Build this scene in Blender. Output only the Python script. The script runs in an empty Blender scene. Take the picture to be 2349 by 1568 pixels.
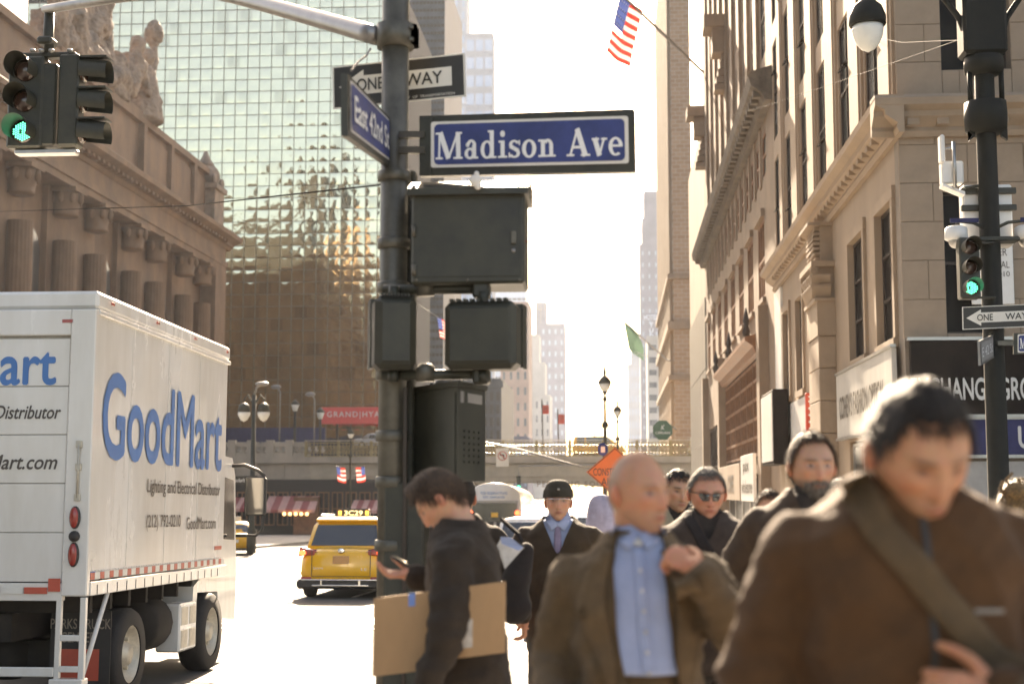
import bpy, math, random
import numpy as np
from mathutils import Vector, Matrix, Euler

# ------------------------------------------------------------------ camera, sky, sun, exposure
SC = bpy.context.scene
C = SC.collection
CAM_H = 1.6
PITCH, YAW = math.radians(6.01), math.radians(4.18)
cam_d = bpy.data.cameras.new('camera')
cam = bpy.data.objects.new('camera', cam_d); C.objects.link(cam)
cam.location = (0, 0, CAM_H)
cam.rotation_euler = (math.pi / 2 + PITCH, 0, YAW)
cam_d.lens = 50; cam_d.sensor_width = 36
cam_d.clip_start = 0.1; cam_d.clip_end = 6000
cam_d.dof.use_dof = True; cam_d.dof.focus_distance = 15.0; cam_d.dof.aperture_fstop = 2.2
SC.camera = cam

SUN_EL, SUN_AZ = math.radians(29), math.radians(4.5)      # azimuth to the left of the street's direction
world = bpy.data.worlds.new('World'); SC.world = world; world.use_nodes = True
wn = world.node_tree.nodes; wl = world.node_tree.links
sky = wn.new('ShaderNodeTexSky'); sky.sky_type = 'NISHITA'; sky.sun_disc = False
sky.sun_elevation = SUN_EL; sky.sun_rotation = -SUN_AZ
sky.air_density = 1.0; sky.dust_density = 3.0; sky.ozone_density = 0.4
wn['Background'].inputs['Strength'].default_value = 0.06
wl.new(sky.outputs[0], wn['Background'].inputs['Color'])
sun_d = bpy.data.lights.new('sun', 'SUN'); sun_d.energy = 5.0; sun_d.angle = math.radians(0.5)
sun_d.color = (1.0, 0.91, 0.78)
sun = bpy.data.objects.new('sun', sun_d); C.objects.link(sun)
SUN_DIR = Vector((-math.sin(SUN_AZ) * math.cos(SUN_EL), math.cos(SUN_AZ) * math.cos(SUN_EL), math.sin(SUN_EL)))
sun.rotation_euler = (-SUN_DIR).to_track_quat('-Z', 'Y').to_euler()
sun.location = (0, 30, 60)
SC.view_settings.view_transform = 'Standard'; SC.view_settings.look = 'None'
SC.view_settings.gamma = 1.0; SC.view_settings.use_curve_mapping = False
SC.view_settings.exposure = 2.7
SC.view_settings.use_white_balance = True; SC.view_settings.white_balance_temperature = 7900; SC.view_settings.white_balance_tint = 14
SC.cycles.max_bounces = 6; SC.cycles.diffuse_bounces = 3; SC.cycles.glossy_bounces = 3
SC.cycles.transmission_bounces = 4; SC.cycles.volume_bounces = 0; SC.cycles.transparent_max_bounces = 6
SC.cycles.use_denoising = True
SC.cycles.sample_clamp_indirect = 6.0

# ------------------------------------------------------------------ helpers
R = random.Random(7)
FX = 50 / 36 * 2349
_m = (Matrix.Rotation(YAW, 3, 'Z') @ Matrix.Rotation(math.pi / 2 + PITCH, 3, 'X'))
def ray(x, y):
    """direction through a point of the photograph (2349 x 1568 grid)"""
    return (_m @ Vector(((x - 1174.5) / FX, -(y - 784) / FX, -1.0)))
def D(x, y, Y):
    r = ray(x, y); return Vector((0, 0, CAM_H)) + r * (Y / r.y)
def DX(x, y, X):
    r = ray(x, y); return Vector((0, 0, CAM_H)) + r * (X / r.x)
def DZ(x, y, Z):
    r = ray(x, y); return Vector((0, 0, CAM_H)) + r * ((Z - CAM_H) / r.z)
SLOPE = 0.016
def gz(Y):                                  # pavement level: the street falls away to the east
    return -SLOPE * min(max(Y, -30), 150)
KERB = 0.13
def rz(Y): return gz(Y) - KERB              # roadway level

ORG = {}
def props(o, label=None, cat=None, group=None, kind=None):
    if label: o['label'] = label
    if cat: o['category'] = cat
    if group: o['group'] = group
    if kind: o['kind'] = kind
    return o
def thing(name, label, cat, loc=(0, 0, 0), rot=(0, 0, 0), group=None):
    o = bpy.data.objects.new(name, None); C.objects.link(o)
    o.location = loc; o.rotation_euler = rot; o.empty_display_size = 0.2
    props(o, label, cat, group); ORG[o.name] = Vector(loc) if not any(rot) else Vector((0, 0, 0))
    return o
def link_mesh(name, me, mat, parent=None):
    o = bpy.data.objects.new(name, me); C.objects.link(o)
    if mat and not me.materials: me.materials.append(mat)
    if parent:
        o.parent = parent; ORG[o.name] = ORG.get(parent.name, Vector((0, 0, 0)))
    return o
def put(name, me, parent, loc, rot=(0, 0, 0), scale=(1, 1, 1), org=None):
    """share a mesh: one more piece under its thing (loc in the thing's frame, or world when the thing was built in world space)"""
    o = bpy.data.objects.new(name, me); C.objects.link(o); o.parent = parent
    o.location = Vector(loc) - (ORG.get(parent.name, Vector((0, 0, 0))))
    o.rotation_euler = rot; o.scale = scale
    ORG[o.name] = Vector(loc)
    return o
def copy_thing(src, loc, rot=None, label=None):
    r = src.copy(); C.objects.link(r); r.location = loc
    if rot is not None: r.rotation_euler = rot
    if label: r['label'] = label
    def rec(a, b):
        for ch in list(a.children):
            c = ch.copy(); C.objects.link(c); c.parent = b; rec(ch, c)
    rec(src, r)
    return r

class MB:
    def __init__(s): s.v = []; s.f = []; s.mi = []; s.cur = 0; s.sm = []; s.smooth = False
    def add(s, vs, fs):
        o = len(s.v); s.v += [tuple(v) for v in vs]
        for f in fs: s.f.append(tuple(i + o for i in f)); s.mi.append(s.cur); s.sm.append(s.smooth)
        return s
    def box(s, a, b, bev=0.0):
        (x0, y0, z0), (x1, y1, z1) = [tuple(min(p, q) for p, q in zip(a, b)), tuple(max(p, q) for p, q in zip(a, b))]
        if bev <= 0:
            return s.add([(x0,y0,z0),(x1,y0,z0),(x1,y1,z0),(x0,y1,z0),(x0,y0,z1),(x1,y0,z1),(x1,y1,z1),(x0,y1,z1)],
                         [(0,3,2,1),(4,5,6,7),(0,1,5,4),(1,2,6,5),(2,3,7,6),(3,0,4,7)])
        b_ = min(bev, (x1-x0)*.49, (y1-y0)*.49, (z1-z0)*.49)
        vs = []; idx = {}
        for ix, X in enumerate((x0, x1)):
            for iy, Y in enumerate((y0, y1)):
                for iz, Z in enumerate((z0, z1)):
                    sx, sy, sz = (1 if ix == 0 else -1), (1 if iy == 0 else -1), (1 if iz == 0 else -1)
                    idx[ix,iy,iz,0] = len(vs); vs.append((X, Y+sy*b_, Z+sz*b_))
                    idx[ix,iy,iz,1] = len(vs); vs.append((X+sx*b_, Y, Z+sz*b_))
                    idx[ix,iy,iz,2] = len(vs); vs.append((X+sx*b_, Y+sy*b_, Z))
        fs = []
        g = lambda *k: idx[k]
        for i in (0, 1):
            q = [g(i,0,0,0), g(i,1,0,0), g(i,1,1,0), g(i,0,1,0)]; fs.append(q[::-1] if i == 0 else q)
            q = [g(0,i,0,1), g(1,i,0,1), g(1,i,1,1), g(0,i,1,1)]; fs.append(q if i == 0 else q[::-1])
            q = [g(0,0,i,2), g(1,0,i,2), g(1,1,i,2), g(0,1,i,2)]; fs.append(q[::-1] if i == 0 else q)
        for a_ in (0, 1):
            for b2 in (0, 1):
                fs.append([g(a_,b2,0,0), g(a_,b2,1,0), g(a_,b2,1,1), g(a_,b2,0,1)])
                fs.append([g(a_,0,b2,0), g(a_,1,b2,0), g(a_,1,b2,2), g(a_,0,b2,2)])
                fs.append([g(0,a_,b2,1), g(1,a_,b2,1), g(1,a_,b2,2), g(0,a_,b2,2)])
                for c_ in (0, 1):
                    fs.append([g(a_,b2,c_,0), g(a_,b2,c_,1), g(a_,b2,c_,2)])
        return s.add(vs, fs)
    def obox(s, c, ax, ay, az):
        """box from centre and three half-axis vectors"""
        c, ax, ay, az = Vector(c), Vector(ax), Vector(ay), Vector(az)
        vs = [c + i*ax + j*ay + k*az for k in (-1, 1) for i, j in ((-1,-1),(1,-1),(1,1),(-1,1))]
        return s.add(vs, [(0,3,2,1),(4,5,6,7),(0,1,5,4),(1,2,6,5),(2,3,7,6),(3,0,4,7)])
    def tube(s, pts, rad, n=10, caps=True):
        pts = [Vector(p) for p in pts]
        rs = rad if isinstance(rad, (list, tuple)) else [rad] * len(pts)
        vs = []; fs = []
        prev = None
        for i, p in enumerate(pts):
            t = (pts[min(i+1, len(pts)-1)] - pts[max(i-1, 0)])
            t = t.normalized() if t.length > 1e-9 else Vector((0, 0, 1))
            if prev is None:
                a = Vector((0, 0, 1)) if abs(t.z) < .9 else Vector((1, 0, 0))
                u = t.cross(a).normalized()
            else:
                u = (prev - t * prev.dot(t)); u = u.normalized() if u.length > 1e-6 else t.orthogonal().normalized()
            prev = u; w = t.cross(u)
            for k in range(n):
                a = 2*math.pi*k/n; vs.append(p + (u*math.cos(a) + w*math.sin(a)) * rs[i])
        for i in range(len(pts)-1):
            for k in range(n):
                fs.append((i*n+k, i*n+(k+1) % n, (i+1)*n+(k+1) % n, (i+1)*n+k))
        if caps:
            fs.append(tuple(range(n))[::-1]); fs.append(tuple((len(pts)-1)*n+k for k in range(n)))
        sm = s.smooth; s.smooth = n > 6; s.add(vs, fs); s.smooth = sm; return s
    def lathe(s, prof, c=(0, 0, 0), n=20, axis='z', sq=1.0, caps=True):
        """prof: list of (r, h)"""
        vs = []; fs = []
        for r, h in prof:
            for k in range(n):
                a = 2*math.pi*k/n; x, y = r*math.cos(a), r*math.sin(a)*sq
                p = {'z': (x, y, h), 'y': (x, h, y), 'x': (h, x, y)}[axis]
                vs.append((p[0]+c[0], p[1]+c[1], p[2]+c[2]))
        for i in range(len(prof)-1):
            for k in range(n):
                fs.append((i*n+k, i*n+(k+1) % n, (i+1)*n+(k+1) % n, (i+1)*n+k))
        if caps: fs.append(tuple(range(n))[::-1]); fs.append(tuple((len(prof)-1)*n+k for k in range(n)))
        sm = s.smooth; s.smooth = True; s.add(vs, fs); s.smooth = sm; return s
    def ell(s, c, r, n=16, m=10, rot=None):
        vs = []; fs = []
        c = Vector(c)
        for i in range(m+1):
            th = math.pi*i/m
            for k in range(n):
                a = 2*math.pi*k/n
                p = Vector((r[0]*math.sin(th)*math.cos(a), r[1]*math.sin(th)*math.sin(a), r[2]*math.cos(th)))
                vs.append(c + (rot @ p if rot else p))
        for i in range(m):
            for k in range(n):
                fs.append((i*n+k, (i+1)*n+k, (i+1)*n+(k+1) % n, i*n+(k+1) % n))
        sm = s.smooth; s.smooth = True; s.add(vs, fs); s.smooth = sm; return s
    def prism(s, poly, a, b, plane='xz'):
        """poly: 2-D outline; extruded between a and b on the third axis"""
        def P(u, v, w): return {'xz': (u, w, v), 'yz': (w, u, v), 'xy': (u, v, w)}[plane]
        n = len(poly)
        vs = [P(u, v, a) for u, v in poly] + [P(u, v, b) for u, v in poly]
        fs = [tuple(range(n)), tuple(range(n, 2*n))[::-1]] + [(i, n+i, n+(i+1) % n, (i+1) % n) for i in range(n)]
        return s.add(vs, fs)
    def grid(s, fn, nu, nv, closed=False):
        vs = [fn(i/(nu if closed else nu-1), j/(nv-1)) for j in range(nv) for i in range(nu)]
        fs = []
        for j in range(nv-1):
            for i in range(nu if closed else nu-1):
                fs.append((j*nu+i, j*nu+(i+1) % nu, (j+1)*nu+(i+1) % nu, (j+1)*nu+i))
        sm = s.smooth; s.smooth = True; s.add(vs, fs); s.smooth = sm; return s
    def quad(s, *p): return s.add(p, [tuple(range(len(p)))])
    def mesh(s, name, mats, off=None, fix=True):
        me = bpy.data.meshes.new(name)
        o = off or (0, 0, 0)
        me.from_pydata([(v[0]-o[0], v[1]-o[1], v[2]-o[2]) for v in s.v], [], s.f)
        for m in (mats if isinstance(mats, (list, tuple)) else [mats]):
            if m: me.materials.append(m)
        me.polygons.foreach_set('material_index', s.mi)
        me.polygons.foreach_set('use_smooth', s.sm)
        if fix:
            import bmesh
            bm = bmesh.new(); bm.from_mesh(me); bmesh.ops.recalc_face_normals(bm, faces=bm.faces); bm.to_mesh(me); bm.free()
        me.update(); return me
    def build(s, name, mat, parent=None, off=None, fix=True):
        o_ = off if off is not None else (ORG.get(parent.name) if parent else None)
        me = s.mesh(name, mat, o_, fix)
        return link_mesh(name, me, None, parent)

def structure(o): o['kind'] = 'structure'; return o

# ------------------------------------------------------------------ materials
def mat(name, col, rough=.6, metal=0.0, var=.12, scale=3.0, bump=0.0, bscale=40.0, spec=.5, emit=None, estr=1.0, coat=0.0,
        streak=0.0, dirt=None):
    m = bpy.data.materials.new(name); m.use_nodes = True
    n, l = m.node_tree.nodes, m.node_tree.links
    b = n['Principled BSDF']
    b.inputs['Roughness'].default_value = rough; b.inputs['Metallic'].default_value = metal
    b.inputs['Specular IOR Level'].default_value = spec
    if coat: b.inputs['Coat Weight'].default_value = coat; b.inputs['Coat Roughness'].default_value = .05
    c4 = (*col, 1)
    if var > 0 or streak > 0:
        tc = n.new('ShaderNodeTexCoord')
        no = n.new('ShaderNodeTexNoise'); no.inputs['Scale'].default_value = scale; no.inputs['Detail'].default_value = 6; no.inputs['Roughness'].default_value = .65
        src = tc.outputs['Object']
        if streak:
            mp = n.new('ShaderNodeMapping'); mp.inputs['Scale'].default_value = (1, 1, 1 - streak); l.new(src, mp.inputs[0]); src = mp.outputs[0]
        l.new(src, no.inputs['Vector'])
        rp = n.new('ShaderNodeValToRGB')
        d = dirt or tuple(max(0, c*(1-2.2*var)) for c in col)
        rp.color_ramp.elements[0].position = .28; rp.color_ramp.elements[0].color = (*d, 1)
        rp.color_ramp.elements[1].position = .72; rp.color_ramp.elements[1].color = (*[min(1, c*(1+var*.9)) for c in col], 1)
        l.new(no.outputs['Fac'], rp.inputs[0]); l.new(rp.outputs[0], b.inputs['Base Color'])
        mr = n.new('ShaderNodeMapRange'); mr.inputs['To Min'].default_value = max(0, rough-.12); mr.inputs['To Max'].default_value = min(1, rough+.12)
        l.new(no.outputs['Fac'], mr.inputs[0]); l.new(mr.outputs[0], b.inputs['Roughness'])
    else:
        b.inputs['Base Color'].default_value = c4
    if bump:
        tc2 = n.new('ShaderNodeTexCoord'); n2 = n.new('ShaderNodeTexNoise'); n2.inputs['Scale'].default_value = bscale; n2.inputs['Detail'].default_value = 4
        l.new(tc2.outputs['Object'], n2.inputs['Vector'])
        bp = n.new('ShaderNodeBump'); bp.inputs['Strength'].default_value = bump; bp.inputs['Distance'].default_value = .02
        l.new(n2.outputs['Fac'], bp.inputs['Height']); l.new(bp.outputs[0], b.inputs['Normal'])
    if emit:
        b.inputs['Emission Color'].default_value = (*emit, 1); b.inputs['Emission Strength'].default_value = estr
    return m
def glass_mat(name, col=(.05, .06, .07), rough=.04, alpha=None):
    m = mat(name, col, rough, 0.0, 0, spec=.9)
    return m
_TXT = {}
def text_data(body, bold=0.0, shear=0.0, space=1.0):
    """lettering as flat polygons: verts in the xy plane with cap height about 0.7, and width"""
    bold = 0.0
    k = (body, bold, shear, space)
    if k in _TXT: return _TXT[k]
    cu = bpy.data.curves.new('t', 'FONT'); cu.body = body; cu.size = 1; cu.offset = bold; cu.shear = shear
    cu.space_character = space; cu.resolution_u = 4
    o = bpy.data.objects.new('t', cu); C.objects.link(o)
    dg = bpy.context.evaluated_depsgraph_get(); dg.update()
    me = bpy.data.meshes.new_from_object(o.evaluated_get(dg))
    vs = [v.co.copy() for v in me.vertices]; fs = [tuple(p.vertices) for p in me.polygons]
    bpy.data.objects.remove(o); bpy.data.curves.remove(cu); bpy.data.meshes.remove(me)
    x0 = min(v.x for v in vs); x1 = max(v.x for v in vs); y0 = min(v.y for v in vs); y1 = max(v.y for v in vs)
    _TXT[k] = (vs, fs, x0, x1, y0, y1); return _TXT[k]
def text_on(mb, body, o, u, v, width=None, height=None, bold=0.0, shear=0.0, space=1.0, anchor='l', depth=None):
    """lay lettering into mb on a plane: o = lower-left of the ink box, u / v unit axes"""
    vs, fs, x0, x1, y0, y1 = text_data(body, bold, shear, space)
    o, u, v = Vector(o), Vector(u).normalized(), Vector(v).normalized()
    sx = (width/(x1-x0)) if width else None; sy = (height/(y1-y0)) if height else None
    if sx is None: sx = sy
    if sy is None: sy = sx
    if anchor == 'c': o = o - u*(x1-x0)*sx/2
    if anchor == 'r': o = o - u*(x1-x0)*sx
    nn = u.cross(v)
    k = 0
    for (a, b) in (((0, 0),) if not bold else ((0, 0), (1, 0), (-1, 0), (0, 1), (0, -1))):
        P = [o + u*((p.x-x0+a*bold)*sx) + v*((p.y-y0+b*bold)*sy) + nn*(.0004*k) for p in vs]
        mb.add(P, fs); k += 1
    return mb
# ------------------------------------------------------------------ shared materials
M = {}
M['asphalt'] = mat('asphalt', (.085, .082, .078), .8, var=.25, scale=.6, bump=.3, bscale=60)
M['paving'] = mat('paving', (.33, .31, .28), .75, var=.12, scale=1.5, bump=.15, bscale=50)
M['kerb'] = mat('kerb_granite', (.3, .29, .27), .7, var=.15, scale=6)
M['paint'] = mat('road_paint', (.75, .74, .70), .6, var=.1, scale=8)
M['ypaint'] = mat('yellow_road_paint', (.65, .42, .06), .6, var=.1, scale=8)
M['iron'] = mat('cast_iron', (.05, .045, .04), .85, .0, var=.2, scale=20)
M['stoneA'] = mat('buff_limestone', (.33, .25, .18), .8, var=.12, scale=1.2, bump=.08, bscale=30)
M['stoneA2'] = mat('buff_limestone_smooth', (.34, .255, .18), .75, var=.10, scale=.7, bump=.05, bscale=30, streak=.6)
M['joint'] = mat('mortar_joint', (.24, .2, .16), .9, var=.1)
M['graniteD'] = mat('dark_granite', (.17,.155,.135), .5, var=.2, scale=1.5)
M['stoneB'] = mat('tan_terracotta', (.27, .195, .135), .75, var=.15, scale=.8, bump=.08, bscale=25, streak=.5)
M['corniceB'] = mat('dark_bronze_cornice', (.16, .13, .10), .7, var=.25, scale=2)
M['winwood'] = mat('rust_brown_window_frame', (.24, .11, .05), .55, var=.2, scale=3)
M['glass'] = mat('dark_window_glass', (.02, .018, .016), .3, 0, .3, scale=.4, spec=.06)
M['glassw'] = mat('pale_reflecting_window_glass', (.075, .07, .065), .25, .0, .5, scale=.5, spec=.15)
M['frame'] = mat('bronze_window_frame', (.06, .045, .035), .5, .3, var=.2)
M['core'] = mat('dark_interior', (.03, .027, .024), .9, var=.1)
M['white'] = mat('white_panel', (.74, .73, .70), .35, var=.05, scale=1)
M['offwhite'] = mat('weathered_white_panel', (.52, .50, .46), .5, var=.12, scale=1.2, streak=.6)
M['black'] = mat('black_sign', (.018, .013, .010), .7, var=.2, scale=3, spec=.15)
M['greytxt'] = mat('silver_lettering', (.55, .54, .52), .4, .2, var=.05)
M['darktxt'] = mat('dark_lettering', (.10, .085, .07), .5, var=.1)
M['whitetxt'] = mat('white_lettering', (.82, .82, .80), .5, var=.03)
M['blue'] = mat('blue_band', (.04, .045, .12), .7, var=.15, spec=.2)
M['red'] = mat('red_sign', (.55, .07, .04), .4, var=.1)
M['steel'] = mat('brushed_steel', (.45, .44, .42), .35, .8, var=.1)
M['shutter'] = mat('grey_shutter', (.35, .33, .31), .5, .3, var=.1)
M['gct'] = mat('weathered_brown_limestone', (.205, .125, .074), .85, var=.2, scale=.35, bump=.1, bscale=8, streak=.5)
M['gctd'] = mat('deep_arch_glass', (.05, .045, .04), .3, var=.3, scale=.3)
M['statue'] = mat('carved_pale_limestone', (.30, .22, .16), .85, var=.3, scale=.5, bump=.4, bscale=3)
M['bridge'] = mat('viaduct_stone', (.50, .43, .34), .8, var=.14, scale=.5, bump=.08, bscale=10, streak=.5)
M['bsteel'] = mat('painted_viaduct_steel', (.50, .44, .34), .6, var=.12, scale=.7)
M['bronze'] = mat('gilt_railing', (.42, .33, .17), .4, .5, var=.3, scale=6)
M['green_metal'] = mat('dark_green_painted_metal', (.042, .042, .029), .5, .0, var=.25, scale=5, bump=.05, bscale=90)
M['lampdark'] = mat('black_green_lamp_iron', (.014, .014, .010), .6, .0, var=.2, scale=5, spec=.25)
M['pole'] = mat('grey_green_galvanized_pole', (.13, .12, .095), .42, .3, var=.2, scale=8, bump=.05, bscale=60)
M['lampglass'] = mat('frosted_lamp_glass', (.8, .8, .75), .25, 0, .05)
M['awning'] = mat('red_awning_cloth', (.38, .10, .09), .7, var=.15, scale=2)
M['awningw'] = mat('pale_pink_awning_stripe', (.62, .35, .30), .7, var=.1)
M['orange'] = mat('orange_reflective_sign', (.85, .17, .03), .45, var=.04)
M['signblk'] = mat('sign_black', (.03, .027, .022), .45, var=.1)
M['signwhite'] = mat('sign_white', (.74, .71, .64), .45, var=.04)
M['signblue'] = mat('street_sign_blue', (.035, .055, .20), .55, var=.2, scale=4)
M['cable'] = mat('cable_grey', (.25, .23, .21), .5, .3, var=.1)

# ------------------------------------------------------------------ ground, road, pavements
Ys = [-200, -30, 0, 5, 9, 20, 40, 70, 100, 150, 300, 700, 1300]
def sheet(name, x0, x1, ys, dz, m, below=None):
    mb = MB()
    for a, b in zip(ys[:-1], ys[1:]):
        mb.quad((x0, a, rz(a)+dz), (x1, a, rz(a)+dz), (x1, b, rz(b)+dz), (x0, b, rz(b)+dz))
    return mb
structure(sheet('ground', -600, 600, Ys, -.03, None).build('ground', M['asphalt']))
road = structure(sheet('road', -18.5, -1.3, [-60, -30, 0, 9, 20, 60, 100, 150, 700], 0, None).build('road', M['asphalt']))
structure(sheet('avenue_road', -120, 90, [9, 14, 20], .004, None).build('avenue_road', M['asphalt']))
def pavement(name, x0, x1, ys):
    mb = MB()
    for a, b in zip(ys[:-1], ys[1:]):
        t0, t1, b0, b1 = gz(a), gz(b), rz(a)-.3, rz(b)-.3
        mb.add([(x0,a,b0),(x1,a,b0),(x1,b,b1),(x0,b,b1),(x0,a,t0),(x1,a,t0),(x1,b,t1),(x0,b,t1)],
               [(4,5,6,7),(0,1,5,4),(1,2,6,5),(2,3,7,6),(3,0,4,7)])
    return structure(mb.build(name, M['paving']))
pv_sw = pavement('pavement_near', -1.15, 5.6, [-60, -30, 0, 8.85])
pv_se = pavement('pavement_right', -1.15, 60, [20.15, 60, 100, 150, 700])
pavement('pavement_left', -60, -18.65, [20.15, 60, 100, 150, 700])
def kerbs(nm, x0, x1, ys, along='y'):
    mb = MB()
    for a, b in zip(ys[:-1], ys[1:]):
        if along == 'y':
            mb.add([(x0,a,rz(a)-.2),(x1,a,rz(a)-.2),(x1,b,rz(b)-.2),(x0,b,rz(b)-.2),(x0,a,gz(a)+.004),(x1,a,gz(a)+.004),(x1,b,gz(b)+.004),(x0,b,gz(b)+.004)],
                   [(4,5,6,7),(0,1,5,4),(1,2,6,5),(2,3,7,6),(3,0,4,7)])
    return structure(mb.build(nm, M['kerb']))
kerbs('kerb_near', -1.3, -1.146, [-60, -30, 0, 9])
kerbs('kerb_right', -1.3, -1.146, [20, 60, 100, 150, 700])
kerbs('kerb_left', -18.654, -18.5, [20, 60, 100, 150, 700])
structure(MB().box((-1.145, 8.846, rz(9)-.2), (5.6, 9.0, gz(8.9)+.004)).build('kerb_corner_near', M['kerb']))
structure(MB().box((-1.145, 20.0, rz(20)-.2), (60, 20.154, gz(20)+.004)).build('kerb_corner_far', M['kerb']))
# paving slabs of the far corner, each a piece of the pavement
slab = MB().box((.008, .008, 0), (1.492, 1.492, .012), .006).mesh('paving_slab', M['paving'])
for j in range(9):
    for i in range(4):
        y = 20.17 + j*1.5
        o = put('paving_slab', slab, pv_se, (-1.13 + i*1.5, y, gz(y)+.001), (-math.atan(SLOPE), 0, 0))
# painted bars of the crossing and lane lines, each a part of the road
def mark(name, x0, x1, y0, y1, m=None):
    n = max(1, int((y1-y0)/30)); mb = MB()
    for k in range(n):
        a, b = y0+(y1-y0)*k/n, y0+(y1-y0)*(k+1)/n
        mb.quad((x0,a,rz(a)+.009),(x1,a,rz(a)+.009),(x1,b,rz(b)+.009),(x0,b,rz(b)+.009))
    return mb.build(name, m or M['paint'], road)
for k in range(10): mark('crossing_bar', -.9, 3.6, 9.6+k*1.05, 10.05+k*1.05)
for k in range(8): mark('crossing_bar', -17.5, -2.0, 21.6+k*.0, 21.9) if k == 0 else mark('crossing_bar', -17.3+(k-1)*2.2, -16.7+(k-1)*2.2, 22.5, 25.4)
mark('centre_line', -9.98, -9.86, 27, 200, M['ypaint']); mark('centre_line', -9.72, -9.6, 27, 200, M['ypaint'])
for k in range(14): mark('lane_dash', -5.6, -5.48, 30+k*9, 33+k*9)
# ------------------------------------------------------------------ wall helper
def P3(axis, w, u, z): return (w, u, z) if axis == 'x' else (u, w, z)
def wall(mb, axis, w0, w1, u0, u1, z0, z1, ops):
    us = sorted({u0, u1, *[min(max(o[k], u0), u1) for o in ops for k in (0, 1)]})
    zs = sorted({z0, z1, *[min(max(o[k], z0), z1) for o in ops for k in (2, 3)]})
    for a, b in zip(zs[:-1], zs[1:]):
        run = None
        for c, d in list(zip(us[:-1], us[1:])) + [(None, None)]:
            hole = c is None or any(o[0] <= c+1e-6 and o[1] >= d-1e-6 and o[2] <= a+1e-6 and o[3] >= b-1e-6 for o in ops)
            if not hole:
                run = (run[0], d) if run else (c, d)
            elif run:
                mb.box(P3(axis, w0, run[0], a), P3(axis, w1, run[1], b)); run = None
    return mb
_WIN = {}
def window(parent, axis, w, out, u0, u1, z0, z1, nu=1, nz=2, fm='frame', gm='glass', fw=.06, name='window', dep=.05):
    """frame with mullions (part) and its glass (sub-part). w = plane of the glass, out = +1/-1 direction of the street"""
    k = (axis, out, round(u1-u0, 3), round(z1-z0, 3), nu, nz, fm, gm, fw)
    W, H = u1-u0, z1-z0
    if k not in _WIN:
        f = MB()
        for i in range(nu+1):
            c = W*i/nu; a, b = max(0, c-fw/2), min(W, c+fw/2)
            if i == 0: a, b = 0, fw
            if i == nu: a, b = W-fw, W
            f.box(P3(axis, 0, a, 0), P3(axis, out*dep, b, H))
        for j in range(nz+1):
            c = H*j/nz; a, b = c-fw/2, c+fw/2
            if j == 0: a, b = 0, fw
            if j == nz: a, b = H-fw, H
            f.box(P3(axis, 0, fw*.2, a), P3(axis, out*(dep+.006), W-fw*.2, b))
        g = MB().quad(P3(axis, out*.012, .01, .01), P3(axis, out*.012, W-.01, .01), P3(axis, out*.012, W-.01, H-.01), P3(axis, out*.012, .01, H-.01))
        _WIN[k] = (f.mesh('window', M[fm]), g.mesh('pane', M[gm]))
    fo = put(name, _WIN[k][0], parent, P3(axis, w, u0, z0))
    po = put('pane', _WIN[k][1], fo, P3(axis, w, u0, z0))
    return fo
def blocks(parent, axis, w, out, u0, u1, z0, z1, ops, bw, bh, m, gap=.009, proud=.03, jit=.006, name='stone_block'):
    """ashlar facing: every block its own piece"""
    z = z0; row = 0; made = 0
    while z < z1-.05:
        h = min(bh, z1-z)
        cuts = [u0]; u = u0 - (bw/2 if row % 2 else 0)
        while u < u1:
            u += bw*(1+R.uniform(-.12, .12)); cuts.append(min(u, u1)) if u > u0+.1 else None
        cuts += [c for o in ops if o[2] < z+h-.02 and o[3] > z+.02 for c in (o[0], o[1]) if u0 < c < u1]
        cuts = sorted(set(cuts)); cl = [cuts[0]]
        for c in cuts[1:]:
            keep = any(abs(c-o[k]) < 1e-6 for o in ops for k in (0, 1))
            if c-cl[-1] > .18 or keep: cl.append(c)
        if cl[-1] < u1-1e-6: cl[-1] = u1
        for a, b in zip(cl[:-1], cl[1:]):
            zz0, zz1 = z, z+h; skip = False
            for o in ops:
                if o[0] < b-1e-4 and o[1] > a+1e-4:
                    if o[2] <= zz0+.02 and o[3] >= zz1-.02: skip = True
                    elif o[2] < zz1 and o[3] > zz0:
                        if o[2] > zz0+.05: zz1 = min(zz1, o[2])
                        elif o[3] < zz1-.05: zz0 = max(zz0, o[3])
                        else: skip = True
            if skip or b-a < .05 or zz1-zz0 < .05: continue
            pr = proud + R.uniform(-jit, jit)
            me = MB().box(P3(axis, 0, gap/2, gap/2), P3(axis, out*pr, b-a-gap/2, zz1-zz0-gap/2), .008).mesh('stone_block', m)
            put(name, me, parent, P3(axis, w, a, zz0)); made += 1
        z += h; row += 1
    return made

# ------------------------------------------------------------------ right side: corner building
XA = D(2085, 1100, 27).x
YA0, YA1 = 27.0, 48.0
bA = thing('corner_building', 'buff limestone corner building with tall piers and shops on the right', 'building', (XA, YA0, gz(YA0)))
g0 = gz(YA1) - .4
MB().box((XA+.55, YA0+.55, g0), (XA+24, YA1-.02, 44)).build('interior', M['core'], bA)
up = [29.6, 33.1, 36.7, 40.2, 43.8, 46.9]
opsN = []
lv = [(9.35, 12.7), (13.4, 16.7), (17.4, 20.7)]
for c in up:
    for a, b in lv: opsN.append((c-.85, c+.85, a, b))
low = [(27.75, 29.45), (31.0, 32.9), (37.9, 39.4), (41.2, 42.6), (44.4, 45.9)]
for a, b in low: opsN.append((a, b, 4.55, 7.25))
shops = [(27.6, 33.6), (37.6, 43.2)]
for a, b in shops: opsN.append((a, b, g0, 2.75))
wall(MB(), 'x', XA, XA+.5, YA0+.5, YA1, g0, 44, opsN).build('street_wall', M['stoneA2'], bA)
opsW = [(6.25, 7.55, 9.6, 12.9), (6.2, 7.25, 4.55, 7.3), (9.3, 10.6, 9.6, 12.9), (9.3, 10.6, 4.55, 7.3)]
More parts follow.
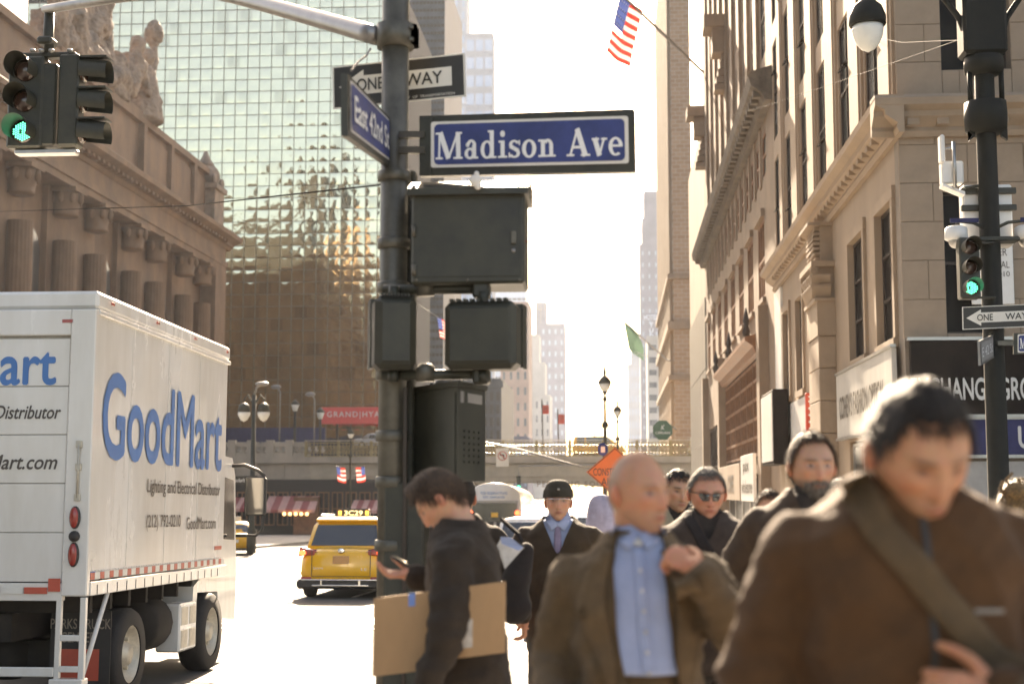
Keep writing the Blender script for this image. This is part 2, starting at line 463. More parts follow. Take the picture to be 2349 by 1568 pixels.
wall(MB(), 'y', YA0, YA0+.5, XA, XA+24, g0, 44, opsW).build('avenue_wall', M['joint'], bA)
blocks(bA, 'y', YA0, -1, XA-.03, 11.0, 4.45, 8.3, opsW, 1.15, .74, M['stoneA'])
blocks(bA, 'y', YA0, -1, XA-.03, 11.0, 9.02, 14.2, opsW, 1.15, .74, M['stoneA'])
MB().box((XA-.03, YA0-.03, 14.2), (XA+24, YA0-.001, 44)).build('upper_facing', M['stoneA'], bA)
for a, b, c, d in opsW: window(bA, 'y', YA0+.38, -1, a, b, c, d, 1, 2, 'frame', 'glass' )
for k, c in enumerate(up):
    for a, b in lv:
        window(bA, 'x', XA+.09, -1, c-.85, c+.85, a, b, 2, 2, 'frame', 'glass' if (k+int(a)) % 3 else 'glassw', .07)
        # a top-hung sash standing open, catching the light
        s = MB(); zt = a + (b-a)*(.28 + .44*((k*7+int(a)*3) % 5)/5)
        s.obox((XA-.04, c-.42, zt), (.12, 0, .10), (0, .36, 0), (-.006, 0, .014))
        s.build('open_sash', M['glassw'], bA)
# piers between the upper windows
pe = [27.03] + [x for c in up for x in (c-.85, c+.85)] + [YA1]
for a, b in zip(pe[0::2], pe[1::2]):
    if b-a > .3:
        m_ = MB().box((XA-.06, a+.14, 9.02), (XA+.002, b-.14, 43)); m_.box((XA-.10, a+.32, 9.0), (XA-.055, b-.32, 43))
        m_.build('pier', M['stoneA2'], bA)
# lower windows and their surrounds
for a, b in low:
    window(bA, 'x', XA+.13, -1, a, b, 4.55, 7.25, 2 if b-a > 1.5 else 1, 3, 'frame', 'glass', .07)
    s = MB().box((XA-.10, a-.16, 4.36), (XA+.05, b+.16, 4.545)); s.build('sill', M['stoneA2'], bA)
    s = MB()
    for q, t in (((a-.2), a-.002), (b+.002, b+.2)): s.box((XA-.07, q, 4.55), (XA-.001, t, 7.252))
    s.box((XA-.075, a-.24, 7.254), (XA-.001, b+.24, 7.5)); s.build('surround', M['stoneA2'], bA)
# belt course round the corner
prof = [(0.0, 8.28), (-.10, 8.28), (-.14, 8.38), (-.12, 8.46), (-.34, 8.62), (-.36, 8.72), (-.52, 8.80), (-.54, 8.93), (-.48, 9.0), (0.0, 9.0)]
MB().prism([(XA+u, z) for u, z in prof], YA0-.54, YA1, 'xz').build('belt_course', M['stoneA2'], bA)
MB().prism([(YA0-.03+u, z+.002) for u, z in prof], XA-.535, XA+24, 'yz').build('belt_course', M['stoneA'], bA)
# tall pilaster of separate blocks with its capital and the bracket above
for k in range(9):
    z = g0 + .2 + k*.80
    if z + .8 < 6.4:
        MB().box((XA-.42, 35.35, z+.006), (XA+.01, 37.2, z+.794), .02).build('pilaster_block', M['stoneA'], bA)
zc = g0 + .2 + 8*.8
cp = MB().box((XA-.44, 35.3, zc), (XA+.01, 37.25, 6.28))
cp.box((XA-.50, 35.25, 6.28), (XA+.01, 37.3, 6.36))
for row, (z, n) in enumerate(((6.36, 6), (6.62, 5))):
    for i in range(n):
        y = 35.4 + (i+.5)*(1.75/n)
        cp.grid(lambda s, t, y=y, z=z: (XA-.44 - .16*math.sin(t*1.9)*(1-.3*abs(s-.5)), y+(s-.5)*.32*(1-.35*t), z+.34*math.sin(t*1.5)), 4, 6)
    for i in range(2):
        x = XA-.44+.22*i
        cp.grid(lambda s, t, x=x, z=z: (x+(s-.5)*.24, 35.36-.14*math.sin(t*1.9), z+.34*math.sin(t*1.5)), 4, 6)
for y in (35.28, 37.1):
    cp.tube([(XA-.5+.1*math.cos(a)*(1-a/14), y, 7.02+.1*math.sin(a)*(1-a/14)) for a in [i*.5 for i in range(24)]], .035, 6)
cp.box((XA-.58, 35.2, 7.14), (XA+.01, 37.4, 7.28)); cp.box((XA-.40, 35.42, 6.36), (XA+.008, 37.14, 7.14))
cp.build('capital', M['stoneA2'], bA)
br = MB().box((XA-.30, 35.5, 7.28), (XA+.01, 37.0, 8.27))
for i in range(7): br.box((XA-.42-.05*math.sin(i/6*3.14), 35.6, 7.36+i*.125), (XA-.29, 36.9, 7.43+i*.125))
br.box((XA-.62, 35.4, 8.20), (XA+.01, 37.1, 8.279)); br.build('bracket', M['stoneA'], bA)
for i in range(36):
    y = YA0+.1+i*.55
    if y < YA1-.4: MB().box((XA-.30, y, 8.47), (XA-.11, y+.22, 8.60)).build('dentil', M['stoneA2'], bA)
for i in range(8):
    MB().box((XA+.1+i*.55, YA0-.33, 8.472), (XA+.32+i*.55, YA0-.14, 8.602)).build('dentil', M['stoneA'], bA)
# shop fronts
for a, b in shops:
    n = 4
    for k in range(n):
        window(bA, 'x', XA+.12, -1, a+(b-a)*k/n, a+(b-a)*(k+1)/n, g0+.9, 2.7, 1, 1, 'steel', 'glass', .08, 'shop_window')
    MB().box((XA+.2, a, g0), (XA+.48, b, g0+.88)).build('stall_riser', M['stoneA'], bA)

def sign_board(name, label, axis, w, out, u0, u1, z0, z1, thick, mboard, words, mtext, cat='sign', frame=None, bold=.02, flip=False):
    """flat sign on a wall; words = list of (text, u_start, z_base, width, height)"""
    base = P3(axis, w, (u0+u1)/2, z0)
    t = thing(name, label, cat, base)
    MB().box(P3(axis, w, u0, z0), P3(axis, w+out*thick, u1, z1), .01).build('panel', mboard, t)
    ud = Vector(P3(axis, 0, -1 if flip else 1, 0))
    for (s, u, z, W, H) in words:
        mb = MB(); text_on(mb, s, P3(axis, w+out*(thick+.012), u, z), ud, (0, 0, 1), W, H, bold)
        mb.build('lettering', mtext, t, fix=False)
    if frame:
        f = MB()
        f.box(P3(axis, w+out*thick*.2, u0-.06, z1), P3(axis, w+out*(thick+.03), u1+.06, z1+.06)); f.box(P3(axis, w+out*thick*.2, u0-.06, z0-.06), P3(axis, w+out*(thick+.03), u1+.06, z0))
        f.build('trim', frame, t)
    return t
xs = lambda px: D(px, 1000, YA0).x
sign_board('shop_sign', 'wide black exchange shop sign with silver capitals on the corner building', 'y', YA0-.06, -1, XA+.06, 12.5, 3.02, 4.40, .14, M['black'],
           [('EXCHANGE GROUP', xs(2088), D(2200, 918, YA0).z, 2.55, .40)], M['greytxt'], frame=M['steel'])
sign_board('currency_sign', 'dark blue band sign with grey capitals under the black shop sign', 'y', YA0-.05, -1, XA+.6, 12.5, 2.28, 2.93, .10, M['blue'],
           [('C', xs(2264), 2.40, .26, .40), ('URRENCY', xs(2331), 2.40, 1.9, .40)], M['greytxt'], frame=M['steel'])
for i in range(6):
    a = XA+.75+i*.95
    s = MB().box((a, YA0-.08, g0+.3), (a+.9, YA0-.031, 2.16))
    for k in range(12): s.box((a+.03, YA0-.09, g0+.4+k*.17), (a+.87, YA0-.079, g0+.52+k*.17))
    sh = s.build('roller_shutter', M['shutter'], bA)
sign_board('optical_shop_sign', 'pale glossy optician sign with dark raised letters on the limestone side wall', 'x', XA-.09, -1, YA0+.35, 34.2, 2.85, 4.33, .10, M['offwhite'],
           [("COHEN'S FASHION OPTICAL", 33.7, 3.28, 5.6, .52)], M['darktxt'], frame=M['steel'], flip=True)
# light fascia under the lower windows, billboard, box sign and red neon sign
MB().box((XA-.06, 37.4, 2.8), (XA-.002, 47.9, 4.3)).build('fascia', M['white'], bA)
MB().box((XA-.08, 46.2, 4.9), (XA-.002, YA1-.05, 8.2)).build('blank_panel', M['white'], bA)
t = thing('box_sign', 'black box sign with a blank white side mounted on the side wall', 'sign', (XA-.3, 46, 2.4))
MB().box((XA-.6, 44.2, 2.45), (XA-.12, 47.6, 4.75), .02).build('case', M['black'], t)
MB().box((XA-.63, 44.3, 2.55), (XA-.601, 47.5, 4.65)).build('white_face', M['white'], t)
for y in (44.8, 47): MB().box((XA-.12, y, 3.2), (XA-.01, y+.1, 3.3)).build('bracket', M['steel'], t)
t = thing('neon_sign', 'narrow red upright neon sign sticking out above the shop', 'sign', (XA-.3, 38, 2.6))
MB().box((XA-.42, 37.95, 3.1), (XA-.12, 38.1, 4.2), .02).build('panel', M['red'], t)
for k in range(5):
    MB().tube([(XA-.27+.08*math.sin(k+i*.9), 37.93, 3.15+k*.2+i*.02) for i in range(9)], .02, 6).build('neon_stroke', M['whitetxt'], t)
MB().box((XA-.13, 37.98, 3.6), (XA-.01, 38.06, 3.7)).build('bracket', M['steel'], t)
sign_board('rental_sign', 'tall white rental notice board behind the right-hand lamp post', 'y', YA0-.10, -1, xs(2236), xs(2334), D(2260, 700, YA0).z, D(2260, 548, YA0).z, .05, M['white'],
           [('FLORI', xs(2221)+.06, D(2260, 596, YA0).z, .33, .14), ('ER', xs(2300), D(2260, 590, YA0).z, .16, .14),
            ('FOR RENTAL', xs(2221)+.04, D(2260, 618, YA0).z, .78, .13), ('(212) 22  010', xs(2221)+.04, D(2260, 641, YA0).z, .78, .13)], M['darktxt'], bold=.0)

# ------------------------------------------------------------------ right side: building with the dark cornice
YB0, YB1 = YA1+.03, 85.0
bB = thing('cornice_building', 'tan building with a long dark projecting cornice beyond the corner building', 'building', (XA, YB0, gz(YB0)))
g1 = gz(YB1)-.4
MB().box((XA+.6, YB0, g1), (XA+22, YB1, 38)).build('interior', M['core'], bB)
ops = []
nB = 8
cB = [52.6+i*(82.6-52.6)/(nB-1) for i in range(nB)]
for c in cB: ops.append((c-1.15, c+1.15, 8.6, 11.5))
cb2 = [51+i*(83.4-51)/15 for i in range(16)]
for c in cb2: ops.append((c-.62, c+.62, 12.9, 14.5))
big = (53.5, 70.5, 2.9, 7.5)
ops.append(big); ops += [(72.5, 83.5, g1, 5.2)]; ops.append((52, 70.5, g1, 2.3))
upB = [50.6+i*3.55 for i in range(10)]
for c in upB:
    for z in (17.2, 21.0, 24.8, 28.6): ops.append((c-.8, c+.8, z, z+3.0))
wall(MB(), 'x', XA, XA+.5, YB0, YB1, g1, 38, ops).build('street_wall', M['stoneB'], bB)
for c in cB: 
    window(bB, 'x', XA+.10, -1, c-1.15, c+1.15, 8.6, 11.5, 3, 2, 'winwood', 'glass', .13, dep=.08)
    MB().box((XA-.12, c-1.35, 8.42), (XA+.02, c+1.35, 8.59)).build('sill', M['stoneB'], bB)
    MB().box((XA-.14, c-1.4, 11.52), (XA-.001, c+1.4, 11.8)).build('lintel', M['stoneB'], bB)
for c in cb2:
    window(bB, 'x', XA+.07, -1, c-.62, c+.62, 12.9, 14.5, 1, 2, 'winwood', 'glass', .1)
for a, b in zip(cb2[:-1], cb2[1:]): MB().box((XA-.06, (a+b)/2-.25, 12.7), (XA-.001, (a+b)/2+.25, 14.9)).build('pier', M['stoneB'], bB)
for c in upB:
    for k, z in enumerate((17.2, 21.0, 24.8, 28.6)): window(bB, 'x', XA+.07, -1, c-.8, c+.8, z, z+3.0, 1, 2, 'frame', 'glass' if k % 2 else 'glassw', .1)
for a, b in zip(upB[:-1], upB[1:]): MB().box((XA-.14, (a+b)/2-.55, 16.3), (XA-.001, (a+b)/2+.55, 38)).build('pier', M['stoneB'], bB)
# dark cornice with its underside brackets
MB().prism([(XA, 14.95), (XA-.25, 14.95), (XA-.35, 15.2), (XA-.72, 15.45), (XA-.8, 15.8), (XA-.7, 15.95), (XA, 16.15)], YB0+.01, YB1+.3, 'xz').build('cornice', M['corniceB'], bB)
for i in range(46): MB().box((XA-.62, YB0+.3+i*.8, 15.12), (XA-.36, YB0+.62+i*.8, 15.36)).build('cornice_bracket', M['corniceB'], bB)
# large grid window over two floors
n = 6; w_ = (big[1]-big[0])/n
for k in range(n): window(bB, 'x', XA+.06, -1, big[0]+k*w_+.1, big[0]+(k+1)*w_-.1, 2.95, 6.6, 3, 5, 'winwood', 'glassw', .12, 'grid_window', dep=.1)
MB().prism([(XA, 6.7), (XA-.2, 6.75), (XA-.3, 7.0), (XA-.6, 7.2), (XA-.6, 7.35), (XA, 7.5)], big[0]-.3, big[1]+.3, 'xz').build('canopy_cornice', M['winwood'], bB)
for y in (big[0]+.2, (big[0]+big[1])/2, big[1]-.3):
    MB().lathe([(.12, 7.4), (.16, 7.6), (.08, 7.8), (.12, 8.0), (.02, 8.5)], (XA-.5, y, 0), 10).build('finial', M['frame'], bB)
for k in range(4): window(bB, 'x', XA+.1, -1, 72.6+k*2.7, 75.2+k*2.7, g1+.5, 5.1, 2, 3, 'frame', 'glass', .1, 'shop_window')
for k in range(5): window(bB, 'x', XA+.1, -1, 52.1+k*3.65, 55.7+k*3.65, g1+.5, 2.25, 1, 1, 'steel', 'glass', .1, 'shop_window')
for y in (51.2, 71.4, 84.2): MB().box((XA-.35, y-.5, g1), (XA-.001, y+.5, 8.2)).build('pilaster', M['stoneB'], bB)
for k, y in enumerate((50.5, 67, 83.2)):
    b_ = MB().box((XA-.7, y-.6, 22.4), (XA-.001, y+.6, 23.6)); b_.box((XA-1.1, y-.8, 23.6), (XA-.001, y+.8, 24.2))
    for i in range(5): b_.box((XA-.62+.09*i, y-.45, 20.6+i*.36), (XA-.002, y+.45, 20.9+i*.36))
    b_.build('console', M['stoneB'], bB)
sign_board('cafe_sign', 'white upright cafe sign panel with dark letters low on the tan building', 'x', XA-.36, -1, 52.2, 57.4, 1.25, 3.0, .12, M['white'],
           [('pax', 56.2, 2.25, 2.4, .42), ('wholesome', 57.0, 1.55, 4.4, .5)], M['darktxt'], flip=True)
sign_board('small_shop_sign', 'small pale shop sign with dark letters further along the tan building', 'x', XA-.36, -1, 58.2, 70.0, 1.25, 2.75, .10, M['stoneB'],
           [('CAFE', 64.2, 1.6, 3.0, .7)], M['darktxt'], flip=True)

# ------------------------------------------------------------------ right side: plain slab building
bC = thing('slab_building', 'plain pale slab building with a dark granite base next to the cornice building', 'building', (XA, YB1, gz(YB1)))
MB().box((XA, YB1+.03, 13.2), (XA+22, 103, 24.2)).build('wall', M['stoneA2'], bC)
for k in range(6):
    for z0_, z1_ in ((gz(100)-.4, 4.5), (4.52, 8.9), (8.92, 13.19)):
        MB().box((XA-.06, YB1+.05+k*3, z0_), (XA+20, YB1+3.0+k*3, z1_), .02).build('granite_panel', M['graniteD'] if 'graniteD' in M else M['joint'], bC)

# ------------------------------------------------------------------ right side: brick tower beyond the viaduct
M['brick'] = bpy.data.materials.new('tan_brick'); M['brick'].use_nodes = True
def brick_nodes(m, c1, c2, mort, sc):
    n, l = m.node_tree.nodes, m.node_tree.links
    tc = n.new('ShaderNodeTexCoord'); mp = n.new('ShaderNodeMapping'); mp.inputs['Rotation'].default_value = (math.pi/2, 0, 0)
    l.new(tc.outputs['Object'], mp.inputs[0])
    b = n.new('ShaderNodeTexBrick'); b.inputs['Color1'].default_value = (*c1, 1); b.inputs['Color2'].default_value = (*c2, 1); b.inputs['Mortar'].default_value = (*mort, 1)
    b.inputs['Scale'].default_value = sc; b.inputs['Mortar Size'].default_value = .02; l.new(mp.outputs[0], b.inputs[0])
    l.new(b.outputs[0], n['Principled BSDF'].inputs['Base Color']); n['Principled BSDF'].inputs['Roughness'].default_value = .85
brick_nodes(M['brick'], (.36, .25, .17), (.30, .20, .13), (.38, .32, .26), .6)
XD = D(1545, 700, 140).x; XD2 = D(1590, 700, 140).x
bD = thing('brick_tower', 'tall tan brick tower with vertical ribs rising behind the viaduct on the right', 'tower', (XD, 140, gz(140)))
MB().box((XD, 140, gz(150)-.5), (XD2, 182, 62)).build('tower_wall', M['brick'], bD)
MB().box((XD2+.002, 140.3, gz(150)-.5), (XD2+16, 182, 26)).build('rear_wing', M['brick'], bD)
for k in range(12): MB().box((XD-.35, 141.2+k*3.4, gz(150)), (XD-.001, 142.6+k*3.4, 62)).build('rib', M['stoneA2'], bD)
for z, h in ((12.5, .5), (17.5, .8), (22.5, .5), (4.5, .5)): MB().box((XD-.6, 139.7, z), (XD2+.1, 182, z+h)).build('string_course', M['stoneB'], bD)
for k in range(11): 
    for z in (6.0, 8.6, 14, 19.4, 25, 28.5, 32, 35.5, 39, 42.5, 46):
        put('window', bpy.data.meshes.get('slot_window') or MB().box((-.02, 0, 0), (.1, 1.5, 2)).mesh('slot_window', M['glass']), bD, (XD-.03, 142.85+k*3.4, z))
# ------------------------------------------------------------------ left: station facade with giant columns
XG = -45.0
zg = gz(130)-.5
gct = thing('station_building', 'brown limestone station facade with giant fluted columns and a heavy cornice', 'building', (XG, 130, gz(130)))
YG0, YG1 = 84.0, 160.5
MB().box((XG-40, YG0, zg), (XG-2.2, YG1-.6, 37)).build('rear_wall', M['gct'], gct)
# entablature: architrave, frieze, cornice
MB().box((XG-3, YG0, 26.9), (XG, YG1, 27.5)).build('architrave', M['gct'], gct)
MB().box((XG-3, YG0, 27.505), (XG+.15, YG1+.1, 28.05)).build('architrave', M['gct'], gct)
MB().box((XG-3, YG0, 28.055), (XG-.05, YG1-.05, 29.55)).build('frieze', M['gct'], gct)
MB().prism([(XG-3, 29.56), (XG+.05, 29.56), (XG+.25, 29.9), (XG+.5, 30.0), (XG+.55, 30.2), (XG+1.5, 30.55), (XG+1.55, 31.0), (XG+1.25, 31.25), (XG-3, 31.3)], YG0, YG1+1.3, 'xz').build('cornice', M['gct'], gct)
for i in range(62): MB().box((XG+.27, YG0+1.2*i+.2, 29.92), (XG+.95, YG0+1.2*i+.75, 30.2)).build('modillion', M['gct'], gct)
# columns in pairs, fluted
def fluted(r0, r1, h, n=20):
    mb = MB()
    def fn(s, t):
        a = 2*math.pi*s; r = (r0+(r1-r0)*t**1.4) * (1 - .045*abs(math.sin(a*n/2))**.7)
        return (r*math.cos(a), r*math.sin(a), h*t)
    mb.grid(fn, n*4, 6, closed=True)
    return mb.mesh('column', M['gct'])
colm = fluted(1.15, .98, 23.6)
capm = MB().lathe([(1.0, 0), (1.12, .1), (1.0, .3), (1.08, 1.0), (1.22, 1.9), (1.1, 2.0)], n=16).box((-1.3, -1.3, 2.0), (1.3, 1.3, 2.35))
for a in range(8):
    an = a*math.pi/4
    capm.ell((1.25*math.cos(an), 1.25*math.sin(an), 1.5), (.28, .28, .5), 8, 6)
capm = capm.mesh('capital', M['gct'])
for Y in (98.5, 105.5, 114.5, 121.5, 131.0, 138.0, 147.5, 154.0):
    cl = put('column', colm, gct, (XG-.9, Y, zg+1.4)); put('capital', capm, cl, (XG-.9, Y, 24.5))
for a, b in ((108.2, 112.0), (124.2, 128.4), (140.6, 145.0), (91, 96)):
    ar = [(a, 8), (b, 8)] + [(b-(b-a)/2+(b-a)/2*math.cos(t), 21+(b-a)/2*math.sin(t)) for t in [math.pi*i/12 for i in range(13)]]
    MB().prism(ar, XG-2.19, XG-2.0, 'yz').build('arched_window', M['gctd'], gct)
for a, b in ((96.6, 107.4), (112.6, 123.4), (129.2, 139.9), (145.8, 155.9)):
    MB().box((XG-2.199, a, zg), (XG-1.7, b, 26.85)).build('wall_panel', M['gct'], gct)
MB().box((XG-2.6, 156.2, zg), (XG+.02, YG1-.1, 26.88)).build('corner_pier', M['gct'], gct)
MB().box((XG-2.4, 152, zg), (XG-.6, 156.19, zg+1.38)).build('plinth', M['gct'], gct)
# attic with panels and pedestals
MB().box((XG-5, YG0, 31.31), (XG-1.2, YG1-2.5, 37.3)).build('attic', M['gct'], gct)
for a, b in ((86, 97), (98.5, 109), (134, 141.2), (142.4, 149.5), (150.4, 156)):
    MB().box((XG-1.199, a, 32.2), (XG-1.0, b, 36.6)).build('attic_panel', M['gct'], gct)
MB().box((XG-5.2, YG0, 37.31), (XG-.7, YG1-2.2, 38.0)).build('coping', M['gct'], gct)
for y in (133.2, 141.8, 149.9):
    MB().box((XG-1.5, y-.45, 31.32), (XG-.6, y+.45, 37.29)).build('attic_pier', M['gct'], gct)
pd = MB().box((XG-3.8, 154.8, 31.33), (XG+.1, 158.6, 35.6)); pd.box((XG-4.1, 154.5, 35.61), (XG+.4, 158.9, 36.2))
for s in (155.3, 158.1):
    pd.tube([(XG-.1, s+.55*math.cos(a)*(1-a/16), 36.7+.55*math.sin(a)*(1-a/16)) for a in [i*.45 for i in range(26)]], .22, 7)
pd.ell((XG-1.6, 156.7, 37.4), (1.7, 1.6, 1.5)); pd.lathe([(1.2, 38.4), (.9, 38.9), (.5, 39.5), (.2, 40.3)], (XG-1.6, 156.7, 0), 12)
pd.build('corner_pedestal', M['statue'], gct)

def blob(parts, vox, smooth=2):
    """union of solids -> one continuous surface through a voxel remesh"""
    mb = parts
    me = mb.mesh('blob', None, fix=True)
    o = bpy.data.objects.new('blob', me); C.objects.link(o)
    r = o.modifiers.new('r', 'REMESH'); r.mode = 'VOXEL'; r.voxel_size = vox; r.use_smooth_shade = True
    if smooth: 
        s = o.modifiers.new('s', 'SMOOTH'); s.factor = .5; s.iterations = smooth
    dg = bpy.context.evaluated_depsgraph_get(); dg.update()
    out = bpy.data.meshes.new_from_object(o.evaluated_get(dg)); bpy.data.objects.remove(o); bpy.data.meshes.remove(me)
    return out
from mathutils import noise as mnoise
def rough_up(me, amp, f):
    """carved depth: folds and hollows cut into the stone"""
    N = [v.normal.copy() for v in me.vertices]
    for v, nr in zip(me.vertices, N):
        q = v.co*f; d = mnoise.noise(Vector((q.x*1.6, q.y*1.6, q.z*.55)))+.6*(1-abs(mnoise.noise(q*2.1))*3)+.4*mnoise.noise(q*4.3)
        v.co = v.co+nr*amp*d
    me.update(); return me
# crowning sculpture: a generic group of draped reclining figures round a central block
st = thing('roof_sculpture', 'pale carved figure group crowning the station roof behind the traffic signal', 'sculpture', (XG-2.5, 123, 38.0))
sb = MB()
def fig(c, facing, lean, h):
    c = Vector(c); d = Vector((0, math.cos(facing), math.sin(facing)*.0)) 
    hip = c + Vector((0, 0, h*.18)); ch = hip + Vector((.3, lean*h*.25, h*.36)); hd = ch + Vector((.15, lean*h*.08, h*.24))
    sb.tube([hip-Vector((0, lean*.3, .2)), hip, (hip+ch)/2, ch], [h*.17, h*.19, h*.16, h*.17], 9)
    sb.ell(hd, (h*.095, h*.095, h*.12), 10, 8); sb.tube([ch, hd], [h*.09, h*.06], 8)
    kn = hip + Vector((.7, -lean*h*.38, h*.06)); ft = kn + Vector((.2, -lean*h*.35, -h*.2))
    sb.tube([hip, kn, ft], [h*.15, h*.11, h*.06], 8)
    kn2 = hip + Vector((.3, -lean*h*.30, h*.22)); ft2 = kn2 + Vector((.2, -lean*h*.22, -h*.34))
    sb.tube([hip, kn2, ft2], [h*.14, h*.11, h*.06], 8)
    el = ch + Vector((.4, lean*h*.22, -h*.12)); sb.tube([ch, el, el+Vector((.3, lean*h*.1, -h*.18))], [h*.08, h*.06, h*.05], 7)
    for k in range(5): sb.tube([hip+Vector((.45+.05*k, -lean*h*(.05+.08*k), h*.16)), hip+Vector((.6, -lean*h*(.1+.08*k), -h*.2))], [h*.035, h*.06], 6)
fig((XG-2, 118.0, 38.4), 0, -1, 8.2); fig((XG-1.6, 129.0, 38.4), 0, 1, 8.2); fig((XG-2.6, 123.6, 42.2), 0, .3, 8.5); fig((XG-1.9, 113.6, 38.2), 0, -.8, 6.5)
sb.box((XG-4.6, 114.5, 38.01), (XG-2.4, 131.0, 42.6)); sb.box((XG-4.6, 119.5, 38.01), (XG-2.0, 127.5, 45.5)); sb.ell((XG-1.5, 123.8, 40.0), (.5, 1.9, 1.9))
for k in range(10): sb.tube([(XG-2.5, 115.6+k*1.6, 38.1), (XG-1.6, 116+k*1.55, 40.0+.9*math.sin(k*2.1)), (XG-1.9, 116.4+k*1.5, 42.2+1.6*math.sin(k*1.3))], [.9, .8, .4], 7)
link_mesh('figures', rough_up(blob(sb, .13, 1), .17, 1.1), M['statue'], st); st.children[0].data.transform(Matrix.Translation(-st.location))
MB().box((XG-5, 112.5, 38.01), (XG-.9, 133.5, 38.6)).build('plinth', M['gct'], st)
lp = thing('roof_figure', 'dark carved seated figure holding a lamp at the end of the station attic', 'sculpture', (XG-1.4, 134.8, 38.0))
sb = MB(); c = Vector((XG-1.4, 134.8, 38.05))
sb.tube([c+Vector((.1,0,5.2)), c+Vector((.1,0,6.6))], [.5,.45], 8); sb.tube([c, c+Vector((0, .2, 2.2)), c+Vector((0, .1, 4.2)), c+Vector((.1, 0, 5.4))], [1.9, 1.5, 1.15, .8], 12); sb.ell(c+Vector((.1, 0, 6.5)), (.75, .75, .95)); sb.tube([c+Vector((.3, .6, 5)), c+Vector((.5, 1.2, 6.4)), c+Vector((.4, 1.1, 8.2))], [.5, .4, .3], 8)
sb.lathe([(.3, 8.0), (.85, 8.6), (1.0, 9.4), (.7, 10.2), (.25, 10.6)], (c.x+.4, c.y+1.1, c.z), 10)
sb.tube([c+Vector((.9, .9, .2)), c+Vector((1.0, .6, 2.2)), c+Vector((.5, -.4, 3.6))], [.7, .6, .4], 8)
link_mesh('figure', rough_up(blob(sb, .13, 1), .14, 1.0), M['statue'], lp); lp.children[0].data.transform(Matrix.Translation(-lp.location))

# ------------------------------------------------------------------ glass hotel: every pane its own
YH = 190.0
xh0, xh1 = D(40, 600, YH).x, D(908, 600, YH).x
zh0, zh1 = 5.0, 72.0
hy = thing('glass_hotel', 'tall mirror-glass hotel with a fine grid of rippled yellowish panes', 'building', (xh0, YH, gz(150)))
MB().box((xh0, YH+.5, gz(150)-.2), (xh1, YH+36, zh1+1)).build('wall', M['core'], hy)
def pane_mat(name, col, rough):
    m = mat(name, col, rough, 1.0, 0); n, l = m.node_tree.nodes, m.node_tree.links
    b = n['Principled BSDF']
    oi = n.new('ShaderNodeObjectInfo'); geo = n.new('ShaderNodeNewGeometry'); no = n.new('ShaderNodeTexNoise'); no.inputs['Scale'].default_value = .55; no.inputs['Detail'].default_value = 2
    l.new(geo.outputs['Position'], no.inputs['Vector'])
    bp = n.new('ShaderNodeBump'); bp.inputs['Strength'].default_value = .13; bp.inputs['Distance'].default_value = .25
    l.new(no.outputs['Fac'], bp.inputs['Height']); l.new(bp.outputs[0], b.inputs['Normal'])
    n2 = n.new('ShaderNodeTexNoise'); n2.inputs['Scale'].default_value = .08; l.new(geo.outputs['Position'], n2.inputs['Vector'])
    wn_ = n.new('ShaderNodeTexWhiteNoise'); wn_.noise_dimensions = '3D'
    sn = n.new('ShaderNodeVectorMath'); sn.operation = 'SNAP'; sn.inputs[1].default_value = (1.68, 500, 1.68); l.new(geo.outputs['Position'], sn.inputs[0]); l.new(sn.outputs[0], wn_.inputs['Vector'])
    rp = n.new('ShaderNodeValToRGB'); rp.color_ramp.elements[0].color = (*[c*.72 for c in col], 1); rp.color_ramp.elements[1].color = (*col, 1)
    e = rp.color_ramp.elements.new(.12); e.color = (*[c*.97 for c in col], 1)
    l.new(wn_.outputs['Value'], rp.inputs[0]); l.new(rp.outputs[0], b.inputs['Base Color'])
    return m
M['hpane'] = pane_mat('yellow_mirror_pane', (.68, .62, .44), .06)
M['mull'] = mat('bronze_mullion', (.16, .14, .10), .45, .5, var=.15)
PW = 1.68
def pane_shape(tilt_x, tilt_z, bulge, skew):
    mb = MB()
    def fn(s, t):
        b = bulge*(1-(2*s-1)**2)*(1-(2*t-1)**4) + skew*(t-.5)**2
        return (.03+s*(PW-.06), -b + tilt_x*(s-.5) + tilt_z*(t-.5), .03+t*(PW-.06))
    mb.grid(fn, 7, 7); return mb.mesh('pane', M['hpane'], fix=False)
shapes = [pane_shape(R.uniform(-.006, .006), R.uniform(-.010, .010), R.uniform(.0, .030), R.uniform(-.02, .03)) for _ in range(9)]
nc = int((xh1-xh0)/PW); nr = int((zh1-zh0)/PW)
cells = [(i, j) for i in range(nc) for j in range(nr)]
def onscreen(i, j):
    y = 1127-((zh0+(j+.5)*PW)-CAM_H)/YH*FX; x = 1414+(xh0+(i+.5)*PW)/YH*FX
    return x > 330 and y > -20 and not (x < 520 and y > 640) and not (x > 860)
vis = [c for c in cells if onscreen(*c)]
vis.sort(key=lambda c: abs(1127-((zh0+(c[1]+.5)*PW)-CAM_H)/YH*FX-330))
single = set(vis[:300]); rest = MB(); rest.smooth = True
for (i, j) in cells:
    me = shapes[(i*5+j*3+(i*j) % 7) % 9]; o = (xh0+i*PW, YH+.40, zh0+j*PW)
    if (i, j) in single: put('pane', me, hy, o)
    else: rest.add([(v.co.x+o[0], v.co.y+o[1], v.co.z+o[2]) for v in me.vertices], [tuple(p.vertices) for p in me.polygons])
rp_ = rest.build('glass_panes', M['hpane'], hy, fix=False); rp_['kind'] = 'stuff'
mg = MB()
for i in range(nc+1): mg.box((xh0+i*PW-.035, YH+.30, zh0), (xh0+i*PW+.035, YH+.52, zh1))
for j in range(nr+1): mg.box((xh0, YH+.31, zh0+j*PW-.03), (xh1, YH+.53, zh0+j*PW+.03))
mg.build('mullion_grid', M['mull'], hy)
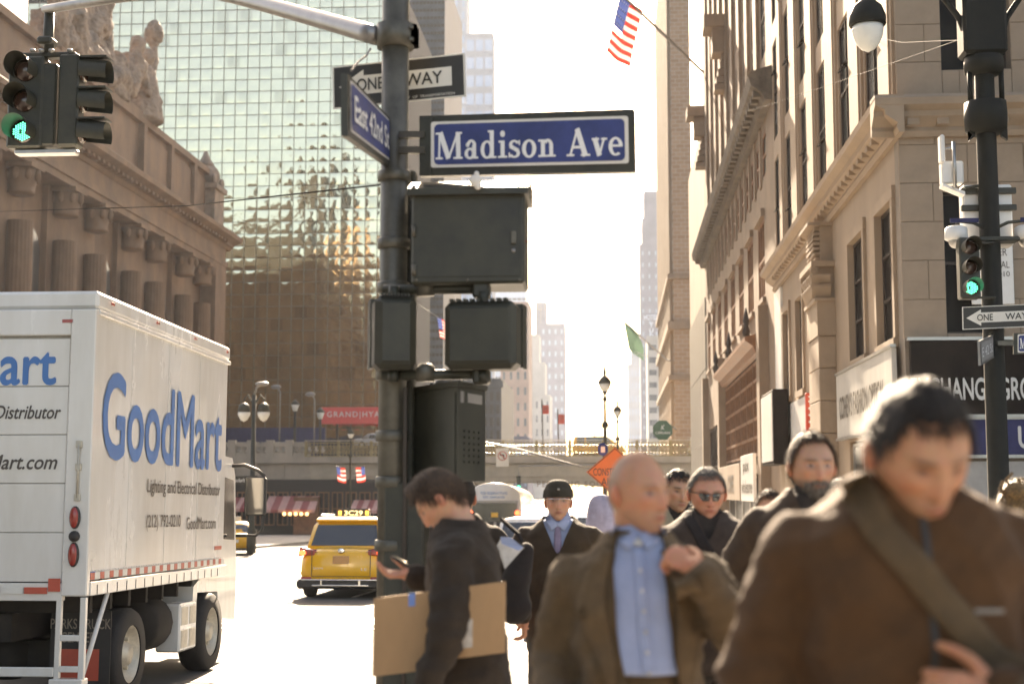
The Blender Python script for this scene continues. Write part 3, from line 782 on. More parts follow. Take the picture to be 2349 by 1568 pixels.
MB().box((xh0, YH-8, 4.8), (xh1+3, YH+.3, 5.4)).build('entrance_canopy', M['frame'], hy)
# red hotel sign over the entrance, blue hoarding beside it
pa, pb = D(736, 972, 186), D(900, 933, 186)
t = thing('hotel_sign', 'long red hotel sign with white capitals in front of the glass hotel', 'sign', (pa.x, 186, pa.z))
MB().box((pa.x, 186, pa.z), (pb.x+1.5, 186.5, pb.z), .03).build('panel', M['red'] if False else mat('coral_red_panel', (.70, .10, .09), .5, var=.05), t)
mb = MB(); text_on(mb, 'GRAND|HYATT', (D(750, 960, 185.9).x, 185.93, D(750, 960, 185.9).z), (1, 0, 0), (0, 0, 1), (D(896, 960, 186).x-D(750, 960, 186).x), None, .0, 0, 1.25); mb.build('lettering', M['whitetxt'], t, fix=False)
MB().box((pa.x+2, 186.1, gz(150)), (pa.x+2.3, 186.4, pa.z-.01)).build('post', M['frame'], t)
a, b = D(525, 1012, 172), D(745, 980, 172)
hb = thing('blue_hoarding', 'dark blue hoarding band behind the viaduct parapet', 'hoarding', (a.x, 172, 4.6))
MB().box((a.x-4, 172, a.z-3), (b.x, 172.4, b.z)).build('panel', M['blue'], hb)
for k in range(8): MB().box((a.x+k*1.6, 172.41, gz(150)), (a.x+k*1.6+.15, 172.55, a.z)).build('post', M['frame'], hb)

# ------------------------------------------------------------------ distant towers
def tower(name, label, px0, px1, ptop, Y, m, depth=25, winm='glass', cols=0, rows=0, wz0=None, ww=.5, hh=.5, cat='tower', x1=None, steps=()):
    x0, xx1 = D(px0, 900, Y).x, (x1 if x1 is not None else D(px1, 900, Y).x)
    zt = D((px0+px1)/2, ptop, Y).z
    t = thing(name, label, cat, (x0, Y, gz(150)))
    MB().box((x0, Y, gz(150)-.5), (xx1, Y+depth, zt)).build('wall', m, t)
    MB().box((x0-.3, Y-.3, zt-1.6), (xx1+.3, Y+.2, zt-.4)).build('parapet', m, t)
    if cols:
        z0 = wz0 if wz0 is not None else 8
        cw, ch = (xx1-x0)/cols, (zt-2-z0)/rows
        me = MB().box((-cw*ww/2, -.12, -ch*hh/2), (cw*ww/2, .1, ch*hh/2)).mesh('window', M[winm])
        pm = None
        for i in range(cols):
            for j in range(rows): put('window', me, t, (x0+(i+.5)*cw, Y, z0+(j+.5)*ch))
    for (a, b, top, dep) in steps:
        MB().box((D(a, 900, Y).x, Y+dep, gz(150)), (D(b, 900, Y).x, Y+depth-1, D((a+b)/2, top, Y).z)).build('upper_storey', m, t)
    return t
M['dkglass'] = mat('dark_curtain_wall', (.06, .072, .09), .6, .0, .25, scale=.35, spec=.2)
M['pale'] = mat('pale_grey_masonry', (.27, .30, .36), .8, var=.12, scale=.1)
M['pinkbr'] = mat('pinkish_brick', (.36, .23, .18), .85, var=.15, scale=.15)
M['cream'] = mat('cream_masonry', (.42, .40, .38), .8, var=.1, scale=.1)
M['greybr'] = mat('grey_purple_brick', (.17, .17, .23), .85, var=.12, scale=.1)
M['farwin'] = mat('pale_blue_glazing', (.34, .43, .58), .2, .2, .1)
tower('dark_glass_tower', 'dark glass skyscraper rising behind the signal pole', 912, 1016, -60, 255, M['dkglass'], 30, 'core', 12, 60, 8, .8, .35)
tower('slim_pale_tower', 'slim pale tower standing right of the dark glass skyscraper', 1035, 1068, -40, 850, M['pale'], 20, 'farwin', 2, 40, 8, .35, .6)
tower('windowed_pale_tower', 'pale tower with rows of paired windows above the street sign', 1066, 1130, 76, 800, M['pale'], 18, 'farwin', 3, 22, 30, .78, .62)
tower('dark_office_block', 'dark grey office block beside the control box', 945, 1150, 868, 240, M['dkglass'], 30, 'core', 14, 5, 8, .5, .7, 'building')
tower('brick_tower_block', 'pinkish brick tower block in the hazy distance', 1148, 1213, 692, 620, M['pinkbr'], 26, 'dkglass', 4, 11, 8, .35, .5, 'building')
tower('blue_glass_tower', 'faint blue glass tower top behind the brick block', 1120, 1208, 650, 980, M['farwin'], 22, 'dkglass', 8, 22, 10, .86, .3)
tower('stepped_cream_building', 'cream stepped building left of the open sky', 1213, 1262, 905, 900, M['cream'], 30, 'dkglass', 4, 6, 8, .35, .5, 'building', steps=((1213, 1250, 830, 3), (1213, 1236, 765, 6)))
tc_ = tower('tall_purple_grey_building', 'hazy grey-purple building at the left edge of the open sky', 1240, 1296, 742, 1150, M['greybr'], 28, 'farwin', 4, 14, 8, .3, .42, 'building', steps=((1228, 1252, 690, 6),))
# rooftop letters: open skeleton lettering on a rack
t = thing('rooftop_sign', 'faint skeleton rooftop letters above the hazy purple building', 'sign', (D(1205, 720, 1152).x, 1152, D(1250, 742, 1152).z))
for w_, xa, xb, yb in (('TUDOR', 1212, 1291, 684), ('CITY', 1232, 1280, 712)):
    p = D(xa, yb, 1151); mb = MB(); text_on(mb, w_, p, (1, 0, 0), (0, 0, 1), D(xb, yb, 1151).x-p.x, 6.9, -.01, 0, 1.3); mb.build('lettering', M['cable'], t, fix=False)
for k in range(4):
    xk = D(1240+k*16, 742, 1152).x; MB().box((xk, 1151.3, D(1250, 742, 1152).z), (xk+.5, 1151.9, D(1250, 668, 1152).z)).build('rack_post', M['cable'], t)
# right-hand distance
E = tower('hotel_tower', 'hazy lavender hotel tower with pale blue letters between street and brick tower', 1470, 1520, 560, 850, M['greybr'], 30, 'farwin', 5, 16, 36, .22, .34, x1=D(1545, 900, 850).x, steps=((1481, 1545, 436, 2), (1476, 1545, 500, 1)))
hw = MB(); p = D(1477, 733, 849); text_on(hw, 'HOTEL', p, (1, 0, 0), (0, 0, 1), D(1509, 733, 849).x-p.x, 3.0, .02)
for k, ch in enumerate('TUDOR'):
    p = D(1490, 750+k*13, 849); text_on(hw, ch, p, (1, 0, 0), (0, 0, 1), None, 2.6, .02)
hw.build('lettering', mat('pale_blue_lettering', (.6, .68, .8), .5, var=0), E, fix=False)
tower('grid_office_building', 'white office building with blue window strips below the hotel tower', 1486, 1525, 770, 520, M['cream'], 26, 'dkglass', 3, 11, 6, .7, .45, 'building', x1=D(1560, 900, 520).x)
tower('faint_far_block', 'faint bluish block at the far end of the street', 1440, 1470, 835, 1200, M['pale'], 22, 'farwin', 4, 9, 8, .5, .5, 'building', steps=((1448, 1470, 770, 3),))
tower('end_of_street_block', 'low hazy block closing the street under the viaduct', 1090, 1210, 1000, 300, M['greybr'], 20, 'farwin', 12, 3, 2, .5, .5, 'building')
# blocks to the west, behind the photographer: seen as the dark shapes mirrored in the hotel's panes
def west(name, label, x0, x1, y1, h, m):
    t = thing(name, label, 'tower', (x0, y1, 0))
    MB().box((x0, y1-35, 0), (x1, y1, h)).build('wall', m, t)
    me = MB().box((-1.1, -.1, -.9), (1.1, .12, .9)).mesh('window', M['westwin'])
    for k in range(int(h/8)):
        for i in range(int((x1-x0)/8)): put('window', me, t, (x0+4+i*8, y1, 5+k*8))
    return t
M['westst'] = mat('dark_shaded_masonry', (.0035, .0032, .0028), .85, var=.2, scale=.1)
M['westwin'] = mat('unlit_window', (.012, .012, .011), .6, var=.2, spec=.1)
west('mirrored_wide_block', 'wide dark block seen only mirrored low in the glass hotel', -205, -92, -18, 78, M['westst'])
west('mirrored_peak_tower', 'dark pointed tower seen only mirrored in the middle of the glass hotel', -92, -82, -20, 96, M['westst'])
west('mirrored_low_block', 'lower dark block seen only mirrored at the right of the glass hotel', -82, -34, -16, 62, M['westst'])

# ------------------------------------------------------------------ viaduct
YV = 130.0
vd = thing('viaduct', 'stone and steel viaduct with a shallow arch crossing the street', 'bridge', (-10, YV, gz(YV)))
zr = lambda y: D(1300, y, YV).z
xl, xr_ = -44.8, D(1640, 1050, YV).x
z_top, z_rail0, z_deck, z_fas = zr(1016), zr(1049), zr(1062), zr(1092)
# fascia with its arch
xa0, xa1 = D(712, 1100, YV).x, D(1660, 1100, YV).x
nA = 40
top = [(xa0+(xa1-xa0)*i/nA, z_fas) for i in range(nA+1)]
def arch(x):
    u = (x-xa0)/(xa1-xa0)*2-1
    return z_fas - .5 - 3.1*abs(u)**2.2
bot = [(x, arch(x)) for x, _ in top]
for w_, nm in ((YV, 'arch_rib'), (YV+17, 'arch_rib')):
    MB().prism([(xa0, z_deck)] + [(xa1, z_deck)] + bot[::-1], w_, w_+.6, 'xz').build(nm, M['bsteel'], vd)
MB().box((xl, YV+.1, z_deck), (xr_+14, YV+18, z_deck+.6)).build('deck', M['bsteel'], vd)
MB().box((xl, YV-.45, z_deck+.05), (xr_+14, YV+.099, z_deck+.62)).build('cornice', M['bridge'], vd)
MB().box((xa0-1, YV-.15, z_fas-.02), (xa1, YV-.001, z_fas+.22)).build('fascia_moulding', M['bsteel'], vd)
tx = MB(); p = D(1232, 1087, YV-.2); text_on(tx, 'PERSHING SQUARE', (p.x, YV-.012, z_fas-.05-1.0), (1, 0, 0), (0, 0, 1), D(1420, 1080, YV).x-p.x, .62, .01, 0, 1.25); tx.build('lettering', M['stoneB'], vd, fix=False)
MB().box((xl, YV, gz(YV)-.5), (xa0, YV+18, z_deck-.01)).build('abutment', M['bridge'], vd)
for k in range(7):
    for j in range(4):
        a = xl+ (xa0-xl)*k/7; z = gz(YV)+.3+j*2.0
        MB().box((a+.03, YV-.10, z), (a+(xa0-xl)/7-.03, YV-.001, z+1.96), .03).build('stone_block', M['bridge'], vd)
MB().box((xr_+1.5, YV, gz(YV)-.5), (xr_+14, YV+18, z_deck-.01)).build('abutment', M['bridge'], vd)
# stone parapet on the left, gilt railing panels between posts on the right
xs0 = D(700, 1040, YV).x
n = 9
for k in range(n):
    a, b = xl+(xs0-xl)*k/n, xl+(xs0-xl)*(k+1)/n
    MB().box((a, YV-.4, z_deck+.621), (a+.7, YV+.1, z_top+.35)).build('parapet_pier', M['bridge'], vd)
    MB().box((a+.71, YV-.3, z_deck+.621), (b-.01, YV, z_deck+1.0)).build('parapet_base', M['bridge'], vd)
    MB().box((a+.71, YV-.32, z_top-.25), (b-.01, YV+.02, z_top)).build('parapet_rail', M['bridge'], vd)
    for q in range(5): MB().lathe([(.14, z_deck+1.0), (.2, z_deck+1.3), (.1, z_top-.6), (.15, z_top-.26)], (a+1.0+q*.62, YV-.15, 0), 8).build('baluster', M['bridge'], vd)
n = 13
panel = MB(); W = (xr_+2-xs0)/n; H = z_top-z_rail0
panel.box((0, 0, 0), (.22, .25, H+.12)); panel.box((.22, .05, 0), (W, .2, .10)); panel.box((.22, .05, H-.10), (W, .2, H))
for i in range(9):
    c = .22+(W-.22)*(i+.5)/9
    panel.tube([(c+.17*math.cos(t), .12, H/2+H*.28*math.sin(t)) for t in [2*math.pi*k/10 for k in range(11)]], .045, 5)
    panel.tube([(c-.19, .12, .1), (c+.19, .12, H-.1)], .03, 4); panel.tube([(c+.19, .12, .1), (c-.19, .12, H-.1)], .03, 4)
pm = panel.mesh('railing_panel', M['bronze'])
for k in range(n): put('railing_panel', pm, vd, (xs0+k*W, YV-.3, z_deck+.63))
put('railing_panel', MB().box((0, 0, 0), (xr_+2-xs0, .3, .08)).mesh('top_rail', M['bsteel']), vd, (xs0, YV-.32, z_deck+.63+H+.125))

# awnings of the cafe and its front, at the foot of the viaduct wall
Yc = 112.0
cf = thing('street_cafe', 'low dark cafe front with lit bulbs under the stone viaduct', 'cafe', (D(640, 1200, Yc).x, Yc, gz(Yc)))
xa, xb = D(525, 1150, Yc).x, D(875, 1150, Yc).x
MB().box((xa-3, Yc+2, gz(Yc)-.1), (xb, Yc+3, 2.6)).build('front_wall', M['core'], cf)
for k in range(11):
    a = xa+(xb-xa)*k/11; window(cf, 'y', Yc+1.98, -1, a+.1, a+(xb-xa)/11-.1, gz(Yc)+.7, 1.6, 2, 2, 'winwood', 'glass', .1, 'cafe_window')
MB().box((D(665, 1200, Yc).x, Yc+1.2, gz(Yc)), (D(722, 1200, Yc).x, Yc+1.9, 1.2)).build('kiosk', M['winwood'], cf)
M['bulb'] = mat('warm_bulb', (.9, .7, .4), .4, var=0, emit=(1, .62, .25), estr=.6)
for k in range(5):
    p = D(652+k*13, 1178, Yc-.3); MB().ell(p, (.15, .15, .15), 8, 6).build('bulb', M['bulb'], cf)
def awning(lab, px0, px1, pyt, pyb, Y):
    a, b = D(px0, pyt, Y+1.9), D(px1, pyb, Y)
    t = thing('awning', lab, 'awning', (a.x, Y, b.z), group='red awnings under the viaduct')
    n = 7; W = D(px1, pyt, Y).x-D(px0, pyt, Y).x
    for k in range(n):
        x0, x1 = a.x+W*k/n, a.x+W*(k+1)/n
        MB().add([(x0, Y+1.9, a.z), (x1, Y+1.9, a.z), (x1, Y, b.z), (x0, Y, b.z), (x1, Y, b.z-.25), (x0, Y, b.z-.25), (x0, Y+1.9, a.z-.05), (x1, Y+1.9, a.z-.05)],
                 [(0,1,2,3), (3,2,4,5), (6,7,4,5)]).build('cloth_strip', M['awning'] if k % 2 else M['awningw'], t)
    return t
awning('striped red awning nearest the truck under the viaduct', 530, 612, 1140, 1166, Yc)
awning('striped red awning between lamp post and taxi under the viaduct', 618, 735, 1137, 1168, Yc)
awning('small red awning seen just left of the signal pole', 812, 900, 1146, 1170, Yc)

# ------------------------------------------------------------------ haze: one closed box round everything
vm = bpy.data.materials.new('haze'); vm.use_nodes = True
vn, vl = vm.node_tree.nodes, vm.node_tree.links
vn.remove(vn['Principled BSDF'])
pv = vn.new('ShaderNodeVolumePrincipled'); pv.inputs['Color'].default_value = (.80, .88, 1.0, 1); pv.inputs['Density'].default_value = .00014; pv.inputs['Anisotropy'].default_value = .2
vl.new(pv.outputs[0], vn['Material Output'].inputs['Volume'])
hz = MB().box((-620, -220, -5), (620, 1320, 345)).build('haze', vm); hz['kind'] = 'stuff'
# ------------------------------------------------------------------ serif lettering drawn stroke by stroke
def stroke_poly(pts, w0, w1=None):
    """thick polyline as quads"""
    w1 = w0 if w1 is None else w1; out = []; n = len(pts)
    L = []
    for i, p in enumerate(pts):
        a, b = Vector(pts[max(i-1, 0)]), Vector(pts[min(i+1, n-1)]); t = (b-a).normalized(); nr = Vector((-t.y, t.x)); w = (w0+(w1-w0)*i/max(1, n-1))/2
        L.append((Vector(p)+nr*w, Vector(p)-nr*w))
    return [[L[i][0], L[i+1][0], L[i+1][1], L[i][1]] for i in range(n-1)]
def ring(cx, cy, rx, ry, thick_x, thick_y, a0=0, a1=360, n=24):
    q = []
    for i in range(n):
        a, b = math.radians(a0+(a1-a0)*i/n), math.radians(a0+(a1-a0)*(i+1)/n)
        o = lambda t: Vector((cx+rx*math.cos(t), cy+ry*math.sin(t))); k = lambda t: Vector((cx+(rx-thick_x)*math.cos(t), cy+(ry-thick_y)*math.sin(t)))
        q.append([o(a), o(b), k(b), k(a)])
    return q
def rect(x0, y0, x1, y1): return [[Vector((x0, y0)), Vector((x1, y0)), Vector((x1, y1)), Vector((x0, y1))]]
T, S = .15, .055     # stem and serif thickness
def glyph(ch):
    if ch == 'M': return (.98, rect(.0, 0, .26, S)+rect(.0, .72-S, .22, .72)+stroke_poly([(.13, 0), (.15, .72)], .07)+stroke_poly([(.17, .72), (.47, .02)], .17)+stroke_poly([(.47, .02), (.80, .72)], .07)+stroke_poly([(.82, 0), (.80, .72)], .16)+rect(.64, 0, .97, S)+rect(.74, .72-S, .95, .72))
    if ch == 'A': return (.82, stroke_poly([(.12, 0), (.38, .72)], .07)+stroke_poly([(.64, 0), (.36, .72)], .17)+rect(.20, .2, .56, .27)+rect(.0, 0, .26, S)+rect(.48, 0, .80, S))
    if ch == 'a': return (.53, stroke_poly([(.36, 0), (.36, .36)], .14)+ring(.26, .36, .17, .15, .12, .07, 0, 170, 12)+ring(.21, .14, .19, .155, .12, .06)+rect(.34, 0, .5, S)+ring(.13, .37, .065, .06, .064, .06))
    if ch == 'd': return (.60, stroke_poly([(.42, 0), (.42, .74)], .14)+ring(.25, .23, .23, .245, .13, .06)+rect(.28, .74-S, .45, .74)+rect(.4, 0, .58, S))
    if ch == 'i': return (.32, rect(.09, 0, .23, .46)+rect(.0, 0, .32, S)+rect(.02, .46-S, .16, .46)+ring(.16, .64, .085, .085, .084, .084))
    if ch == 's': return (.44, ring(.21, .345, .18, .125, .11, .055, 20, 250, 14)+ring(.21, .12, .20, .13, .12, .055, -160, 90, 14)+stroke_poly([(.06, .31), (.20, .25), (.36, .17)], .11)+rect(.36, .33, .41, .46)+rect(.01, 0, .06, .14))
    if ch == 'o': return (.53, ring(.25, .23, .25, .245, .14, .06))
    if ch == 'n': return (.62, rect(.09, 0, .23, .46)+rect(.0, 0, .31, S)+rect(.0, .46-S, .12, .46)+ring(.33, .30, .18, .175, .13, .08, 0, 150, 12)+rect(.38, 0, .51, .31)+rect(.32, 0, .60, S))
    if ch == 'v': return (.53, stroke_poly([(.10, .46), (.26, .0)], .16)+stroke_poly([(.25, .0), (.42, .46)], .07)+rect(.0, .46-S, .25, .46)+rect(.32, .46-S, .52, .46))
    if ch == 'e': return (.50, ring(.24, .23, .24, .245, .13, .06, 0, 310, 20)+rect(.1, .22, .47, .28))
    return (.28, [])
def serif_word(mb, word, o, u, v, nrm, width, height):
    x = 0; items = []
    for ch in word:
        w, polys = glyph(ch); items += [[(p.x+x, p.y) for p in q] for q in polys]; x += w+.035
    o, u, v, nrm = Vector(o), Vector(u), Vector(v), Vector(nrm); sx, sy = width/x, height/.74
    for k, q in enumerate(items):
        off = nrm*(.0003*(k % 9)); mb.add([o+u*(a*sx)+v*(b*sy)+off for a, b in q], [tuple(range(len(q)))])
    return mb
class Board:
    """flat board in space from its top-left, top-right and bottom-left corners; 2-D drawing on the face (0..1, 0..1 from lower left)"""
    def __init__(s, tl, tr, bl, thick=.02):
        s.tl, s.tr, s.bl = Vector(tl), Vector(tr), Vector(bl)
        s.U = s.tr-s.tl; s.V = s.tl-s.bl; s.V -= s.U*(s.V.dot(s.U)/s.U.length_squared)*0
        s.u, s.v = s.U.normalized(), s.V.normalized(); s.n = s.u.cross(s.v).normalized(); s.th = thick
        if s.n.dot(Vector((0, 0, CAM_H))-s.tl) < 0: s.n = -s.n
    def slab(s, x0=0, x1=1, y0=0, y1=1, d0=None, d1=0):
        d0 = -s.th if d0 is None else d0
        P = [s.bl+s.U*a+s.V*b for a, b in ((x0, y0), (x1, y0), (x1, y1), (x0, y1))]
        return MB().add([p+s.n*d0 for p in P]+[p+s.n*d1 for p in P], [(0,1,2,3), (4,5,6,7), (0,1,5,4), (1,2,6,5), (2,3,7,6), (3,0,4,7)])
    def flat(s, poly, d=.003, mb=None):
        mb = mb or MB(); return mb.add([s.bl+s.U*a+s.V*b+s.n*d for a, b in poly], [tuple(range(len(poly)))])
    def round_rect(s, x0, x1, y0, y1, r, d, mb=None):
        asp = s.U.length/s.V.length; pts = []
        for cx, cy, a0 in ((x1-r/asp, y1-r, 0), (x0+r/asp, y1-r, 90), (x0+r/asp, y0+r, 180), (x1-r/asp, y0+r, 270)):
            pts += [(cx+r/asp*math.cos(math.radians(a0+k*15)), cy+r*math.sin(math.radians(a0+k*15))) for k in range(7)]
        return s.flat(pts, d, mb)
    def text(s, body, x, y, w=None, h=None, d=.006, bold=0., mb=None, shear=0., space=1.):
        mb = mb or MB()
        return text_on(mb, body, s.bl+s.U*x+s.V*y+s.n*d, s.u, s.v, w*s.U.length if w else None, h*s.V.length if h else None, bold, shear, space)

def one_way(t, B, head=.05, extra=True):
    B.slab().build('plate', M['signblk'], t)
    e = MB(); 
    for a in ((0, 1, 0, .03), (0, 1, .97, 1), (0, .012, .03, .97), (.988, 1, .03, .97)): e.add(*(lambda m: (m.v, m.f))(B.slab(*a, d0=.0, d1=.002)))
    e.build('white_edge', M['signwhite'], t)
    B.flat([(.05, .5), (.24, .86), (.24, .72), (.90, .72), (.90, .28), (.24, .28), (.24, .14)], .004).build('arrow', M['signwhite'], t)
    B.text('ONE', .19, .36, .20, .28, .008, .01).build('lettering', M['signblk'], t, fix=False)
    B.text('WAY', .55, .36, .28, .28, .008, .01).build('lettering', M['signblk'], t, fix=False)
    if extra: B.text('DEPT  OF  TRANSPORTATION', .52, .06, .40, .06, .008).build('lettering', M['signwhite'], t, fix=False)

# ------------------------------------------------------------------ near signal pole at the kerb with everything clamped to it
YP = 7.7
pc = D(902, 700, YP); px = pc.x
gp = gz(YP)
pole = thing('signal_pole', 'dark green signal pole with clamped control boxes and pedestrian signals at the near kerb', 'signal pole', (px, YP, gp))
ztop = D(902, -150, YP).z
MB().tube([(px, YP, gp), (px, YP, ztop)], .077, 20).build('post', M['pole'], pole)
MB().lathe([(.20, gp), (.20, gp+.05), (.15, gp+.08), (.13, gp+.5), (.105, gp+.6), (.085, gp+.62)], (px, YP, 0), 16).build('base', M['green_metal'], pole)
# channel behind the post down the middle
a, b = D(876, 395, YP+.1), D(876, 1370, YP+.1)
MB().box((D(874, 700, YP+.05).x, YP+.06, gp+.3), (D(950, 700, YP+.05).x, YP+.16, a.z), .01).build('channel', M['green_metal'], pole)
for y in (405, 560, 660, 860, 1000, 1105, 1250):
    MB().lathe([(.085, -.03), (.092, -.025), (.092, .025), (.085, .03)], (px, YP, D(902, y, YP).z), 18).build('band', M['pole'], pole)
# collar that carries the mast arm
zc = D(902, 85, YP).z
cl = MB().lathe([(.083, -.07), (.105, -.065), (.108, .065), (.083, .07)], (px, YP, zc), 20)
for s in (-1, 1):
    cl.box((px+.09, YP-.05, zc-.055+.0), (px+.125, YP+.05, zc+.055)); cl.tube([(px+.10, YP-.07, zc+s*.035), (px+.10, YP+.07, zc+s*.035)], .012, 6)
cl.build('collar', M['pole'], pole)
arm_pts = [D(862, 82, YP), D(780, 58, 8.1), D(660, 25, 8.8), D(540, -8, 9.6), D(430, -28, 10.6), D(330, -14, 11.6), D(240, 0, 12.3), D(104, 22, 13.1)]
am = MB(); fine = []
for i in range(len(arm_pts)-1):
    for k in range(4): fine.append(arm_pts[i].lerp(arm_pts[i+1], k/4))
fine.append(arm_pts[-1])
for _ in range(6): fine = [fine[0]]+[(fine[i-1]+fine[i]*2+fine[i+1])/4 for i in range(1, len(fine)-1)]+[fine[-1]]
am.tube(fine, [.055-.012*i/len(fine) for i in range(len(fine))], 14)
M['galv'] = mat('bright_galvanized_pipe', (.30, .29, .28), .35, .7, var=.15, scale=6)
am.build('mast_arm', M['galv'], pole)
tr = MB().tube([fine[-1]+Vector((-.02, 0, .16)), fine[-6]+Vector((0, 0, .18)), fine[-12]+Vector((0, 0, .1))], .012, 6); tr.build('guy_rod', M['galv'], pole)
MB().tube([D(850, 112, 7.6), D(840, 128, 7.55), D(822, 142, 7.3), D(806, 162, 6.9)], .006, 6).build('wire', M['cable'], pole)
# upper cabinet with its sloping hood
Yc1 = 7.42
def fbox(name, x0, x1, y0, y1, Yf, dep, m, parent=pole, bev=.01):
    A, Bq = D(x0, y1, Yf), D(x1, y0, Yf)
    return MB().box((A.x, Yf, A.z), (Bq.x, Yf+dep, Bq.z), bev).build(name, m, parent)
up_cab = fbox('upper_cabinet', 942, 1203, 420, 652, Yc1, .34, M['green_metal'], bev=.014)
A = D(942, 428, Yc1); Bq = D(1213, 410, Yc1)
MB().prism([(Yc1-.05, A.z-.055), (Yc1-.05, A.z-.02), (Yc1+.1, Bq.z+.012), (Yc1+.36, Bq.z+.012), (Yc1+.36, A.z-.055)], A.x-.01, Bq.x, 'yz').build('cabinet_hood', M['green_metal'], up_cab)
for y_ in (440, 530, 620):
    e = D(950, y_, Yc1); MB().tube([(e.x, Yc1-.012, e.z-.03), (e.x, Yc1-.012, e.z+.03)], .012, 8).build('hinge', M['pole'], up_cab)
e = D(1178, 545, Yc1); MB().box((e.x-.014, Yc1-.02, e.z-.035), (e.x+.014, Yc1+.002, e.z+.035), .005).build('latch', M['pole'], up_cab)
MB().lathe([(.012, 0), (.012, -.012)], (e.x, Yc1, e.z-.07), 10, 'y').build('keyhole', M['galv'], up_cab)
for bx_, by_ in ((955, 432), (1192, 432), (955, 642), (1192, 642), (1072, 642), (1072, 432)):
    e = D(bx_, by_, Yc1); MB().ell((e.x, Yc1, e.z), (.008, .006, .008), 8, 6).build('bolt', M['pole'], up_cab)
e = D(1040, 600, Yc1); MB().box((e.x-.05, Yc1-.002, e.z-.02), (e.x+.05, Yc1+.001, e.z+.02)).build('sticker', M['cable'], up_cab)
e = D(1060, 520, Yc1); MB().box((D(952, 430, Yc1).x, Yc1-.004, D(952, 636, Yc1).z), (D(1190, 430, Yc1).x, Yc1+.001, D(952, 440, Yc1).z), .003).build('door_panel', M['green_metal'], up_cab)
q0, q1 = D(1208, 560, Yc1), D(1216, 618, Yc1)
M['redwire'] = mat('red_wire', (.5, .08, .06), .5, var=0)
MB().tube([(q0.x-.01, Yc1+.05, q0.z+.025), (q0.x+.012, Yc1+.05, q0.z+.022), (q1.x, Yc1+.05, q0.z), (q1.x, Yc1+.05, q1.z)], .0025, 6).build('wire', M['redwire'], up_cab)
p = D(1092, 416, 7.35)
wb = MB(); wb.ell((p.x, 7.33, p.z), (.034, .018, .032)); wb.ell((p.x+.012, 7.33, p.z-.03), (.02, .014, .02)); wb.ell((p.x+.005, 7.33, p.z+.035), (.014, .012, .016)); wb.build('white_bracket', M['signwhite'], pole)
# cross bars
for (y, xa, xb) in ((664, 880, 1116), (860, 878, 1118)):
    A, Bq = D(xa, y, 7.55), D(xb, y-2, 7.5)
    MB().tube([A, Bq], .028, 10).build('cross_bar', M['green_metal'], pole)
    c = D(975, y-8, 7.5); MB().lathe([(.05, -.05), (.055, .02), (.03, .045)], (c.x, 7.52, c.z), 10).build('clamp', M['pole'], pole)
    for xx in (1105,):
        e = D(xx, y, 7.5); MB().box((e.x-.045, 7.44, e.z-.05), (e.x+.045, 7.56, e.z+.06), .012).build('elbow', M['green_metal'], pole)
# pedestrian signals: one seen from behind, one edge-on
def ped(name, x0, x1, y0, y1, Yf, dep, rot, lens=True):
    A, Bq = D(x0, y1, Yf), D(x1, y0, Yf); w, h = Bq.x-A.x, Bq.z-A.z
    c = Vector(((A.x+Bq.x)/2, Yf+dep/2, (A.z+Bq.z)/2))
    t = thing(name, rot[1], 'pedestrian signal', c, (0, 0, rot[0]))
    m_ = MB().box((-w/2, -dep/2, -h/2), (w/2, dep/2, h/2), .03); m_.build('housing', M['green_metal'], t)
    MB().box((-w/2+.03, -dep/2-.014, -h/2+.035), (w/2-.03, -dep/2+.001, h/2-.035), .02).build('back_cover', M['green_metal'], t)
    for k in range(9): MB().box((-w/2+.03+k*(w-.06)/9, -dep/2+.0, h/2-.004), (-w/2+.03+(k+.55)*(w-.06)/9, -dep/2+.06, h/2+.012)).build('fin', M['green_metal'], t)
    v = MB().box((-w/2-.004, dep/2, h/2-.02), (w/2+.004, dep/2+.14, h/2+.004)); v.box((-w/2-.006, dep/2, -h/2+.02), (-w/2+.01, dep/2+.12, h/2-.021)); v.box((w/2-.01, dep/2, -h/2+.02), (w/2+.006, dep/2+.12, h/2-.021)); v.build('visor', M['green_metal'], t)
    MB().box((-w/2+.025, dep/2-.004, -h/2+.03), (w/2-.025, dep/2+.006, h/2-.03)).build('lens', M['signblk'], t)
    MB().tube([(0, 0, h/2), (0, 0, h/2+.06)], .03, 8).build('mount', M['green_metal'], t)
    MB().tube([(0, 0, -h/2), (0, 0, -h/2-.06)], .03, 8).build('mount', M['green_metal'], t)
    return t
ped('pedestrian_signal', 1020, 1188, 688, 846, 7.36, .2, (math.radians(-6), 'boxy pedestrian signal seen from behind under the big cabinet'))
ped('pedestrian_signal', 848, 944, 676, 846, 7.40, .2, (math.radians(16), 'narrow pedestrian signal turned edge-on in front of the pole'))
# lower control box with vented side, turned so that two faces show
lo = thing('control_box', 'tall dark green control box hung on the pole with a vented side', 'control box', D(1040, 1100, 7.6))
oL = ORG[lo.name]
P1, P2, P3_ = D(928, 1100, 7.9), D(1048, 1100, 7.35), D(1113, 1100, 7.75)
zt = D(1048, 886, 7.35).z; zb = D(1048, 1102, 7.35).z
P1, P2, P3_ = [Vector((p.x, p.y, 0)) for p in (P1, P2, P3_)]
P4 = P1+P3_-P2
def quadbox(ps, z0, z1): return MB().add([(p.x, p.y, z0) for p in ps]+[(p.x, p.y, z1) for p in ps], [(0,1,2,3), (4,5,6,7), (0,1,5,4), (1,2,6,5), (2,3,7,6), (3,0,4,7)])
quadbox((P1, P2, P3_, P4), zb, zt).build('case', M['green_metal'], lo)
cen = (P1+P3_)/2
quadbox([cen+(p-cen)*1.05 for p in (P1, P2, P3_, P4)], zt+.002, zt+.03).build('lid', M['green_metal'], lo)
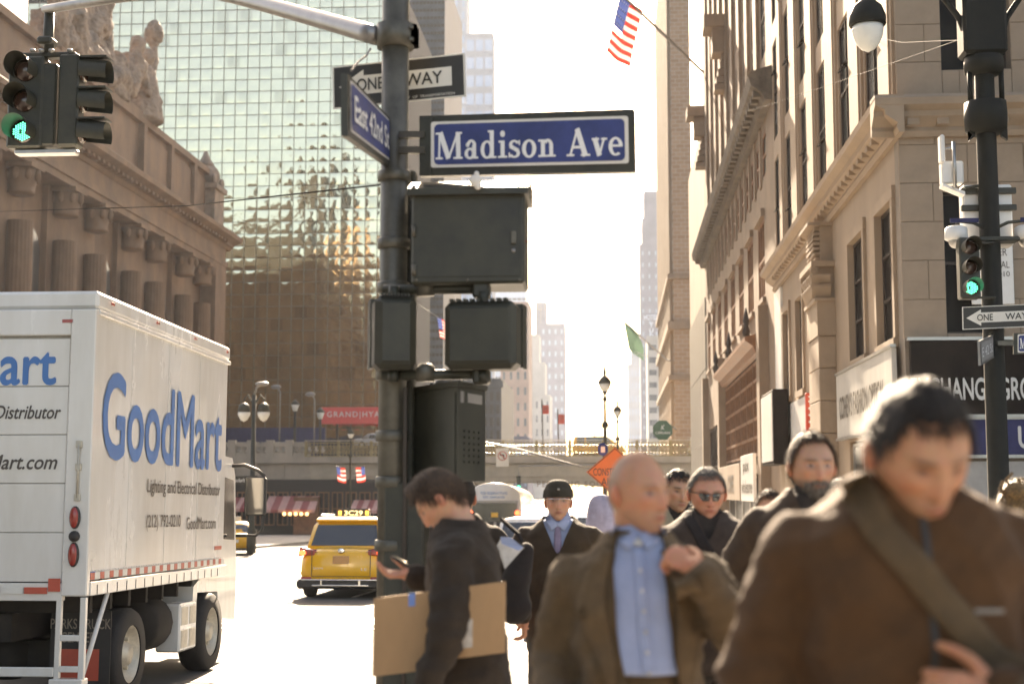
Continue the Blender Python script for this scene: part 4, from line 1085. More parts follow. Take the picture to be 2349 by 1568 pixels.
MB().ell((cen.x+.02, cen.y, zt+.03), (.09, .09, .075)).build('dome', M['galv'], lo)
e1 = (P3_-P2); e1n = e1.normalized(); nn = Vector((e1n.y, -e1n.x, 0))
vents = []
for r in range(6):
    for cN in range(4):
        c = P2+e1*(.25+.17*cN)+nn*.004+Vector((0, 0, zb+.1+r*.032))
        MB().obox(c, e1n*.012, nn*.004, (0, 0, .006)).build('vent_louvre', M['green_metal'], lo)
for (s, t_, z_) in ((.10, .20, .03), (.35, .85, .025)):
    MB().obox(P2+e1*((s+t_)/2)+nn*.003+Vector((0, 0, zt-.05)), e1n*(e1.length*(t_-s)/2), nn*.002, (0, 0, z_)).build('sticker', M['shutter'], lo)
e2n = (P1-P2).normalized(); n2 = Vector((-e2n.y, e2n.x, 0))
MB().obox(P2+e2n*.02+n2*.004+Vector((0, 0, (zt+zb)/2)), e2n*.004, n2*.003, (0, 0, (zt-zb)/2-.03)).build('door_edge', M['green_metal'], lo)
MB().box((D(880, 1200, 7.62).x, 7.62, gp), (D(972, 1200, 7.62).x, 7.66+.2, D(900, 1105, 7.62).z), .01).build('lower_casing', M['green_metal'], pole)
MB().box((D(923, 1200, 7.6).x, 7.60, gp+.1), (D(932, 1200, 7.6).x, 7.615, D(900, 890, 7.62).z), .003).build('rail', M['frame'], pole)
# street name sign across the view
sg = thing('street_sign', 'big blue street sign reading Madison Ave in white serif letters on the near pole', 'street sign', D(1210, 390, 7.5))
B = Board(D(962, 266, 7.56), D(1453, 250, 7.34), D(962, 404, 7.56), .05)
B.slab().build('frame', M['green_metal'], sg)
B.slab(.05, .062, .02, .98, d0=.0, d1=.012).build('frame_edge', M['green_metal'], sg)
B2 = Board(D(990, 281, 7.545), D(1442, 267, 7.345), D(990, 386, 7.545), .004)
for q in (B2,): q.bl, q.tl, q.tr = q.bl+q.n*.012, q.tl+q.n*.012, q.tr+q.n*.012
B2.round_rect(0, 1, 0, 1, .06, .0).build('border', M['signwhite'], sg)
B2.round_rect(.018, .982, .06, .94, .10, .003).build('blue_panel', M['signblue'], sg)
mb = MB(); serif_word(mb, 'Madison Ave', B2.bl+B2.U*.026+B2.V*.17+B2.n*.006, B2.u, B2.v, B2.n, B2.U.length*.955, B2.V.length*.60)
mb.build('lettering', M['whitetxt'], sg, fix=False)
for y in (310, 345):
    a, b = D(915, y, 7.62), D(975, y, 7.56); MB().obox((a+b)/2, (b-a)/2, (0, .02, 0), (0, 0, .018)).build('bracket', M['pole'], sg)
# side street sign, end-on
s2 = thing('side_street_sign', 'blue East 42nd St sign pointing towards the viewer on the near pole', 'street sign', D(850, 360, 6.8))
B = Board(D(797, 168, 5.95), D(896, 272, 7.75), D(798, 312, 5.95), .03)
B.slab().build('frame', M['green_metal'], s2)
B.round_rect(.04, .96, .10, .93, .08, .003).build('border', M['signwhite'], s2)
B.round_rect(.05, .95, .14, .89, .10, .006).build('blue_panel', M['signblue'], s2)
B.text('East 42nd St', .09, .30, .80, .42, .010, .02).build('lettering', M['whitetxt'], s2, fix=False)
MB().obox(D(896, 330, 7.72), (.03, 0, 0), (0, .05, 0), (0, 0, .03)).build('bracket', M['pole'], s2)
ow = thing('one_way_sign', 'black one way sign with white arrow half hidden behind the near pole', 'sign', D(915, 250, 7.95))
one_way(ow, Board(D(762, 154, 8.0), D(1066, 122, 7.9), D(764, 251, 8.0), .006))
MB().box((px-.03, YP+.07, D(902, 190, YP).z-.03), (px+.03, 7.94, D(902, 190, YP).z+.03)).build('bracket', M['pole'], ow)

# ------------------------------------------------------------------ traffic signals
M['green_lens'] = mat('lit_green_lens', (.02, .5, .35), .3, var=.0, emit=(.05, 1.0, .55), estr=.55)
M['dark_lens'] = mat('unlit_lens', (.06, .03, .02), .2, var=.1, spec=.9)
def led_lens(c, r, face, parent):
    """cluster of led dots on a dark lens"""
    MB().lathe([(r, 0), (r, .01)], c, 16, 'y').build('lens', M['dark_lens'], parent)
    g = MB()
    for i in range(-4, 5):
        for j in range(-4, 5):
            x, z = i*r*.2, j*r*.2+(i % 2)*r*.1
            if x*x+z*z < r*r*.8 and not (abs(x+.15*r) < r*.12 and abs(z) < r*.25): g.ell((c[0]+x, c[1]-.008*face, c[2]+z), (r*.085, .008, r*.085), 6, 4)
    return g.build('lit_lens', M['green_lens'], parent)
def head(parent, c, w, h, dirv, lit=True, nm='signal_head'):
    """three-section head; dirv = 'y' faces the viewer, 'x' faces right"""
    x, y, z = c; sec = h/3; r = sec*.36
    if dirv == 'y':
        hb = MB().box((x-w/2, y, z-h/2), (x+w/2, y+.2, z+h/2), .02).build(nm, M['green_metal'], parent)
        for k in range(3):
            zz = z+h/2-sec*(k+.5); v = MB()
            v.grid(lambda s, t: (x+ (r*1.12)*math.cos(math.radians(-35+250*s)), y-.26*t*(1 if True else 1)*(1-.25*(1-math.sin(math.radians(-35+250*s)))/2), zz+(r*1.12)*math.sin(math.radians(-35+250*s))), 22, 3)
            v.build('visor', M['green_metal'], hb)
            if k == 2 and lit: led_lens((x, y-.012, zz), r, 1, hb)
            else: MB().lathe([(r, 0), (r*.98, -.02), (r*.6, -.05), (.001, -.06)], (x, y-.001, zz), 16, 'y').build('lens', M['dark_lens'], hb)
    else:
        hb = MB().box((x-.2, y-w/2, z-h/2), (x, y+w/2, z+h/2), .02).build(nm, M['green_metal'], parent)
        for k in range(3):
            zz = z+h/2-sec*(k+.5); v = MB()
            v.grid(lambda s, t: (x+.27*t, y+(r*1.12)*math.cos(math.radians(-35+250*s)), zz-.03*t+(r*1.12)*math.sin(math.radians(-35+250*s))), 22, 3)
            v.box((x, y-.006-r*.9, zz+r*1.0), (x+.27, y+r*.9, zz+r*1.12+.004)); v.build('visor', M['green_metal'], hb)
            MB().lathe([(r, 0), (r, .02)], (x+.001, y, zz), 14, 'x').build('lens', M['dark_lens'], hb)
    return hb
YS = 13.0
sc_ = lambda x, y: D(x, y, YS)
ts = thing('traffic_signal', 'dark hanging traffic signal showing green on the mast arm at upper left', 'traffic signal', sc_(100, 345))
h_ = sc_(60, 128).z-sc_(60, 338).z; zc = (sc_(60, 128).z+sc_(60, 338).z)/2
head(ts, (sc_(56, 240).x, YS, zc), sc_(94, 0).x-sc_(14, 0).x, h_, 'y')
MB().box((sc_(99, 0).x, YS+.02, sc_(0, 334).z), (sc_(134, 0).x, YS+.22, sc_(0, 146).z), .02).build('rear_head', M['green_metal'], ts)
head(ts, (sc_(182, 240).x, YS+.05, zc), sc_(182, 0).x-sc_(140, 0).x, h_, 'x', False)
MB().box((sc_(30, 0).x, YS+.05, sc_(0, 130).z), (sc_(172, 0).x, YS+.16, sc_(0, 118).z), .01).build('top_bar', M['green_metal'], ts)
MB().box((sc_(40, 0).x, YS+.05, sc_(0, 352).z), (sc_(180, 0).x, YS+.16, sc_(0, 340).z), .01).build('bottom_bar', M['steel'], ts)
hg = MB().tube([sc_(104, 22)+Vector((0, .1, 0)), sc_(102, 70)+Vector((0, .1, 0)), sc_(104, 120)+Vector((0, .1, 0))], .05, 10); hg.box((sc_(84, 0).x, YS+.02, sc_(0, 100).z), (sc_(118, 0).x, YS+.2, sc_(0, 82).z), .02); hg.build('hanger', M['green_metal'], ts)
for x in (75, 95, 118, 160): MB().ell(sc_(x, 116), (.03, .03, .02), 8, 6).build('bolt', M['steel'], ts)

# ------------------------------------------------------------------ right-hand lamp post with its equipment
YL = 18.5
l_ = lambda x, y, dy=0: D(x, y, YL+dy)
xl_ = l_(2287, 1000).x
zl = lambda y: l_(2287, y).z
lpst = thing('lamp_post', 'tall dark street lamp post with bracketed arms at the right', 'lamp post', (xl_, YL, gz(YL)))
def X_(x, y=500): return l_(x, y).x
MB().lathe([(.26, gz(YL)), (.26, gz(YL)+.3), (.20, gz(YL)+.45), (.17, gz(YL)+1.2), (.135, gz(YL)+1.3), (.125, zl(300)), (.125, zl(-120))], (xl_, YL, 0), 18).build('shaft', M['lampdark'], lpst)
zt0 = zl(-60)
MB().box((xl_-.29, YL-.2, zl(130)), (xl_+.27, YL+.2, zl(-150)), .04).build('head_block', M['lampdark'], lpst)
for y0, y1, r in ((132, 166, .25), (236, 300, .27)):
    MB().lathe([(r*.7, zl(y1+8)), (r, zl(y1)), (r*1.04, zl((y0+y1)/2)), (r, zl(y0)), (r*.7, zl(y0-3))], (xl_, YL, 0), 12).build('ring', M['lampdark'], lpst)
for s in (-1, 1):
    MB().tube([(xl_+s*.2, YL-.06, zl(165)), (xl_+s*.2, YL-.06, zl(240))], .035, 8).build('rod', M['lampdark'], lpst)
    MB().prism([(xl_+s*.2-.045, zl(300)), (xl_+s*.2+.045, zl(300)), (xl_+s*.2+.045*s, zl(326)), (xl_+s*.2-.03*s, zl(316))], YL-.1, YL-.04, 'xz').build('fin', M['lampdark'], lpst)
    pts = [(xl_+s*(.22+.0), YL-.05, zl(130)), (xl_+s*.22, YL-.05, zl(90)), (xl_+s*.30, YL-.05, zl(45)), (xl_+s*.48, YL-.05, zl(0)), (xl_+s*.75, YL-.05, zl(-45)), (xl_+s*1.05, YL-.05, zl(-72)), (xl_+s*1.35, YL-.05, zl(-68)), (xl_+s*1.49, YL-.05, zl(-25)), (xl_+s*1.49, YL-.05, zl(-5))]
    MB().tube(pts, .04, 10).build('arm', M['lampdark'], lpst)
xlamp = xl_-1.49
lam = thing('street_lamp', 'bell-shaped lamp with pale teardrop glass hanging at the upper right', 'lamp', (xlamp, YL-.05, zl(115)))
MB().lathe([(.04, zl(-8)), (.10, zl(-2)), (.19, zl(12)), (.225, zl(28)), (.24, zl(34)), (.24, zl(52)), (.225, zl(56)), (.20, zl(55))], (xlamp, YL-.05, 0), 24).build('shade', M['lampdark'], lam)
MB().lathe([(.20, zl(56)), (.205, zl(66)), (.19, zl(80)), (.15, zl(96)), (.09, zl(109)), (.01, zl(116))], (xlamp, YL-.05, 0), 24).build('glass', M['lampglass'], lam)
copy_thing(lam, (xl_+1.49, YL-.05, zl(115)), label='second bell-shaped lamp on the outer arm, cut off by the right edge')
# equipment on the post
eq = thing('equipment_cabinet', 'pale grey equipment boxes strapped behind the right-hand lamp post', 'equipment box', (xl_, YL+.2, zl(560)))
MB().box((X_(2216), YL+.13, zl(560)), (X_(2330), YL+.36, zl(418)), .02).build('case', M['white'], eq)
for y in (427, 466): MB().box((X_(2210), YL+.08, zl(y+14)), (X_(2338), YL+.129, zl(y)), .008).build('strap', M['green_metal'], eq)
MB().box((X_(2218), YL-.14, zl(556)), (X_(2332), YL+.12, zl(546)), .01).build('shelf', M['green_metal'], eq)
an = thing('antenna', 'white panel antenna and box on a bracket beside the right-hand lamp post', 'antenna', (X_(2185), YL, zl(440)))
MB().box((X_(2160), YL-.06, zl(372)), (X_(2171), YL+.1, zl(308)), .02).build('panel', M['white'], an)
MB().box((X_(2165), YL+.02, zl(418)), (X_(2216), YL+.2, zl(366)), .02).build('box', M['white'], an)
MB().tube([(X_(2192), YL-.03, zl(325)), (X_(2192), YL-.03, zl(430))], .025, 8).build('mast', M['steel'], an)
MB().tube([(X_(2170), YL, zl(340)), (X_(2192), YL-.02, zl(338))], .018, 6).build('arm', M['steel'], an)
MB().add([(X_(2165), YL, zl(418)), (X_(2216), YL, zl(438)), (X_(2216), YL+.2, zl(438)), (X_(2165), YL+.2, zl(418)), (X_(2165), YL, zl(424)), (X_(2216), YL, zl(446)), (X_(2216), YL+.2, zl(446)), (X_(2165), YL+.2, zl(424))], [(0,1,2,3), (4,5,6,7), (0,1,5,4), (2,3,7,6), (1,2,6,5), (3,0,4,7)]).build('bracket', M['white'], an)
MB().tube([(X_(2216), YL, zl(430)), (xl_-.1, YL, zl(425))], .02, 6).build('bracket_arm', M['green_metal'], an)
def cam_dome(x, lab):
    t = thing('security_camera', lab, 'security camera', (X_(x), YL-.05, zl(572)), group='dome cameras on the lamp post')
    MB().lathe([(.10, zl(520)), (.14, zl(524)), (.15, zl(548)), (.12, zl(552)), (.02, zl(553))], (X_(x), YL-.05, 0), 18).build('housing', M['white'], t)
    MB().ell((X_(x), YL-.05, zl(553)), (.10, .10, .10)).build('dome', M['steel'], t)
    MB().box((X_(x)-.10, YL-.18, zl(515)), (X_(x)+.26, YL-.16, zl(505)), .004).build('plate', M['blue'], t)
    MB().tube([(X_(x), YL-.05, zl(520)), (X_(x)+.03, YL-.05, zl(508)), ((X_(x)+xl_)/2, YL-.05, zl(512)), (xl_, YL-.05, zl(530))], .022, 8).build('arm', M['green_metal'], t)
cam_dome(2190, 'white dome camera left of the right-hand lamp post'); cam_dome(2350, 'white dome camera cut off by the right edge of the photo')
s3 = thing('traffic_signal', 'small dark traffic signal lit green on the right-hand lamp post', 'traffic signal', (X_(2208), YL-.3, zl(690)))
head(s3, (X_(2209), YL-.28, (zl(552)+zl(690))/2), X_(2232)-X_(2186), zl(552)-zl(690), 'y')
for y in (560, 684): MB().box((X_(2215), YL-.2, zl(y+4)), (xl_, YL-.12, zl(y)), .005).build('bracket', M['green_metal'], s3)
o3 = thing('one_way_sign', 'black one way sign pointing left on the right-hand lamp post', 'sign', (X_(2290), YL-.2, zl(755)))
one_way(o3, Board(D(2207, 704, YL-.22), D(2386, 696, YL-.24), D(2208, 756, YL-.22), .006), extra=False)
MB().box((xl_-.05, YL-.21, zl(735)), (xl_+.05, YL-.1, zl(720))).build('bracket', M['pole'], o3)
s4 = thing('side_street_sign', 'small street sign seen nearly edge-on on the right-hand lamp post', 'street sign', (X_(2260), YL-.5, zl(835)))
B = Board(D(2248, 782, YL-1.3), D(2278, 768, YL-.15), D(2250, 838, YL-1.3), .03); B.slab().build('frame', M['galv'], s4); B.round_rect(.05, .95, .1, .9, .08, .004).build('face', M['shutter'], s4); B.text('E 42 St', .1, .3, .8, .4, .008).build('lettering', M['whitetxt'], s4, fix=False)
s5 = thing('street_sign', 'blue avenue name sign cut off by the right edge on the lamp post', 'street sign', (X_(2345), YL-.2, zl(812)))
B = Board(D(2325, 764, YL-.2), D(2440, 760, YL-.22), D(2325, 812, YL-.2), .03); B.slab().build('frame', M['green_metal'], s5); B.round_rect(.08, .97, .06, .94, .06, .004).build('border', M['signwhite'], s5); B.round_rect(.10, .95, .12, .88, .1, .007).build('blue_panel', M['signblue'], s5)
mb = MB(); serif_word(mb, 'Madison Ave', B.bl+B.U*.12+B.V*.25+B.n*.010, B.u, B.v, B.n, B.U.length*.8, B.V.length*.5); mb.build('lettering', M['whitetxt'], s5, fix=False)
MB().box((xl_, YL-.2, zl(795)), (X_(2326), YL-.15, zl(785))).build('bracket', M['pole'], s5)
# span wires
def wire(name, label, pts, r=.012, sag=0, m='cable'):
    pts = [Vector(p) for p in pts]; L = []
    for i in range(len(pts)-1):
        for k in range(10):
            f = k/10; L.append(pts[i].lerp(pts[i+1], f)-Vector((0, 0, sag*4*f*(1-f))))
    L.append(pts[-1]); o = MB().tube(L, r, 6).build(name, M[m]); props(o, label, 'wire')
M['wireblk'] = mat('dark_wire', (.035, .03, .026), .8, 0, var=0, spec=.05)
M['silver'] = mat('bright_span_cable', (.35, .33, .30), .3, .6, var=0)
wire('span_wire', 'taut bright wire from the right-hand lamp post to the brick tower', [l_(2205, 90), D(1518, 288, 141)], .0035, .5, 'wireblk')
wire('span_wire', 'slack wire drooping past the bell lamp at the upper right', [l_(2210, 92), l_(2070, 98, 6), D(1985, 82, 30), D(1838, -12, 46)], .0035, 0, 'wireblk')
wire('span_wire', 'thin wire from the near pole across the station facade to the left', [D(872, 424, YP), D(430, 472, 16), D(0, 485, 30), D(-120, 488, 34)], .006, 0, 'wireblk')

# ------------------------------------------------------------------ street lamps further off
def teardrop_lamp(name, label, px_, ptop, pglobe, Y, gw, pbase_z=None, arms=1):
    p = D(px_, ptop, Y); zb_ = gz(Y); s = gw
    t = thing(name, label, 'lamp post', (p.x, Y, zb_))
    zg_ = D(px_, pglobe, Y).z
    if arms == 1:
        MB().lathe([(.14*s, zb_), (.14*s, zb_+.8), (.09*s, zb_+1.0), (.075*s, zg_-1.9*s), (.14*s, zg_-1.85*s), (.14*s, zg_-1.7*s), (.06*s, zg_-1.6*s), (.05*s, zg_-.75*s), (.11*s, zg_-.68*s), (.04*s, zg_-.5*s), (.12*s, zg_-.33*s)], (p.x, Y, 0), 12).build('shaft', M['green_metal'], t)
        MB().lathe([(.10*s, zg_-.34*s), (.2*s, zg_-.2*s), (.27*s, zg_)], (p.x, Y, 0), 14).build('globe', M['lampglass'], t)
        MB().lathe([(.28*s, zg_+.001), (.27*s, zg_+.12*s), (.15*s, zg_+.28*s), (.05*s, zg_+.36*s), (.07*s, zg_+.5*s), (.02*s, zg_+.8*s)], (p.x, Y, 0), 14).build('cap', M['green_metal'], t)
    else:
        MB().lathe([(.2, zb_), (.2, zb_+.9), (.12, zb_+1.1), (.09, p.z)], (p.x, Y, 0), 12).build('shaft', M['green_metal'], t)
        for q in (-1, 1):
            MB().tube([(p.x, Y, zg_+.3), (p.x+q*.28, Y, zg_+.75), (p.x+q*.42, Y, zg_+.55), (p.x+q*.42, Y, zg_+.35)], .03, 6).build('arm', M['green_metal'], t)
            MB().lathe([(.05, zg_+.4), (.22, zg_+.3), (.28, zg_+.02)], (p.x+q*.42, Y, 0), 12).build('shade', M['green_metal'], t)
            MB().lathe([(.26, zg_), (.27, zg_-.1), (.15, zg_-.32), (.02, zg_-.4)], (p.x+q*.42, Y, 0), 12).build('globe', M['lampglass'], t)
        MB().tube([(p.x, Y, p.z-.1), (p.x+.1, Y, p.z+.3), (p.x+.45, Y-.1, p.z+.5)], .05, 8).build('spotlight_arm', M['galv'], t)
        MB().ell((p.x+.35, Y-.1, p.z+.45), (.3, .16, .1)).build('spotlight', M['galv'], t)
    return t
lp1 = teardrop_lamp('lamp_post', 'ornate single lamp post above the orange sign, the nearer of two', 1387, 842, 880, 58, .95)
lp2 = teardrop_lamp('lamp_post', 'ornate lamp post just right of the taller lamp, farther down the pavement', 1416, 905, 943, 84, .92)
lp3 = teardrop_lamp('lamp_post', 'double-globe lamp post with a spotlight behind the truck mirror', 583, 905, 945, 59, 1, arms=2)
lp4 = teardrop_lamp('lamp_post', 'single lamp post with little flags behind the yellow taxi', 805, 965, 995, 70, .62)
# street name plate and banner on the double lamp
bn = thing('street_sign', 'dark Vanderbilt Ave sign beside the truck mirror', 'street sign', D(560, 1112, 58.6))
B = Board(D(528, 1092, 58.6), D(590, 1090, 58.6), D(528, 1112, 58.6), .04); B.slab().build('plate', M['signblk'], bn); B.text('Vanderbilt Ave', .06, .3, .88, .45, .02).build('lettering', M['whitetxt'], bn, fix=False)
def sheer(m, col, k=.28):
    n, l = m.node_tree.nodes, m.node_tree.links; tr = n.new('ShaderNodeBsdfTranslucent'); tr.inputs[0].default_value = (*col, 1); mx = n.new('ShaderNodeMixShader'); mx.inputs[0].default_value = k
    l.new(n['Principled BSDF'].outputs[0], mx.inputs[1]); l.new(tr.outputs[0], mx.inputs[2]); l.new(mx.outputs[0], n['Material Output'].inputs['Surface']); return m
fl_red, fl_white, fl_blue = [sheer(mat(n_, c_, .8, var=.08), c_) for n_, c_ in (('flag_red', (.45, .04, .03)), ('flag_white', (.6, .58, .56)), ('flag_blue', (.05, .08, .26)))]
def flag(name, label, o, u, v, W, H, nst=13, rip=.08, seed=0, pole_pts=None, canton=.42, cat='flag', plain=None):
    """cloth hanging from a staff: o = hoist corner, u = along the fly, v = down the hoist; stripes are strips of cloth"""
    o, u, v = Vector(o), Vector(u).normalized(), Vector(v).normalized(); n = u.cross(v).normalized()
    t = thing(name, label, cat, o)
    def pt(a, b): return o+u*(a*W)+v*(b*H)+n*(rip*W*(math.sin(a*7+b*3+seed)*.7+math.sin(a*3-b*5+seed*2)*.5)*(.2+a))+v*(.06*H*math.sin(a*4+seed))*a
    if plain:
        MB().grid(lambda s, q: pt(s, q), 14, 12).build('cloth', plain, t, fix=False)
    else:
        for k in range(nst):
            m_ = MB()
            a0 = canton if k < nst*.54 else 0
            m_.grid(lambda s, q: pt(a0+(1-a0)*s, (k+q)/nst), 12, 3); m_.build('stripe', fl_red if k % 2 == 0 else fl_white, t, fix=False)
        MB().grid(lambda s, q: pt(canton*s, q*7/13), 8, 8).build('canton', fl_blue, t, fix=False)
        st_ = MB()
        for i in range(5):
            for j in range(4):
                c = pt(canton*(i+.5)/5, (j+.5)/4*7/13); 
                for sgn in (1, -1): st_.add([c+n*(.012*W*sgn)+(u*math.cos(w_)+v*math.sin(w_))*(H*.02 if q % 2 == 0 else H*.009) for q, w_ in enumerate([math.pi*2*k/10 for k in range(10)])], [tuple(range(10))])
        st_.build('stars', fl_white, t, fix=False)
    if pole_pts: MB().tube(pole_pts, .085 if W > 1.2 else .02, 7).build('staff', M['galv'], t)
    return t
pA, pB = D(1626, 178, 84), D(1424, -14, 78)
flag('flag', 'large striped flag hanging from a slanting staff against the sky', pB, (pA-pB), (-.25, 0, -1), 2.0, 3.4, rip=.05, seed=1, pole_pts=[pA+Vector((.3, .3, 0)), pA, pB])
wire('flag_stay', 'thin stay cables bracing the flag staff against the facade', [D(1690, 95, 85), D(1562, 105, 81), D(1640, 118, 85)], .012)
pA, pB = D(1531, 826, 141), D(1470, 765, 136)
M['gflag'] = sheer(mat('green_flag_cloth', (.10, .17, .12), .8, var=.15), (.10, .17, .12), .35)
gf = flag('green_flag', 'dark green banner flag on a staff in front of the brick tower', D(1432, 738, 134), (pA-D(1432, 738, 134)), (.15, 0, -1), 3.0, 2.6, rip=.05, seed=2, pole_pts=[pA+Vector((.4, 0, 0)), pA, D(1432, 738, 134)], plain=M['gflag'])
tx = MB(); p = D(1455, 812, 132.9); text_on(tx, 'CIPRIANI', p, (1, 0, -.3), (0, 0, 1), 1.3, .32, .0); tx.build('lettering', M['greytxt'], gf, fix=False)
p = D(1012, 765, 150)
flag('flag', 'small striped flag seen between the two pedestrian signals', D(1003, 728, 150), (.5, 0, -.2), (.15, 0, -1), 1.2, 2.2, rip=.08, seed=4, pole_pts=[D(948, 690, 150), D(1003, 726, 150), D(1030, 752, 150)])
p = D(1014, 800, 239.8)
for k, (px_, lab) in enumerate(((772, 'left bunch of small flags on the lamp behind the taxi'), (836, 'right bunch of small flags on the lamp behind the taxi'))):
    a = D(806, 1092, 70); b = D(px_, 1068, 69.8)
    flag('small_flag', lab, b, (1 if k == 0 else -1, 0, -.3), (.1, 0, -1), .45, .75, nst=7, rip=.1, seed=k, pole_pts=[a, b])
# octagonal hanging sign, no-left-turn sign, banners, construction sign, bus stop
oc = thing('octagonal_sign', 'dark green octagonal hanging sign above the viaduct at the right', 'sign', D(1520, 1008, 128))
c = D(1520, 986, 128); r = .93
MB().prism([(c.x+r*math.cos(math.radians(22.5+45*k)), c.z+r*math.sin(math.radians(22.5+45*k))) for k in range(8)], 128, 128.2, 'xz').build('plate', M['gflag'], oc)
tx = MB(); text_on(tx, 'CIPRIANI', (c.x, 127.98, c.z-.35), (1, 0, 0), (0, 0, 1), 1.3, .22, 0, 0, 1, 'c'); tx.tube([(c.x-.15, 127.97, c.z+.05), (c.x, 127.97, c.z+.3), (c.x+.15, 127.97, c.z+.45)], .03, 5); tx.tube([(c.x+.1, 127.97, c.z+.05), (c.x-.1, 127.97, c.z+.4)], .03, 5); tx.build('lettering', M['whitetxt'], oc, fix=False)
MB().tube([(c.x+r, 128.1, c.z+.3), (XD+.1, 139, c.z+.5)], .06, 6).build('bracket', M['green_metal'], oc)
Yn = 62.0
na = thing('mast_arm_pole', 'thin slanting mast arm carrying a no-left-turn sign over the street', 'signal arm', D(1370, 1085, Yn))
ba = D(1400, 1095, Yn); base = D(1404, 1127, Yn)
MB().lathe([(.15, gz(Yn)), (.12, gz(Yn)+.9), (.09, ba.z+.4)], (base.x, Yn, 0), 10).build('post', M['galv'], na)
MB().tube([(base.x, Yn, ba.z+.1), D(1300, 1061, Yn), D(1180, 1027, Yn), D(1100, 1012, Yn)], .045, 8).build('arm', M['galv'], na)
MB().tube([(base.x, Yn, ba.z+.35), D(1300, 997+8, Yn), D(1120, 1033, Yn)], .02, 6).build('stay', M['galv'], na) if False else None
nl = thing('no_left_turn_sign', 'small white no left turn sign below the mast arm', 'sign', D(1152, 1066, Yn-.1))
B = Board(D(1138, 1028, Yn-.12), D(1167, 1027, Yn-.12), D(1138, 1070, Yn-.12), .02); B.slab().build('plate', M['signwhite'], nl)
c = D(1152.5, 1045, Yn-.15); mb = MB(); 
for q in ring(0, 0, .20, .20, .03, .03): mb.add([Vector((c.x+p.x, Yn-.15, c.z+p.y)) for p in q], [(0,1,2,3)])
mb.obox((c.x, Yn-.152, c.z), (.12, 0, -.12), (0, .001, 0), (.012, 0, .012)); mb.build('prohibition_ring', M['red'], nl)
mb = MB(); mb.obox((c.x+.06, Yn-.147, c.z-.04), (.02, 0, 0), (0, .001, 0), (0, 0, .08)); mb.obox((c.x, Yn-.147, c.z+.045), (.07, 0, 0), (0, .001, 0), (0, 0, .02)); mb.prism([(c.x-.12, c.z+.045), (c.x-.06, c.z+.10), (c.x-.06, c.z-.01)], Yn-.148, Yn-.146, 'xz'); mb.build('arrow', M['signblk'], nl)
MB().tube([D(1152, 1028, Yn), D(1152, 1019, Yn)], .02, 6).build('hanger', M['galv'], nl)
for k, (x, yt, lab) in enumerate(((1243, 915, 'small red banner on a pole over the viaduct, the left of two'), (1279, 938, 'small red banner on a pole over the viaduct, the right of two'))):
    p0 = D(x+3, 1050, YV+1); p1 = D(x, yt, YV+1)
    t = thing('banner', lab, 'banner', (p0.x, YV+1, z_deck+.6)); MB().tube([p0, p1], .06, 6).build('pole', M['frame'], t)
    a = D(x+2, yt+ (14 if k == 0 else 12), YV+1); b = D(x+16, yt+34, YV+1)
    MB().box((a.x, YV+.98, b.z), (b.x, YV+1.04, a.z)).build('cloth', M['red'], t)
    tx = MB(); text_on(tx, 'GCP', (a.x+.08, YV+.96, (a.z+b.z)/2), (1, 0, 0), (0, 0, 1), .4, .18); tx.build('lettering', M['darktxt'], t, fix=False)
Yo = 40.0
og = thing('construction_sign', 'orange diamond construction ahead sign behind the bald man', 'sign', (D(1410, 1082, Yo).x, Yo, gz(Yo)))
c = D(1411, 1082, Yo); r = c.x-D(1345, 1082, Yo).x
def dia(rr, d, m, nm): MB().prism([(c.x-rr, c.z), (c.x, c.z+rr*.86), (c.x+rr, c.z), (c.x, c.z-rr*.86)], Yo-d-.012, Yo-d, 'xz').build(nm, m, og)
dia(r, 0, M['orange'], 'plate')
f = MB()
for s in range(4):
    q = [Vector((c.x-r*.95, Yo-.02, c.z)), Vector((c.x, Yo-.02, c.z+r*.815)), Vector((c.x+r*.95, Yo-.02, c.z)), Vector((c.x, Yo-.02, c.z-r*.815))]
    f.obox((q[s]+q[(s+1) % 4])/2, (q[(s+1) % 4]-q[s])/2, (0, .002, 0), (0, 0, .012))
f.build('black_border', M['signblk'], og)
tx = MB(); text_on(tx, 'CONSTRUCTION', (D(1361, 1085, Yo-.02).x, Yo-.02, D(1361, 1090, Yo).z), (1, 0, 0), (0, 0, 1), 1.25, .20, .0); text_on(tx, 'AHEAD', (D(1379, 1108, Yo-.02).x, Yo-.02, D(1379, 1113, Yo).z), (1, 0, 0), (0, 0, 1), .8, .21, .0); tx.build('lettering', M['signblk'], og, fix=False)
for s in (-.12, .12): MB().box((c.x+s-.03, Yo+.01, gz(Yo)), (c.x+s+.03, Yo+.06, c.z+.1)).build('post', M['galv'], og)
bs = thing('bus_stop_sign', 'round blue bus stop sign above the orange diamond sign', 'sign', (D(1383, 1030, 42).x, 42, gz(42)))
c = D(1383, 1030, 42)
MB().lathe([(.001, 0), (.14, 0), (.15, .01), (.15, .03), (.001, .03)], (c.x, 42, c.z), 22, 'y').build('disc', M['signblue'], bs)
for o in bs.children: o.scale = (1, 1, 1.3); o.location.z = -(c.z-gz(42))*.3
b_ = MB().box((c.x-.06, 41.985, c.z-.09), (c.x+.06, 41.99, c.z+.08)); b_.build('bus_symbol', M['signwhite'], bs)
MB().tube([(c.x+.02, 42.06, gz(42)), (c.x+.02, 42.06, c.z+.18)], .03, 8).build('post', M['green_metal'], bs)
